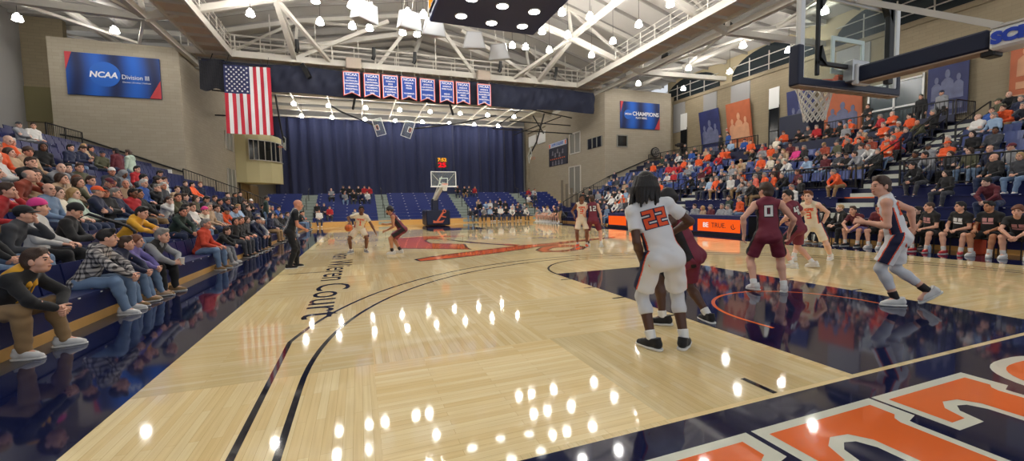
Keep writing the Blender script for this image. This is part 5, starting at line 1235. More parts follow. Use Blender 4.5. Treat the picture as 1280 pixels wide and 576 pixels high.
CC = {'K': ('black', lin(26, 26, 28)), 'N': ('navy', lin(28, 36, 66)), 'O': ('orange', lin(232, 92, 40)), 'R': ('red', lin(186, 40, 46)), 'G': ('grey', lin(146, 148, 152)), 'W': ('white', lin(222, 220, 216)), 'B': ('blue', lin(44, 84, 160)), 'L': ('light blue', lin(150, 176, 204)), 'M': ('maroon', lin(104, 34, 50)), 'D': ('charcoal', lin(64, 66, 72)), 'E': ('olive', lin(88, 88, 66)), 'T': ('tan', lin(186, 158, 128)), 'P': ('purple', lin(122, 112, 176)), 'Y': ('yellow', lin(226, 166, 40)), 'V': ('pale mint', lin(186, 204, 188)), 'S': ('salmon', lin(236, 120, 100)), 'C': ('cream', lin(226, 216, 196)), 'J': ('blue denim', lin(116, 140, 170)), 'I': ('dark denim', lin(44, 56, 86)), 'H': ('khaki', lin(150, 120, 82)), 'X': ('rust', lin(150, 66, 44)), 'F': ('dark green', lin(40, 58, 50)), 'Q': ('hot pink', lin(226, 60, 140)), 'U': ('burgundy', lin(96, 30, 42))}
# ================================================================== seated spectators: one set of meshes per pose, shared by copies
Q_ = 1.0
def seat_feet(dx=.12, y=.40, yl=0, yr=0): return {'L': (-dx, y+yl, .086, .18, 0), 'R': (dx, y+yr, .086, -.18, 0)}
PO = [ # neck lean, chest yaw, head (yaw, pitch, roll), feet, hands, elbow overrides, top kind
 dict(neck=(0, .06, .53), head=(0, -.05, 0), feet=seat_feet(), hands={'L': (-.07, .24, .66, {'dir': (.5, 1, -.3), 'palm': (0, 0, -1)}), 'R': (.07, .25, .66, {'dir': (-.5, 1, -.3), 'palm': (0, 0, -1)})}, top='sweater'),
 dict(neck=(0, .02, .53), cyaw=-.1, head=(-.5, -.02, 0), feet=seat_feet(.16), hands={'L': (-.13, .30, .66, {'dir': (.2, 1, -.2), 'palm': (0, 0, -1)}), 'R': (.15, .28, .66, {'dir': (-.1, 1, -.2), 'palm': (0, 0, -1)})}, top='hoodie'),
 dict(neck=(0, .30, .44), head=(.05, .05, 0), feet=seat_feet(.18, .38), hands={'L': (-.035, .50, .52, {'dir': (.5, .8, -.5), 'palm': (.9, 0, -.3), 'curl': .9}), 'R': (.045, .50, .53, {'dir': (-.5, .8, -.5), 'palm': (-.9, 0, -.3), 'curl': .9})}, elbow={'L': (-1, .3, -.1), 'R': (1, .3, -.1)}, top='sweater'),
 dict(neck=(.03, .27, .46), cyaw=-.15, head=(-.55, .05, .05), feet=seat_feet(.17, .40, .05, -.05), hands={'L': (-.03, .48, .55, {'dir': (.5, .8, -.5), 'palm': (.9, 0, -.3), 'curl': .9}), 'R': (.05, .47, .56, {'dir': (-.5, .8, -.5), 'palm': (-.9, 0, -.3), 'curl': .9})}, elbow={'L': (-1, .3, -.1), 'R': (1, .3, -.1)}, top='hoodie'),
 dict(neck=(0, .03, .53), head=(-.2, -.05, 0), feet=seat_feet(.14, .42), hands={'L': (.13, .17, .80, {'dir': (1, .1, .15), 'palm': (0, -1, 0), 'curl': .5}), 'R': (-.13, .20, .77, {'dir': (-1, 0, .1), 'palm': (0, -1, 0), 'curl': .5})}, elbow={'L': (-.9, .3, -.7), 'R': (.9, .3, -.7)}, top='sweater'),
 dict(neck=(0, -.10, .52), head=(.35, 0, 0), feet=seat_feet(.15, .46, .05), hands={'L': (-.14, .27, .66, {'dir': (.2, 1, -.2), 'palm': (0, 0, -1)}), 'R': (.12, .25, .66, {'dir': (-.2, 1, -.2), 'palm': (0, 0, -1)})}, top='jacket'),
 dict(neck=(.02, .22, .48), head=(-.15, 0, .05), feet=seat_feet(.15, .40), hands={'L': (-.06, .36, .64, {'dir': (.5, 1, -.2), 'palm': (0, 0, -1)}), 'R': (.055, .345, 1.03, {'dir': (-.2, -.1, 1), 'palm': (-.4, -1, 0), 'curl': .8})}, elbow={'R': (.7, .3, -.9)}, top='sweater'),
 dict(neck=(0, .16, .50), head=(.1, -.5, 0), feet=seat_feet(.13, .40), hands={'L': (-.05, .36, .72, {'dir': (.3, .8, .3), 'palm': (.4, -.3, .9), 'curl': .7}), 'R': (.05, .36, .72, {'dir': (-.3, .8, .3), 'palm': (-.4, -.3, .9), 'curl': .7})}, elbow={'L': (-.8, -.1, -.7), 'R': (.8, -.1, -.7)}, top='jacket'),
 dict(neck=(-.03, .08, .53), cyaw=-.35, head=(-.75, 0, 0), feet=seat_feet(.16, .40), hands={'L': (-.05, .34, .65, {'dir': (.3, 1, -.2), 'palm': (0, 0, -1)}), 'R': (.17, .24, .66, {'dir': (-.2, 1, -.2), 'palm': (0, 0, -1)})}, top='sweater'),
 dict(neck=(0, -.06, .53), head=(-.45, .02, 0), feet=seat_feet(.11, .48, .0, .06), hands={'L': (.12, .10, .80, {'dir': (1, .1, .15), 'palm': (0, -1, 0), 'curl': .5}), 'R': (-.12, .13, .77, {'dir': (-1, 0, .1), 'palm': (0, -1, 0), 'curl': .5})}, elbow={'L': (-.9, .3, -.7), 'R': (.9, .3, -.7)}, top='jacket'),
]
SITH = 1.74
class Proto: pass
def make_proto(d, i, h=None, kind=None, legs='trousers', fat=1.08, hh=SITH, pel=(0, -.04, .545)):
    p = Proto(); p.lo = h is None; h = (h or .0145)/Q_
    k = skel(h=hh, pel=pel, neck=d['neck'], cyaw=d.get('cyaw', 0), head=d['head'], feet=d['feet'], hands=d['hands'], elbow=d.get('elbow'), knee={'L': (-.35, 1, .8), 'R': (.35, 1, .8)}, fat=fat)
    p.k = k; p.body, B = make_body('person_body', k, h=max(h, .0088), hd=.0088 if p.lo else .0062, hn=.0074 if p.lo else .0055)
    p.kind = kind or d['top']
    p.top = npmesh('top', *top_mesh(k, B, p.kind, h=h, seed=i)); p.legs = npmesh('legs', *legs_mesh(k, B, legs, h=h, seed=i+5)); p.legkind = legs
    p.hm = head_matrix(k); p.fm = {sd: foot_matrix(k, sd) for sd in 'LR'}; p.B = B
    return p
PROTO = {}
def proto(i):
    if i not in PROTO: PROTO[i] = make_proto(PO[i], i)
    return PROTO[i]
M_SOLE = mat('sole_white', lin(224, 222, 216), .6)
def tint(name, rough, bump, bscale, mul=(1, 1, 1), sheen=0.0):     # colour set per object, so that copies share one mesh
    m = mat(name, (.5, .5, .5), rough, bump=bump, bscale=bscale, sheen=sheen); nt = m.node_tree; oi = nt.nodes.new('ShaderNodeObjectInfo'); mx = nt.nodes.new('ShaderNodeMix'); mx.data_type = 'RGBA'; mx.blend_type = 'MULTIPLY'; mx.inputs['Factor'].default_value = 1; mx.inputs['B'].default_value = mul+(1,)
    nt.links.new(oi.outputs['Color'], mx.inputs['A']); nt.links.new(mx.outputs['Result'], nt.nodes['Principled BSDF'].inputs['Base Color']); return m
T_CLOTH, T_HAIR, T_SKIN, T_LIP = tint('clothing_fabric', .85, .12, 220, sheen=.15), tint('hair_strands', .55, .35, 140), tint('skin', .5, .02, 90), tint('lips', .5, 0, 1, (.72, .52, .5))
BROW = mat('eyebrow', lin(58, 44, 36), .7)
TOPN = {'sweater': 'sweater', 'hoodie': 'hoodie', 'jacket': 'jacket', 'tee': 'tee_shirt', 'tank': 'jersey'}
def tk(name, me, parent, mats, col, M=None):
    if not len(me.materials):
        for m in mats: me.materials.append(m)
    o = bpy.data.objects.new(name, me); COL.objects.link(o); o.parent = parent; o.color = (col[0], col[1], col[2], 1)
    if M is not None: o.matrix_local = M
    return o
def garment(name, me, o, c):
    return tk(name, me, o, [T_CLOTH], CC[c][1]) if c in CC else kid(name, me, o, [CLOTH[c]])
def hairdo(o, p, hs, hc, hat):
    H = HAIR_C[hc]
    if hs in ('cap', 'capback'):
        tk('hair', hair('buzz', p.lo), o, [T_HAIR], H, p.hm); c = tk('cap', hair('cap', p.lo), o, [T_CLOTH], CC[hat][1], p.hm); tk('cap_brim', BRIM if hs == 'cap' else BRIMB, c, [T_CLOTH], CC[hat][1])
    elif hs == 'beanie': tk('beanie', hair('beanie', p.lo), o, [T_CLOTH], CC[hat][1], p.hm); tk('hair', hair('buzz', p.lo), o, [T_HAIR], H, p.hm)
    elif hs == 'hood': tk('hood', hair('hood', p.lo), o, [T_CLOTH], CC[hat][1], p.hm)
    elif hs != 'shaved': tk('hair', hair(hs, p.lo), o, [T_HAIR], H, p.hm)
def person(p, loc, yaw, label, group=None, skin=0, hs='short', hc='b', top='K', legs='I', shoe='K', scale=1.0, hat=None):
    o = tk('person', p.body, None, [T_SKIN, EYE, BROW, T_LIP], SKIN_C[skin]); o.location = loc; o.rotation_euler = (0, 0, yaw); o.scale = (scale,)*3
    tag(o, label, 'person', group); hairdo(o, p, hs, hc, hat)
    garment(TOPN[p.kind], p.top, o, top); garment('shorts' if p.legkind == 'shorts' else 'trousers', p.legs, o, legs)
    for sd in 'LR': tk('shoe', SHOE_LO if p.lo else SHOE, o, [T_CLOTH, M_SOLE, M_SOLE], CC[shoe][1], p.fm[sd])
    return o
# ================================================================== players and officials on the court
M_JW, M_JM = mat('jersey_white', lin(226, 226, 226), .75, bump=.05, bscale=400), mat('jersey_maroon', lin(118, 38, 58), .7, bump=.05, bscale=400)
M_TW = mat('tights_white', lin(206, 208, 212), .6); M_JN, M_JO, M_JK = mat('trim_navy', NAVY, .7), mat('trim_orange', lin(232, 84, 40), .7), mat('trim_black', lin(28, 22, 26), .7)
M_CREAMJ = mat('jersey_cream', lin(232, 218, 192), .75)
M_BALL = mat('ball_orange', lin(224, 112, 52), .55, bump=.3, bscale=300)
def side_panel(k, V, Q, ax, a=.80, b=.90, lo=-9, hi=9):
    c = V[Q].mean(1); m = np.zeros(len(Q), int)
    for sd, g in (('L', -1), ('R', 1)):
        j = k.j[sd]; A, B_ = (j['hp'], j['kn']) if ax == 'leg' else (k.pel, k.neck); d = _n(B_-A); out = k.pr*g if ax == 'leg' else k.cr*g; out = _n(out-d*(out@d))
        v = c-A; v = v-np.outer(v@d, d); L = np.linalg.norm(v, axis=1)+1e-9; cs = (v@out)/L; t = (c-A)@d
        ok = (c-k.pel)@k.pr*g > (.10 if ax == 'leg' else .06)*k.s
        m[ok & (cs > a) & (t > lo) & (t < hi)] = 2; m[ok & (cs > b) & (t > lo) & (t < hi)] = 1
    return m
def player(label, loc, yaw, k, jer, jm, sm, number, nm, panel=(M_JN, M_JO), skin=0, hs='short', hc='b', tights=None, socks=M_WHITE, sockh=.72, shoe=('W', 'W'), h=.0085, kind='tank', front=None, chest=None, no=M_WHITE, stripes=False, shirt=None, edge=None, legs='shorts', sleeve=None, beard=False, slen=.80):
    h = h/Q_; body, B = make_body('person_body', k, h=min(h, .0085) if h < .01 else h)
    o = tk('person', body, None, [T_SKIN, EYE, BROW, T_LIP], SKIN_C[skin]); o.location = (loc[0], loc[1], 0); o.rotation_euler = (0, 0, math.radians(yaw)); tag(o, label, 'person')
    hm = head_matrix(k)
    if hs not in ('shaved',): tk('hair', hair(hs), o, [T_HAIR], HAIR_C[hc], hm)
    if beard:
        V, Q = solid(F().ell((0, .052, -.082), (.052, .045, .042), None, .02), .006, cuts=[((0, 0, -.058), (0, 0, 1))]); tk('beard', npmesh('beard', V, Q), o, [T_HAIR], HAIR_C[hc], hm)
    V, Q = top_mesh(k, B, kind, h=h, seed=len(label), t=.012, hem=-.15 if legs == 'shorts' else -.06)
    mi = side_panel(k, V, Q, 'torso', .92, .96, -1, (.40 if kind == 'tank' else .26)*k.s) if panel else None
    me = npmesh('jersey', V, Q, mi); jo = kid('jersey' if legs == 'shorts' else 'striped_shirt', me, o, [jm]+(list(panel) if panel else [jm, jm])); bv = BVHTree.FromPolygons([tuple(v) for v in V], [tuple(q) for q in Q])
    V2, Q2 = legs_mesh(k, B, legs, h=h, seed=3+len(label), end=.82 if legs == 'shorts' else .97) if legs != 'shorts' else legs_mesh(k, B, 'shorts', h=h, seed=3+len(label), end=slen)
    kid('shorts' if legs == 'shorts' else 'trousers', npmesh('shorts', V2, Q2, side_panel(k, V2, Q2, 'leg', .82, .89) if panel else None), o, [sm]+(list(panel) if panel else [sm, sm]))
    if number:
        w = .066 if len(number) == 2 else .08; mk = digits(number, w*k.s, .14*k.s, .016*k.s, .054*k.s); org = k.pel+k.up*.365*k.s
        if no is not None: decal('number_edge', bv, org, k.cr, k.up, .42*k.s, .34*k.s, .008, lambda x, y: mk(x, y, .011*k.s), o, no, .004)
        decal('jersey_number', bv, org, k.cr, k.up, .40*k.s, .32*k.s, .006, mk, o, nm, .007)
        if front:
            mf = digits(front, .075*k.s, .13*k.s, .014*k.s, .05*k.s); decal('front_number', bv, k.pel+k.up*.27*k.s, -k.cr, k.up, .3*k.s, .2*k.s, .007, mf, o, nm, .006)
            mt = digits('HOPE', .04*k.s, .05*k.s, .008*k.s, .02*k.s); decal('chest_lettering', bv, k.pel+k.up*.40*k.s, -k.cr, k.up, .3*k.s, .1*k.s, .006, mt, o, nm, .006)
    if tights:
        for sd, a in tights.items(): kid('tights', leg_shell(k, B, sd, a, h=h), o, [M_TW])
    for i, sd in enumerate('LR'):
        if sockh: kid('sock', seg_mesh(k, sd, sockh, 1.0, .052, .046, h=h), o, [socks if not isinstance(socks, dict) else socks[sd]])
        tk('shoe', SHOE, o, [T_CLOTH, M_SOLE, M_SOLE], CC[shoe[0]][1], foot_matrix(k, sd))
    return o
def SK(**k): return skel(**k)
player('player in white jersey with orange number twenty-two and dark locs seen from behind', (4.84, 1.17), -24,
    SK(h=1.93, pel=(-.08, -.04, .975), neck=(-.14, .09, .56), cyaw=.02, head=(-.35, -.05, 0), feet={'L': (-.20, -.06, .095, .7, 0), 'R': (.14, -.03, .095, -.6, 0)}, hands={'L': (-.27, .05, .885, {'dir': (.1, .2, -1), 'palm': (.9, .2, 0), 'curl': .5}), 'R': (.05, .24, 1.16, {'dir': (-.9, .3, .1), 'palm': (0, -.9, 0), 'curl': .4})}, elbow={'L': (-.3, -.9, 0), 'R': (1, -.1, -.4)}, knee={'L': (-.45, 1, .2), 'R': (.2, 1, .2)}),
    None, M_JW, M_JW, '22', M_JO, skin=5, hs='locs', hc='k', tights={'L': .42, 'R': .42}, shoe=('K', 'W'), kind='tee', no=M_JN, sockh=.78, slen=.80)
player('maroon defender crouching close behind the player in number twenty-two', (5.64, 1.8), 25,
    SK(h=1.88, pel=(.02, -.04, .86), neck=(-.10, .16, .48), cyaw=.15, head=(.35, -.1, 0), feet={'L': (-.28, .17, .09, .5, 0), 'R': (.2, -.2, .09, -.6, 0)}, hands={'L': (-.42, .40, 1.2, {'dir': (-.3, 1, .4), 'palm': (.3, .3, -.6), 'curl': .25}), 'R': (-.10, .30, 1.05, {'dir': (-.8, .6, 0), 'palm': (-.3, .2, -.8), 'curl': .4})}, elbow={'L': (-.9, -.2, -.3), 'R': (.9, -.1, -.5)}, knee={'L': (-.4, 1, .2), 'R': (.5, 1, .2)}),
    None, M_JM, M_JM, None, M_WHITE, panel=(M_JK, M_JK), skin=5, hs='curly', hc='k', shoe=('K', 'K'), sockh=.80)
player('maroon player wearing number zero seen from behind in the navy lane', (8.24, 2.67), -45,
    SK(h=1.9, pel=(-.05, -.04, .95), neck=(-.01, .05, .53), head=(.55, -.05, 0), feet={'L': (-.25, -.14, .12, .55, -.1), 'R': (.20, .02, .09, -.3, 0)}, hands={'L': (-.40, -.08, .95, {'dir': (-.1, .2, -1), 'palm': (.9, .2, 0)}), 'R': (.27, .14, .96, {'dir': (.05, .3, -1), 'palm': (-.9, .2, 0)})}, elbow={'L': (-.8, -.7, 0), 'R': (.8, -.6, 0)}, knee={'L': (-.5, 1, .1), 'R': (.2, 1, .1)}),
    None, M_JM, M_JM, '0', M_WHITE, panel=(M_JK, M_JK), skin=0, hs='short', hc='b', shoe=('W', 'K'), no=M_JK, sockh=.80)
player('maroon player in number forty-two striding with head turned towards the far basket', (11.05, 4.1), 12,
    SK(h=1.9, pel=(-.13, .05, .89), neck=(-.10, .10, .55), head=(.95, -.05, 0), feet={'L': (-.24, .08, .09, .2, 0), 'R': (.16, -.16, .11, -.2, -.15)}, hands={'L': (-.46, .25, 1.0, {'dir': (0, .7, -.7), 'palm': (.9, .2, 0)}), 'R': (.12, .25, 1.02, {'dir': (0, .8, -.5), 'palm': (-.9, .2, 0)})}, elbow={'L': (-.8, -.7, 0), 'R': (.8, -.7, 0)}, knee={'L': (-.2, 1, .2), 'R': (.2, 1, .2)}),
    None, M_JM, M_JM, '42', M_WHITE, panel=(M_JK, M_JK), skin=0, hs='short', hc='k', shoe=('W', 'W'), no=M_JK, sockh=.80, kind='tee')
player('white jersey player striding wide behind the maroon pair, face towards the ball', (12.12, 4.87), 108,
    SK(h=1.93, pel=(-.20, -.20, .87), neck=(.06, .12, .55), cyaw=-.2, head=(-.05, -.02, 0), feet={'L': (-.48, -.52, .10, .0, -.1), 'R': (.08, .22, .095, -.1, 0)}, hands={'L': (-.36, -.34, .93, {'dir': (.1, .6, -.7), 'palm': (.9, .2, 0)}), 'R': (.22, .18, 1.05, {'dir': (-.2, .9, 0), 'palm': (-.9, .2, 0)})}, elbow={'L': (-.8, -.6, 0), 'R': (.8, -.7, 0)}, knee={'L': (-.3, 1, .2), 'R': (.2, 1, .2)}),
    None, M_CREAMJ, M_CREAMJ, '3', M_JO, skin=1, hs='quiff', hc='r', shoe=('W', 'K'), front='3', no=None, sockh=.76)
player('white jersey player in number thirteen walking in grey-white tights past the team bench', (9.1, 1.2), 26,
    SK(h=1.93, pel=(-.11, .16, .975), neck=(-.05, .14, .55), cyaw=0, head=(.65, -.02, 0), feet={'L': (-.21, .15, .095, .5, 0), 'R': (.11, -.18, .20, .45, -.65)}, hands={'L': (-.26, .52, 1.18, {'dir': (.3, 1, .2), 'palm': (.8, 0, -.3), 'curl': .8}), 'R': (.27, .0, 1.08, {'dir': (.1, .5, -1), 'palm': (-.9, .2, 0), 'curl': .7})}, elbow={'L': (-.5, -1, -.3), 'R': (.5, -1, 0)}, knee={'L': (-.1, 1, .1), 'R': (.1, 1, .1)}),
    None, M_JW, M_JW, '13', M_JO, skin=0, hs='short', hc='b', tights={'L': .66, 'R': .66}, shoe=('W', 'W'), front='13', no=None, sockh=.74, socks=M_JK, slen=.80)
player('white jersey player in number three facing the camera beside the lone maroon defender', (9.15, 10.4), 150,
    SK(h=1.88, pel=(.05, 0, .97), neck=(0, .05, .53), head=(.2, 0, 0), feet={'L': (-.12, .05, .09, .1, 0), 'R': (.20, 0, .09, -.2, 0)}, hands={'L': (-.28, .15, .95), 'R': (.30, .10, 1.08, {'dir': (.1, .5, -.6), 'palm': (-.9, .2, 0)})}),
    None, M_CREAMJ, M_CREAMJ, '3', M_JO, skin=4, hs='short', hc='k', shoe=('O', 'W'), front='3', no=None, sockh=.8, h=.0105)
player('maroon player in number twelve seen from behind near centre court', (9.5, 10.1), -30,
    SK(h=1.86, pel=(-.12, -.02, .95), neck=(-.02, .06, .53), head=(.3, 0, 0), feet={'L': (-.29, .02, .09, .4, 0), 'R': (.15, -.02, .09, -.4, 0)}, hands={'L': (-.36, .08, .95), 'R': (.17, .05, .88, {'dir': (.1, .1, -1), 'palm': (-.9, 0, 0)})}),
    None, M_JM, M_JM, '12', M_WHITE, panel=(M_JK, M_JK), skin=0, hs='short', hc='b', shoe=('W', 'W'), no=M_JK, sockh=.55, socks={'L': M_JK, 'R': M_WHITE}, h=.0105)
dr = player('white jersey player dribbling the ball near the sideline lettering', (1.75, 12.5), 172,
    SK(h=1.83, pel=(-.06, -.06, .80), neck=(-.10, .20, .46), cyaw=.1, head=(.15, .0, 0), feet={'L': (-.26, .06, .09, .5, 0), 'R': (.22, .04, .09, -.5, 0)}, hands={'L': (-.60, .20, .68, {'dir': (-.4, .3, -.8), 'palm': (.6, .3, -.2), 'curl': .3}), 'R': (.20, .20, 1.02, {'dir': (.1, .9, -.25), 'palm': (.1, -.1, -1), 'curl': .35})}, elbow={'L': (-.9, -.5, 0), 'R': (.9, -.6, -.1)}, knee={'L': (-.5, 1, .2), 'R': (.5, 1, .2)}),
    None, M_CREAMJ, M_CREAMJ, '1', M_JO, skin=4, hs='short', hc='k', shoe=('G', 'W'), front='1', no=None, sockh=.82, h=.0085, kind='tee')
bm = Matrix.Translation((1.75, 12.5, 0)) @ Matrix.Rotation(math.radians(172), 4, 'Z'); bp = bm @ Vector((.22, .285, .865))
mb = MB(); mb.ball((0, 0, 0), .12, 28, 18); b = mb.build('basketball', M_BALL, org=(0, 0, 0), smooth=True); b.location = bp; tag(b, 'orange basketball under the hand of the dribbling player', 'basketball')
mb = MB()
for nrm in ((1, 0, 0), (0, 1, 0), (0, 0, 1)):
    n_ = Vector(nrm); u_ = n_.orthogonal().normalized(); w_ = n_.cross(u_); mb.tube([(u_*math.cos(2*PI*i/32)+w_*math.sin(2*PI*i/32))*.1195 for i in range(32)], .003, 4, True)
g_ = bpy.data.objects.new('seam', mb.mesh('seam')); g_.parent = b; g_.data.materials.append(M_JK); COL.objects.link(g_)
player('maroon defender with curly black hair guarding the dribbling player', (2.85, 11.6), 80,
    SK(h=1.85, pel=(-.04, -.28, .79), neck=(.0, .28, .44), head=(0, .0, 0), feet={'L': (-.14, .05, .09, .1, 0), 'R': (.16, -.18, .09, -.5, 0)}, hands={'L': (-.12, .18, .78, {'dir': (0, .9, -.3), 'palm': (.5, 0, -.6), 'curl': .3}), 'R': (.34, .25, .95, {'dir': (.3, .9, .1), 'palm': (-.5, 0, -.6), 'curl': .3})}, knee={'L': (-.3, 1, .2), 'R': (.4, 1, .2)}),
    None, M_JM, M_JM, '2', M_WHITE, panel=(M_JK, M_JK), skin=3, hs='curly', hc='k', shoe=('W', 'K'), no=None, sockh=.72, socks=M_JK, h=.0085, beard=True)
# referee: striped shirt, black trousers
def stripe_mat():
    m = bpy.data.materials.new('referee_stripes'); m.use_nodes = True; nt = m.node_tree; b = nt.nodes['Principled BSDF']; tc = nt.nodes.new('ShaderNodeTexCoord'); sp = nt.nodes.new('ShaderNodeSeparateXYZ'); nt.links.new(tc.outputs['Object'], sp.inputs[0])
    def mt(op, a, v): n = nt.nodes.new('ShaderNodeMath'); n.operation = op; nt.links.new(a, n.inputs[0]); n.inputs[1].default_value = v; return n.outputs[0]
    pat = mt('GREATER_THAN', mt('FRACT', mt('MULTIPLY', sp.outputs[0], 19.0), 0), .5); inn = mt('LESS_THAN', mt('ABSOLUTE', sp.outputs[0], 0), .135)
    mu = nt.nodes.new('ShaderNodeMath'); mu.operation = 'MULTIPLY'; nt.links.new(pat, mu.inputs[0]); nt.links.new(inn, mu.inputs[1])
    mx = nt.nodes.new('ShaderNodeMix'); mx.data_type = 'RGBA'; mx.inputs['A'].default_value = lin(30, 32, 36)+(1,); mx.inputs['B'].default_value = lin(216, 216, 216)+(1,); nt.links.new(mu.outputs[0], mx.inputs['Factor']); nt.links.new(mx.outputs['Result'], b.inputs['Base Color']); b.inputs['Roughness'].default_value = .8; return m
M_REF = stripe_mat()
player('bald referee in black and white striped shirt standing on the sideline', (.17, 9.6), -80,
    SK(h=1.82, pel=(0, -.02, .955), neck=(.02, .15, .51), head=(-.05, -.15, 0), feet={'L': (-.13, .10, .09, .2, 0), 'R': (.11, -.06, .09, -.2, 0)}, hands={'L': (-.03, .30, 1.0, {'dir': (.7, .6, -.2), 'palm': (0, -.3, -.9), 'curl': .8}), 'R': (.06, .31, 1.0, {'dir': (-.6, .7, -.2), 'palm': (0, -.3, -.9), 'curl': .8})}, elbow={'L': (-.8, -.5, -.4), 'R': (.8, -.5, -.4)}, fat=1.1),
    None, M_REF, cloth('K'), None, M_WHITE, panel=None, skin=2, hs='shaved', hc='g', shoe=('K', 'K'), kind='tee', legs='trousers', sockh=0)
# ================================================================== benches, sideline heroes, standing people
def seatp(pi, i, h=.0085, pelz=.545, **k):
    return make_proto(pi, i, h=h, pel=(0, -.04, pelz), **k)
BP = {}
def bench_proto(q):
    if q not in BP: d = dict(PO[q]); BP[q] = seatp(d, 40+q, h=.0115, kind='tee', legs='shorts', hh=1.84)
    return BP[q]
M_TG = mat('tee_print', lin(206, 150, 150), .8)
def bench_player(x, y, q, yaw, label, hc='k', hs='short', top='K', legs='K', shoe='K', skin=0, sock='W', prt=True, group=None):
    p = bench_proto(q); o = person(p, (x, y, 0), yaw, label, group, skin=skin, hs=hs, hc=hc, top=top, legs=legs, shoe=shoe)
    if not hasattr(p, 'socks'): p.socks = [seg_mesh(p.k, sd, .72, 1.0, .05, .045) for sd in 'LR']
    for m in p.socks: tk('sock', m, o, [T_CLOTH], CC[sock][1])
    if prt:
        if not hasattr(p, 'prt'):
            me = p.top; bv = BVHTree.FromPolygons([tuple(v.co) for v in me.vertices], [tuple(f.vertices) for f in me.polygons]); k = p.k
            c = decal('tee_print', bv, k.pel+k.up*.34*k.s, -k.cr, k.up, .22, .17, .008, lambda a, b: (abs(a) < .1 and abs(b) < .075 and not (abs(b+.03) < .008 or (abs(a) < .012 and b > -.02))), o, M_TG, .005); p.prt = c.data
        else: tk('tee_print', p.prt, o, [M_TG], (1, 1, 1))
    return o
BX = 16.72
for y in (2.9, 3.35, 3.95, 4.5, 5.05, 5.65, 6.2, 6.8, 7.35): tchair(BX+.02, y, 'black folding chair of the team bench behind the walking player in tights')
bench_player(BX, 4.98, 3, PI/2-.2, 'bench player in black tee with hands clasped at the chin, beside the walking player', hc='k')
bench_player(BX, 4.48, 8, PI/2-.1, 'short-haired bench player in black tee, second past the walking player', hc='b', hs='buzz', shoe='R')
bench_player(BX, 3.86, 8, PI/2+.05, 'dark-haired bench player in black tee and red shoes by the orange cooler', hc='k', shoe='R')
bench_player(BX, 3.32, 1, PI/2+.0, 'bench player in black tee with white shoes, dark hair, arms on knees', hc='k', hs='quiff', shoe='W', skin=3)
bench_player(BX, 2.78, 2, PI/2+.1, 'curly brown-haired bench player leaning forward at the very end of the bench', hc='r', hs='curly', shoe='W')
bench_player(BX, 6.18, 2, PI/2-.1, 'bench player in maroon warm-up with head lowered behind the walking player', hc='b', top='U', legs='P', prt=False)
bench_player(BX, 5.6, 7, PI/2, 'bench player in dark tee mostly hidden behind the walking player', hc='b', top='U', shoe='W', prt=False)
suit = seatp(dict(PO[0]), 51, h=.0115, kind='jacket'); suit2 = seatp(dict(PO[8]), 52, h=.0115, kind='jacket')
def shirt_front(o, p, tie):
    bv = BVHTree.FromPolygons([tuple(v.co) for v in p.top.vertices], [tuple(f.vertices) for f in p.top.polygons]); k = p.k
    decal('shirt_front', bv, k.pel+k.up*.38*k.s, -k.cr, k.up, .14, .26, .008, lambda a, b: abs(a) < .012+.045*(b+.13)/.26, o, cloth('W'), .005)
    if tie: decal('necktie', bv, k.pel+k.up*.37*k.s, -k.cr, k.up, .06, .24, .006, lambda a, b: abs(a) < .018, o, cloth('D'), .009)
o = person(suit, (BX, 7.3, 0), PI/2-.2, 'dark-haired coach in black suit and tie seated on the team bench', hs='short', hc='k', top='K', legs='K', shoe='H'); shirt_front(o, suit, True)
o = person(suit2, (BX, 6.75, 0), PI/2-.1, 'fair balding coach in black suit and open white shirt on the team bench', hs='buzz', hc='l', top='K', legs='K', shoe='K', skin=1); shirt_front(o, suit2, False)
mb = MB(); mb.cyl((16.95, 3.62), .11, .60, .80, 20, .15); mb.cyl((16.95, 3.62), .15, .80, .82, 20); mb.rbox(16.82, 17.08, 3.49, 3.75, 0, .60, .02); tag(mb.build('cooler', mat('cooler_orange', lin(240, 96, 60), .5)), 'orange cooler standing between the black tee bench players', 'cooler')
o = thing('water_bottle', 'clear water bottle on the floor under the team bench', 'bottle', (16.3, 4.28, 0)); mb = MB(); mb.cyl((16.3, 4.28), .035, .004, .17, 14); mb.cyl((16.3, 4.28), .035, .17, .21, 14, .014); mb.build('body', mat('bottle_clear', lin(150, 168, 190), .15), o); mb = MB(); mb.cyl((16.3, 4.28), .016, .21, .235, 12); mb.build('cap', M_WHITE, o)
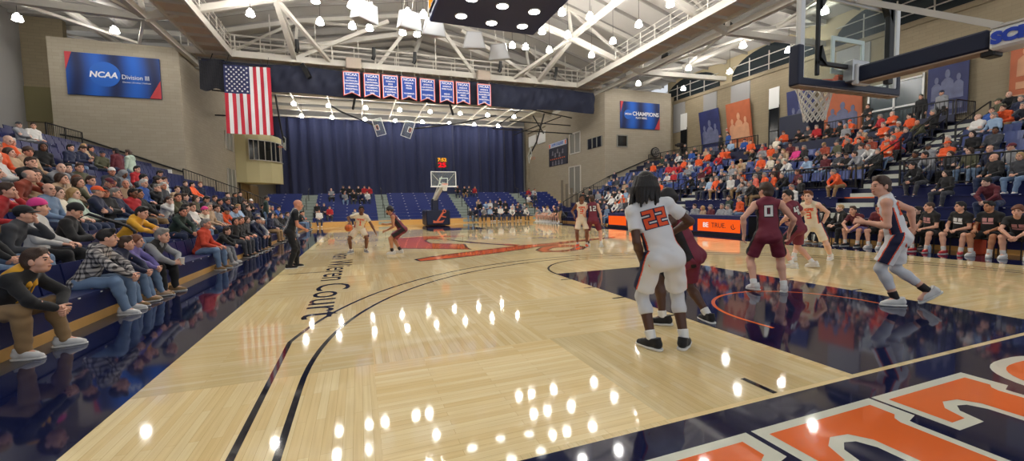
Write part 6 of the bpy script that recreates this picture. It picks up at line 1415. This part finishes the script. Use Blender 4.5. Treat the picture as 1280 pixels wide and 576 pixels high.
# far team bench
FBX = 16.7
for k, (y, hc, top, hs, q, lab) in enumerate([(30.7, 'b', 'G', 'short', 3, 'bench player in grey, last on the far team bench'), (30.0, 'k', 'W', 'short', 8, 'bench player in white, second last on the far team bench'), (29.3, 'b', 'G', 'short', 1, 'bench player in grey with brown hair, middle of the far team bench'), (28.65, 'l', 'W', 'short', 2, 'fair-haired bench player in white on the far team bench'), (28.0, 'g', 'K', 'bald', 8, 'grey-haired coach in black seated on the far team bench'), (27.3, 'k', 'K', 'short', 2, 'dark-haired coach in black leaning forward on the far team bench'), (26.5, 'b', 'D', 'short', 3, 'person in charcoal at the near end of the far team bench')]):
    tchair(FBX+.02, y, 'black chair of the far team bench')
    bench_player(FBX, y, q, PI/2-.1+.05*(k % 3), lab, hc=hc, top=top, hs=hs, legs='W' if top in 'WG' else 'K', shoe='W', prt=False)
def standing(x, y, z, yaw, label, i, hands=None, head=(0, 0, 0), neck=(0, .03, .53), elbow=None, kind='sweater', hh=1.78, h=.0115, **kw):
    s = hh/1.8; d = dict(neck=neck, head=head, feet={'L': (-.12, .03, .086, .2, 0), 'R': (.12, -.03, .086, -.2, 0)}, hands=hands or {'L': (-.25*s, .08, .82*s), 'R': (.25*s, .08, .82*s)}, elbow=elbow, top=kind)
    p = make_proto(d, i, h=h, hh=hh, pel=(0, 0, .955*s)); return person(p, (x, y, z), yaw, label, **kw)
ARMX = dict(hands={'L': (.13, .20, 1.22, {'dir': (1, .1, .15), 'palm': (0, -1, 0), 'curl': .5}), 'R': (-.13, .22, 1.19, {'dir': (-1, 0, .1), 'palm': (0, -1, 0), 'curl': .5})}, elbow={'L': (-.9, .3, -.7), 'R': (.9, .3, -.7)})
standing(16.0, 25.6, 0, PI/2-.2, 'coach in navy pullover and khaki trousers standing with folded arms at the far sideline', 61, top='N', legs='H', hs='short', hc='l', shoe='K', **ARMX)
standing(-7.0, 18.55, 2.28, 1.2, 'person in maroon top standing with back turned high in the flag-side stand', 62, top='U', legs='I', hs='short', hc='k', shoe='K')
standing(-7.0, 19.55, 2.28, 1.35, 'person in pale mint hoodie standing with back turned high in the flag-side stand', 63, kind='hoodie', top='V', legs='J', hs='short', hc='b', shoe='W', hh=1.84)
standing(-2.55, 21.5, .38, -1.4, 'bearded man in dark green sweater standing in the aisle beyond the referee', 64, kind='sweater', top='F', legs='J', hs='buzz', hc='k', skin=3, shoe='K', hh=1.84)
standing(28.9, 12.9, 5.0, 1.5, 'person in black standing with folded arms on the concourse behind the railing', 65, top='K', legs='J', hs='short', hc='b', shoe='K', **ARMX)
standing(29.2, 10.7, 5.0, 1.5, 'person in black jacket with orange front standing at the concourse railing', 66, kind='jacket', top='K', legs='K', hs='short', hc='k', shoe='K')
standing(29.2, 9.9, 5.0, 1.5, 'person in navy cap and grey top at the concourse railing by the stairs', 67, top='G', legs='K', hs='cap', hat='N', hc='g', shoe='K')
standing(28.9, 22.3, 5.0, 1.4, 'person in bright blue jacket standing before the orange poster', 68, kind='jacket', top='B', legs='K', hs='short', hc='k', shoe='K')
standing(29.0, 23.1, 5.0, 1.2, 'person in black jacket standing beside the bright blue jacket', 69, kind='jacket', top='K', legs='K', hs='cap', hat='K', hc='b', shoe='K')
standing(30.3, 28.3, 5.0, 1.4, 'camera operator in black standing behind the tripod on the concourse', 70, kind='jacket', top='K', legs='K', hs='short', hc='g', shoe='K')
standing(-14.2, 24.6, 5.0, -1.2, 'person in black jacket standing at the top corner of the flag-side stand', 71, kind='jacket', top='K', legs='K', hs='short', hc='k', shoe='K')
o = thing('video_camera', 'black video camera on tripod on the concourse near the champions board', 'video camera', (29.6, 28.2, 5.0))
mb = MB(); mb.rbox(29.3, 29.85, 28.05, 28.35, 6.45, 6.8, .03); mb.tube([(29.3, 28.2, 6.62), (29.05, 28.2, 6.6)], .1, 12); mb.build('body', M_BLACK, o)
for a in (0, 2.1, 4.2):
    mb = MB(); mb.tube([(29.6, 28.2, 6.45), (29.6+.5*math.cos(a), 28.2+.5*math.sin(a), 5.0)], .03, 6); mb.build('leg', M_BLACK, o)
o = thing('round_fan', 'round black floor fan on a stand against the block wall', 'fan', (29.3, 31.2, 5.0)); mb = MB(); mb.tube([(29.3, 31.2, 6.35), (29.3, 31.35, 6.35)], .48, 28); mb.build('drum', M_BLACK, o); mb = MB()
for r in (.12, .24, .36): mb.tube([(29.3+r*math.cos(k*PI/12), 31.18, 6.35+r*math.sin(k*PI/12)) for k in range(24)], .012, 4, True)
mb.build('guard_grille', M_STEEL, o); mb = MB(); mb.tube([(29.3, 31.27, 5.0), (29.3, 31.27, 5.9)], .04, 8); mb.rbox(29.0, 29.6, 31.0, 31.5, 5.0, 5.06, .02); mb.build('stand', M_BLACK, o)
# ---- the people along the near front row, flag side
def plaid_mat():
    m = bpy.data.materials.new('plaid_flannel'); m.use_nodes = True; nt = m.node_tree; b = nt.nodes['Principled BSDF']; N, L = nt.nodes.new, nt.links.new
    tc = N('ShaderNodeTexCoord'); sp = N('ShaderNodeSeparateXYZ'); L(tc.outputs['Object'], sp.inputs[0]); outs = []
    ad = N('ShaderNodeMath'); ad.operation = 'ADD'; L(sp.outputs[0], ad.inputs[0]); L(sp.outputs[1], ad.inputs[1])
    for src, f in ((ad.outputs[0], 15.0), (sp.outputs[2], 14.0)):
        a = N('ShaderNodeMath'); a.operation = 'MULTIPLY'; L(src, a.inputs[0]); a.inputs[1].default_value = f
        c = N('ShaderNodeMath'); c.operation = 'FRACT'; L(a.outputs[0], c.inputs[0]); d = N('ShaderNodeMath'); d.operation = 'LESS_THAN'; L(c.outputs[0], d.inputs[0]); d.inputs[1].default_value = .42; outs.append(d.outputs[0])
    s = N('ShaderNodeMath'); s.operation = 'ADD'; L(outs[0], s.inputs[0]); L(outs[1], s.inputs[1]); dv = N('ShaderNodeMath'); dv.operation = 'MULTIPLY'; L(s.outputs[0], dv.inputs[0]); dv.inputs[1].default_value = .5
    cr = N('ShaderNodeValToRGB'); cr.color_ramp.interpolation = 'CONSTANT'; e = cr.color_ramp.elements; e[0].color = lin(196, 190, 184)+(1,); e[1].position = .4; e[1].color = lin(116, 112, 112)+(1,); x = e.new(.9); x.color = lin(46, 45, 50)+(1,)
    L(dv.outputs[0], cr.inputs[0]); L(cr.outputs[0], b.inputs['Base Color']); b.inputs['Roughness'].default_value = .9; return m
CLOTH['plaid'] = plaid_mat()
def CL(y, z=.52, s=1): return {'L': (-.04, y, z, {'dir': (.6, .7, -.4), 'palm': (.9, 0, -.3), 'curl': .85}), 'R': (.045, y, z+.01, {'dir': (-.6, .7, -.4), 'palm': (-.9, 0, -.3), 'curl': .85})}
OUT = {'L': (-1, .2, -.1), 'R': (1, .2, -.1)}
def front(x, y, yaw, label, i, neck, head, hands, feet=None, elbow=OUT, kind='sweater', hh=1.8, h=.009, z=0, pelz=.50, fat=1.06, cyaw=0, **kw):
    d = dict(neck=neck, cyaw=cyaw, head=head, feet=feet or seat_feet(.18, .40), hands=hands, elbow=elbow, top=kind)
    p = make_proto(d, i, h=h, hh=hh, pel=(0, -.05, pelz), fat=fat); o = person(p, (x, y, z), yaw, label, **kw); return o, p
o, p = front(-1.88, 3.70, -PI/2, 'young man in black hoodie with yellow hood lining and khaki trousers on the front row', 81, (.0, .36, .41), (.05, .08, 0), CL(.55, .48), seat_feet(.2, .40, .08, -.05), hh=1.84, pelz=.47, top='K', legs='H', shoe='W', hs='short', hc='b')
k = p.k; V, Q = solid(F().cap(k.neck-k.cr*.07-k.cf*.045, k.neck+k.cr*.07-k.cf*.045, .066, .066, .03).cap(k.neck-k.cf*.06+k.up*.02, k.neck-k.cf*.11-k.up*.10, .07, .05, .03).cap(k.neck-k.cr*.08-k.cf*.03+k.up*.02, k.neck-k.cr*.04+k.cf*.10-k.up*.06, .044, .030, .02).cap(k.neck+k.cr*.08-k.cf*.03+k.up*.02, k.neck+k.cr*.04+k.cf*.10-k.up*.06, .044, .030, .02), .008); kid('hood', npmesh('hood', V, Q), o, [cloth('Y')])
mb = MB()
for g in (-1, 1): a = k.neck+k.cf*.115+k.cr*g*.03-k.up*.06; mb.tube([tuple(a), tuple(a+k.cf*.03-k.up*.10), tuple(a+k.cf*.02-k.up*.22)], .007, 6)
c = bpy.data.objects.new('drawstring', mb.mesh('drawstring')); c.parent = o; c.data.materials.append(cloth('Y')); COL.objects.link(c)
o, p = front(-1.95, 5.55, -PI/2+.05, 'dark-haired young man in grey checked flannel shirt and light jeans on the front row', 82, (0, .22, .48), (.35, .0, 0), CL(.50, .56), seat_feet(.17, .42, 0, .05), kind='hoodie', hh=1.84, top='plaid', legs='J', shoe='W', hs='quiff', hc='k')
k = p.k; V, Q = solid(F().cap(k.neck-k.cr*.06-k.cf*.05, k.neck+k.cr*.06-k.cf*.05, .06, .06, .03).cap(k.neck-k.cf*.07, k.neck-k.cf*.10-k.up*.10, .064, .04, .03), .008); kid('hood', npmesh('hood', V, Q), o, [cloth('D')])
front(-1.95, 6.12, -PI/2+.05, 'boy in navy sweatshirt and jeans leaning forward beside the checked flannel shirt', 83, (0, .24, .47), (.3, .0, 0), CL(.46, .54), hh=1.6, pelz=.47, top='N', legs='J', shoe='H', hs='short', hc='b')
front(-1.95, 6.62, -PI/2, 'girl with long brown hair in lavender sweater and jeans on the front row', 84, (0, .18, .49), (.1, -.1, 0), CL(.42, .54), hh=1.56, pelz=.46, top='P', legs='J', shoe='T', hs='long', hc='r')
o, p = front(-1.93, 7.15, -PI/2-.12, 'grey-haired man in black vest over grey sleeves leaning forward with a coffee', 85, (.02, .32, .44), (-.1, -.05, 0), {'L': (-.03, .54, .56, {'dir': (.5, .8, .1), 'palm': (.9, 0, -.2), 'curl': .8}), 'R': (.10, .53, .57, {'dir': (-.3, .9, .1), 'palm': (-.9, 0, -.2), 'curl': .8})}, hh=1.82, top='G', legs='K', shoe='H', hs='short', hc='g')
kid('vest', npmesh('vest', *top_mesh(p.k, p.B, 'tank', h=.0085, seed=2, t=.026, hem=-.10)), o, [cloth('K')])
M_CUP = mat('paper_cup', lin(226, 214, 198), .6); pt = Matrix.Translation((-1.93, 7.15, 0)) @ Matrix.Rotation(-PI/2-.12, 4, 'Z') @ Vector((.035, .64, .60))
mb = MB(); mb.cyl((pt.x, pt.y), .03, pt.z-.06, pt.z+.05, 18, .04); c = mb.build('paper_cup', M_CUP, org=(pt.x, pt.y, pt.z)); tag(c, 'paper coffee cup held by the grey-haired man in black vest', 'cup'); mb = MB(); mb.cyl((pt.x, pt.y), .043, pt.z+.05, pt.z+.062, 18); mb.build('lid', M_WHITE, c)
front(-1.95, 10.35, -PI/2-.1, 'grey-haired man in orange-red sweater and jeans on the front row', 86, (0, .10, .52), (-.05, 0, 0), {'L': (-.12, .36, .60, {'dir': (.2, 1, -.3), 'palm': (0, 0, -1)}), 'R': (.12, .34, .60, {'dir': (-.2, 1, -.3), 'palm': (0, 0, -1)})}, elbow=None, fat=1.14, top='X2', legs='J', shoe='H', hs='short', hc='g', skin=2) if CLOTH.setdefault('X2', mat('cloth_orange_red', lin(206, 74, 50), .85, bump=.12, bscale=220, var=.07, vscale=18)) else None
front(-1.93, 11.35, -PI/2, 'boy in black hoodie and grey trousers hunched beside the orange-red sweater', 87, (0, .30, .44), (-.1, -.05, 0), CL(.44, .52), kind='hoodie', hh=1.5, pelz=.45, top='K', legs='G', shoe='W', hs='short', hc='b')
o, p = front(-2.79, 8.62, -PI/2-.05, 'dark-haired person in yellow hoodie bent over a phone in the second row', 88, (0, .30, .44), (-.15, -.25, 0), {'L': (-.05, .50, .70, {'dir': (.3, .8, .3), 'palm': (.4, -.3, .9), 'curl': .7}), 'R': (.05, .50, .72, {'dir': (-.3, .8, .3), 'palm': (-.4, -.3, .9), 'curl': .7})}, kind='hoodie', z=.38, pelz=.545, top='Y', legs='J', shoe='W', hs='short', hc='k')
pt = Matrix.Translation((-2.79, 8.62, .38)) @ Matrix.Rotation(-PI/2-.05, 4, 'Z') @ Vector((0, .63, .80)); mb = MB(); mb.rbox(pt.x-.06, pt.x+.06, pt.y-.035, pt.y+.035, pt.z-.005, pt.z+.005, .003); tag(mb.build('phone', mat('phone_white', lin(210, 206, 206), .3)), 'pale phone held by the person in yellow hoodie', 'phone')
front(-2.79, 4.95, -PI/2, 'child with curly blond hair in black top behind the front row', 89, (0, .16, .5), (0, 0, 0), CL(.40, .56), z=.38, pelz=.53, hh=1.45, top='K', legs='J', shoe='G', hs='curly', hc='l')
# ================================================================== the crowd (row, place along the row, clothing, hair)
CROWD = '''W=0 13.16 K kl 8;0 13.66 K bl 0;0 14.16 K bl 1;0 14.66 D bf 0;0 15.16 N kc:N 2;0 15.77 G bc:W 2;0 16.27 G gs 8;0 19.06 N kh:N 0;0 20.92 D ks 5;0 21.43 K bs 8;0 23.30 N gs 2;0 23.80 D bs 4;0 29.80 K ks 4;0 30.30 G lf 8;0 30.80 O bs 4;1 5.45 D kc:K 6;1 6.18 W be:Q 1;1 6.68 K ke:K 7;1 11.07 F ks 3;1 11.91 D ks 4;1 12.41 W bs 4;1 12.91 C be:Q 6;1 13.95 T gs 1;1 14.53 G bs 8;1 15.03 O kc:N 3;1 15.98 L bs 3;1 17.83 L ls 9;1 19.05 K bs 1;1 22.58 K ks 9;1 23.36 T gs 4;1 24.50 D gs 1;1 25.01 B bs 3;2 6.61 R bs 6;2 8.07 J by 1;2 8.57 C bl 5;2 9.07 V lf 5;2 9.57 N gc:O 4;2 10.07 K kc:K 9;2 10.57 N gs 5;2 11.07 R ks 0;2 11.71 K ks 5;2 12.82 W bp 6;2 13.32 E bs 3;2 14.93 K bs 5;2 15.43 E bl 0;2 16.10 K ks 7;2 17.18 K ks 2;2 17.68 D bs 1;2 18.48 N bs 3;2 21.61 K bs 7;2 24.11 K bc:W 9;3 8.17 P gl 0;3 8.67 X gy 6;3 9.17 T bl 8;3 9.67 T bf 6;3 10.18 E bl 2;3 10.68 T rl 1;3 11.18 B bs 4;3 11.68 U gc:U 7;3 12.18 M bc:N 1;3 12.72 T ga 8;3 13.82 B ws 0;3 14.32 K gs 6;3 15.35 D ws 1;3 16.31 T bs 8;3 21.97 D ks 6;3 23.94 K ks 0;3 25.19 K ks 1;4 9.91 W ga 9;4 10.41 K bs 6;4 10.91 K by 5;4 11.41 G ga 3;4 12.06 D ks 1;4 12.56 E bs 1;4 13.97 D kc:W 8;4 14.47 G kh:G 7;4 15.48 D ks 2;4 15.98 K ks 0;4 16.48 K bs 2;4 17.69 W bs 0;4 19.95 K bs 1;4 21.06 O ks 5;4 21.56 N rs 8;5 11.23 O gs 1;5 11.73 T bf 5;5 12.23 T bq 1;5 17.72 R ks 0;5 19.34 K ks 7;6 12.79 O ga 7;6 13.29 T ws 9;6 14.25 K kh:K 8;7 17.26 N ks 0;7 17.76 N bs 7;7 19.21 E kc:N 8;8 19.90 T ll 4;8 20.61 K ks 5;10 19.64 G gc:D 9;10 20.15 W bs 8
E=0 5.01 K ks 3;0 12.09 G gs 1;0 12.59 G gs 5;0 13.09 U gs 1;0 13.59 T ll 1;0 14.09 G bs 1;0 14.61 G gs 3;0 15.30 D bs 3;0 21.96 J ws 0;1 9.17 E bs 8;1 12.19 O gs 0;1 12.80 F bs 4;1 20.41 W gs 1;1 20.91 D gs 8;1 21.41 G gs 8;1 21.91 W gs 3;1 23.70 N bs 5;1 24.21 K ks 1;1 24.82 E bs 8;2 4.26 U kq 3;2 10.30 W gs 0;2 21.84 W gs 5;2 22.34 O gc:O 3;2 24.02 W bs 5;2 25.04 D bs 8;3 5.70 K kl 1;3 10.54 K bs 8;3 12.75 K gs 3;3 13.26 G bs 6;3 22.70 D gs 9;3 23.42 L gs 1;3 23.92 W gs 3;3 24.83 K ks 8;3 25.34 W gs 3;3 27.06 G gs 8;3 29.23 K ks 7;4 4.34 D ll 0;4 4.92 K ga 1;4 6.79 K ks 3;4 9.48 O gs 3;4 11.26 U bs 8;4 11.76 K gs 2;4 12.45 O bs 8;4 12.95 O gs 8;4 13.45 S gs 8;4 13.95 G gs 2;4 14.45 N gs 0;4 14.95 W gs 0;4 15.45 N gs 2;4 15.95 O gs 1;4 16.45 L gs 5;4 16.95 D gs 4;4 20.59 O gs 7;4 24.28 D gs 0;4 25.38 D gs 7;4 29.74 K ks 0;5 4.84 G bc:M 8;5 5.34 N by 1;5 5.84 E bl 1;5 6.35 D bl 4;5 6.85 G ks 3;5 7.35 D ks 4;5 12.84 U bl 6;5 14.03 D gs 1;5 14.88 O gs 2;5 15.38 D gs 1;5 15.88 G gs 3;5 16.38 N gs 4;5 16.88 D bs 1;5 18.67 K ks 3;5 21.52 G bs 6;5 22.18 D bs 1;5 24.08 W gs 1;5 25.86 T gs 0;5 28.13 N gs 6;6 6.84 O bc:O 9;6 7.34 G kc:D 0;6 9.15 K gs 5;6 9.65 G bs 3;6 10.15 K bs 7;6 10.65 D gs 9;6 11.15 U bs 0;6 11.92 L gs 7;6 12.85 W gs 3;6 13.51 K gs 1;6 15.94 T ll 8;6 16.44 G gs 5;6 16.94 B gc:B 2;6 18.77 U gs 0;6 21.31 R gs 1;6 21.81 W gs 7;6 28.11 D gs 1;6 28.61 N gs 1;6 29.11 B gs 7;7 5.96 D ks 5;7 6.46 K kl 0;7 6.96 D ws 2;7 9.16 O bc:O 4;7 9.66 W gs 2;7 10.16 G bs 1;7 11.80 K gs 3;7 13.72 C gs 2;7 14.63 C ll 8;7 15.21 O gs 1;7 16.44 T ls 7;7 16.95 T gs 2;7 18.93 R bs 3;7 20.82 G gs 7;7 26.86 D gs 8;8 9.16 R gs 3;8 9.66 O bs 9;8 10.16 X bs 7;8 10.71 D bs 0;8 11.21 K gs 8;8 11.71 E gc:D 1;8 12.21 X bc:H 7;8 13.34 K gs 1;8 13.84 Q gs 5;8 14.34 T ls 3;8 14.84 D gs 7;8 21.42 W gs 6;8 22.45 R gs 2;8 23.17 R bs 1;8 23.78 R gs 1;8 26.45 W gs 3;8 30.90 N gs 8;9 6.56 L gs 1;9 7.06 W ga 9;9 9.15 N gs 2;9 9.65 O gs 0;9 11.21 O gs 4;9 11.75 O bs 1;9 14.65 U bs 7;9 15.20 K ks 3;9 15.91 O gs 0;9 16.44 G gs 7;9 16.95 K bs 2;9 19.69 R bs 3;9 21.53 O gs 8;9 23.14 O rs 5;9 26.52 O gs 8;10 5.99 D gs 6;10 6.49 O bs 6;10 7.04 B bs 5;10 9.17 E ba 2;10 10.05 K ws 4;10 10.66 O gs 4;10 11.41 T bs 2;10 16.92 R gs 2;10 19.76 O gs 6;10 20.26 O rs 1;10 21.64 O gs 5;10 22.27 N ks 3;10 25.88 D gs 6;10 28.26 D gs 1;11 6.57 N gs 5;11 7.07 E bc:E 8;11 9.17 K gs 8;11 10.05 O ks 1;11 12.84 G kh:G 0;11 16.93 C gs 5;11 18.67 O bs 8;11 21.99 D gs 7;11 22.57 T gs 4;11 23.99 B bs 8;11 24.51 K gs 8;11 25.25 W gs 2;11 27.46 F bs 0;12 6.95 K ga 2;12 11.19 O ga 4;12 11.69 R gs 8;12 12.30 K bs 9;12 13.15 O bc:O 4;12 13.65 K ks 1;12 14.15 K bs 3;12 14.95 R gs 1;12 15.45 D gs 4;12 15.96 K ks 7;12 16.93 O rs 7;12 19.94 B kc:K 1;12 21.09 L gs 1;12 24.57 K gs 4;12 26.80 N ks 3;12 27.77 N bs 1
N=0 -1.08 W bs 0;0 1.55 G bs 0;0 11.02 D bs 2;0 11.52 N bs 6;0 12.26 G bc:W 6;0 12.83 L bs 0;0 13.33 K bs 4;0 13.83 W bs 0;0 14.35 K bs 4;0 14.85 W gs 2;0 15.46 N bs 4;0 16.17 W bs 2;1 -0.35 R bs 0;1 15.18 W bs 6;1 15.80 D bs 0;1 16.31 G bs 6;2 -1.32 K gs 0;2 -0.82 N gs 0;2 12.29 K gs 6;2 12.79 L bs 6;2 13.29 W ls 0;2 13.79 D bs 0;2 14.80 K bs 0;3 12.35 T bs 6;3 14.49 K bs 4;4 17.75 W gs 4;5 18.67 D bs 6;6 0.73 G gs 6;6 1.52 K ks 0;6 2.05 N bs 6;6 2.60 W bs 6;7 -0.41 G ba 4;7 1.46 D bs 6;7 18.46 R bs 2;7 19.10 W bs 2;8 0.59 K ks 4;8 1.09 K bs 0;8 1.88 K bs 0;8 2.39 R bs 0;8 2.89 R ks 6;8 11.21 K gs 4;8 11.87 K bs 6;8 12.40 D bs 4;8 12.91 R ks 6'''
STY = {'s': 'short', 'a': 'shaved', 'y': 'bald', 'l': 'long', 'f': 'bob', 'c': 'cap', 'e': 'beanie', 'h': 'hood', 'q': 'curly', 'p': 'pony', 'u': 'buzz', 'i': 'quiff'}
HN = {'k': 'black', 'b': 'brown', 'l': 'blond', 'g': 'grey', 'w': 'white', 'r': 'auburn'}
PLACE = {'W': 'flag-side stand', 'E': 'bench-side stand', 'N': 'end bleachers'}
rc = random.Random(11); people = []
for line in CROWD.split('\n'):
    side, body = line.split('=')
    for t in body.split(';'):
        a = t.split(); hh_ = a[3].split(':'); i, y = int(a[0]), float(a[1]); st = STY[hh_[0][1]]; hc = hh_[0][0]; hat = hh_[1] if len(hh_) > 1 else None
        pose = int(a[4])
        flip = False
        if side == 'E': flip = y > 17
        elif side == 'W': flip = y < 10 and rc.random() < .5
        female = st in ('long', 'bob', 'pony'); sc = rc.uniform(.93, .99) if female else rc.uniform(.97, 1.04)
        legs = rc.choice('IIIJJKKDDHN'); skin = rc.choice([0, 0, 0, 1, 1, 2, 2]) if not (hc == 'k' and rc.random() < .2) else rc.choice([3, 4])
        g = TOPN[PO[pose]['top']]; tn = CC[a[2]][0]
        if st in ('cap', 'beanie'): hd = '%s %s' % (CC[hat][0], st)
        elif st == 'hood': hd = 'hood up'
        elif st == 'shaved': hd = 'bald head'
        else: hd = {'bald': 'balding %s hair', 'long': 'long %s hair', 'bob': '%s bobbed hair', 'pony': '%s ponytail', 'curly': '%s curls'}.get(st, '%s hair') % HN[hc]
        people.append(dict(side=side, i=i, y=y, pose=pose, flip=flip, sc=sc, legs=legs, skin=skin, st=st, hc=hc, hat=hat, top=a[2], base='%s %s, %s' % (tn, g.replace('tee_shirt', 'tee'), hd)))
cnt = {}
for q in people:
    for key in (q['base'], (q['base'], q['side']), (q['base'], q['side'], q['i'])): cnt.setdefault(key, []).append(q)
NTH = ['nearest', 'second nearest', 'third nearest', 'fourth nearest', 'fifth nearest']
for q in people:
    b, s = q['base'], q['side']; row = 'front row' if q['i'] == 0 else '%s row' % ORD[q['i']]
    if len(cnt[(b, s)]) == 1: lab = '%s, seated in the %s' % (b, PLACE[s])
    elif len(cnt[(b, s, q['i'])]) == 1: lab = '%s, %s of the %s' % (b, row, PLACE[s])
    else: L_ = sorted(cnt[(b, s, q['i'])], key=lambda r: r['y']); lab = '%s, %s of the %s, %s the viewer' % (b, row, PLACE[s], NTH[L_.index(q)])
    lab = 'person in '+lab; p = proto(q['pose'])
    if s == 'W': loc = (xr(-1, q['i']), q['y'], RISE*q['i']); yaw = -PI/2+(.18 if q['y'] < 10 else -.22)+rc.uniform(-.12, .12); grp = 'spectators of the flag-side stand'
    elif s == 'E': loc = (xr(1, q['i']), q['y'], RISE*q['i']); yaw = PI/2+(-.15 if q['y'] < 14 else .2)+rc.uniform(-.12, .12); grp = 'spectators of the bench-side stand'
    else: loc = (q['y'], EY0+ET*q['i'], ER*q['i']+.05); yaw = PI+rc.uniform(-.3, .3); grp = 'spectators of the end bleachers'
    o = person(p, loc, yaw, lab, grp, skin=q['skin'], hs=q['st'], hc=q['hc'], top=q['top'], legs=q['legs'], shoe=rc.choice('KKWDH'), scale=q['sc'], hat=q['hat'])
    if q['flip']: o.scale = (-q['sc'], q['sc'], q['sc'])
# the chairs people sit on stay, the rest of the tidy-up
for o in COL.objects:
    if '_o' in o: del o['_o']
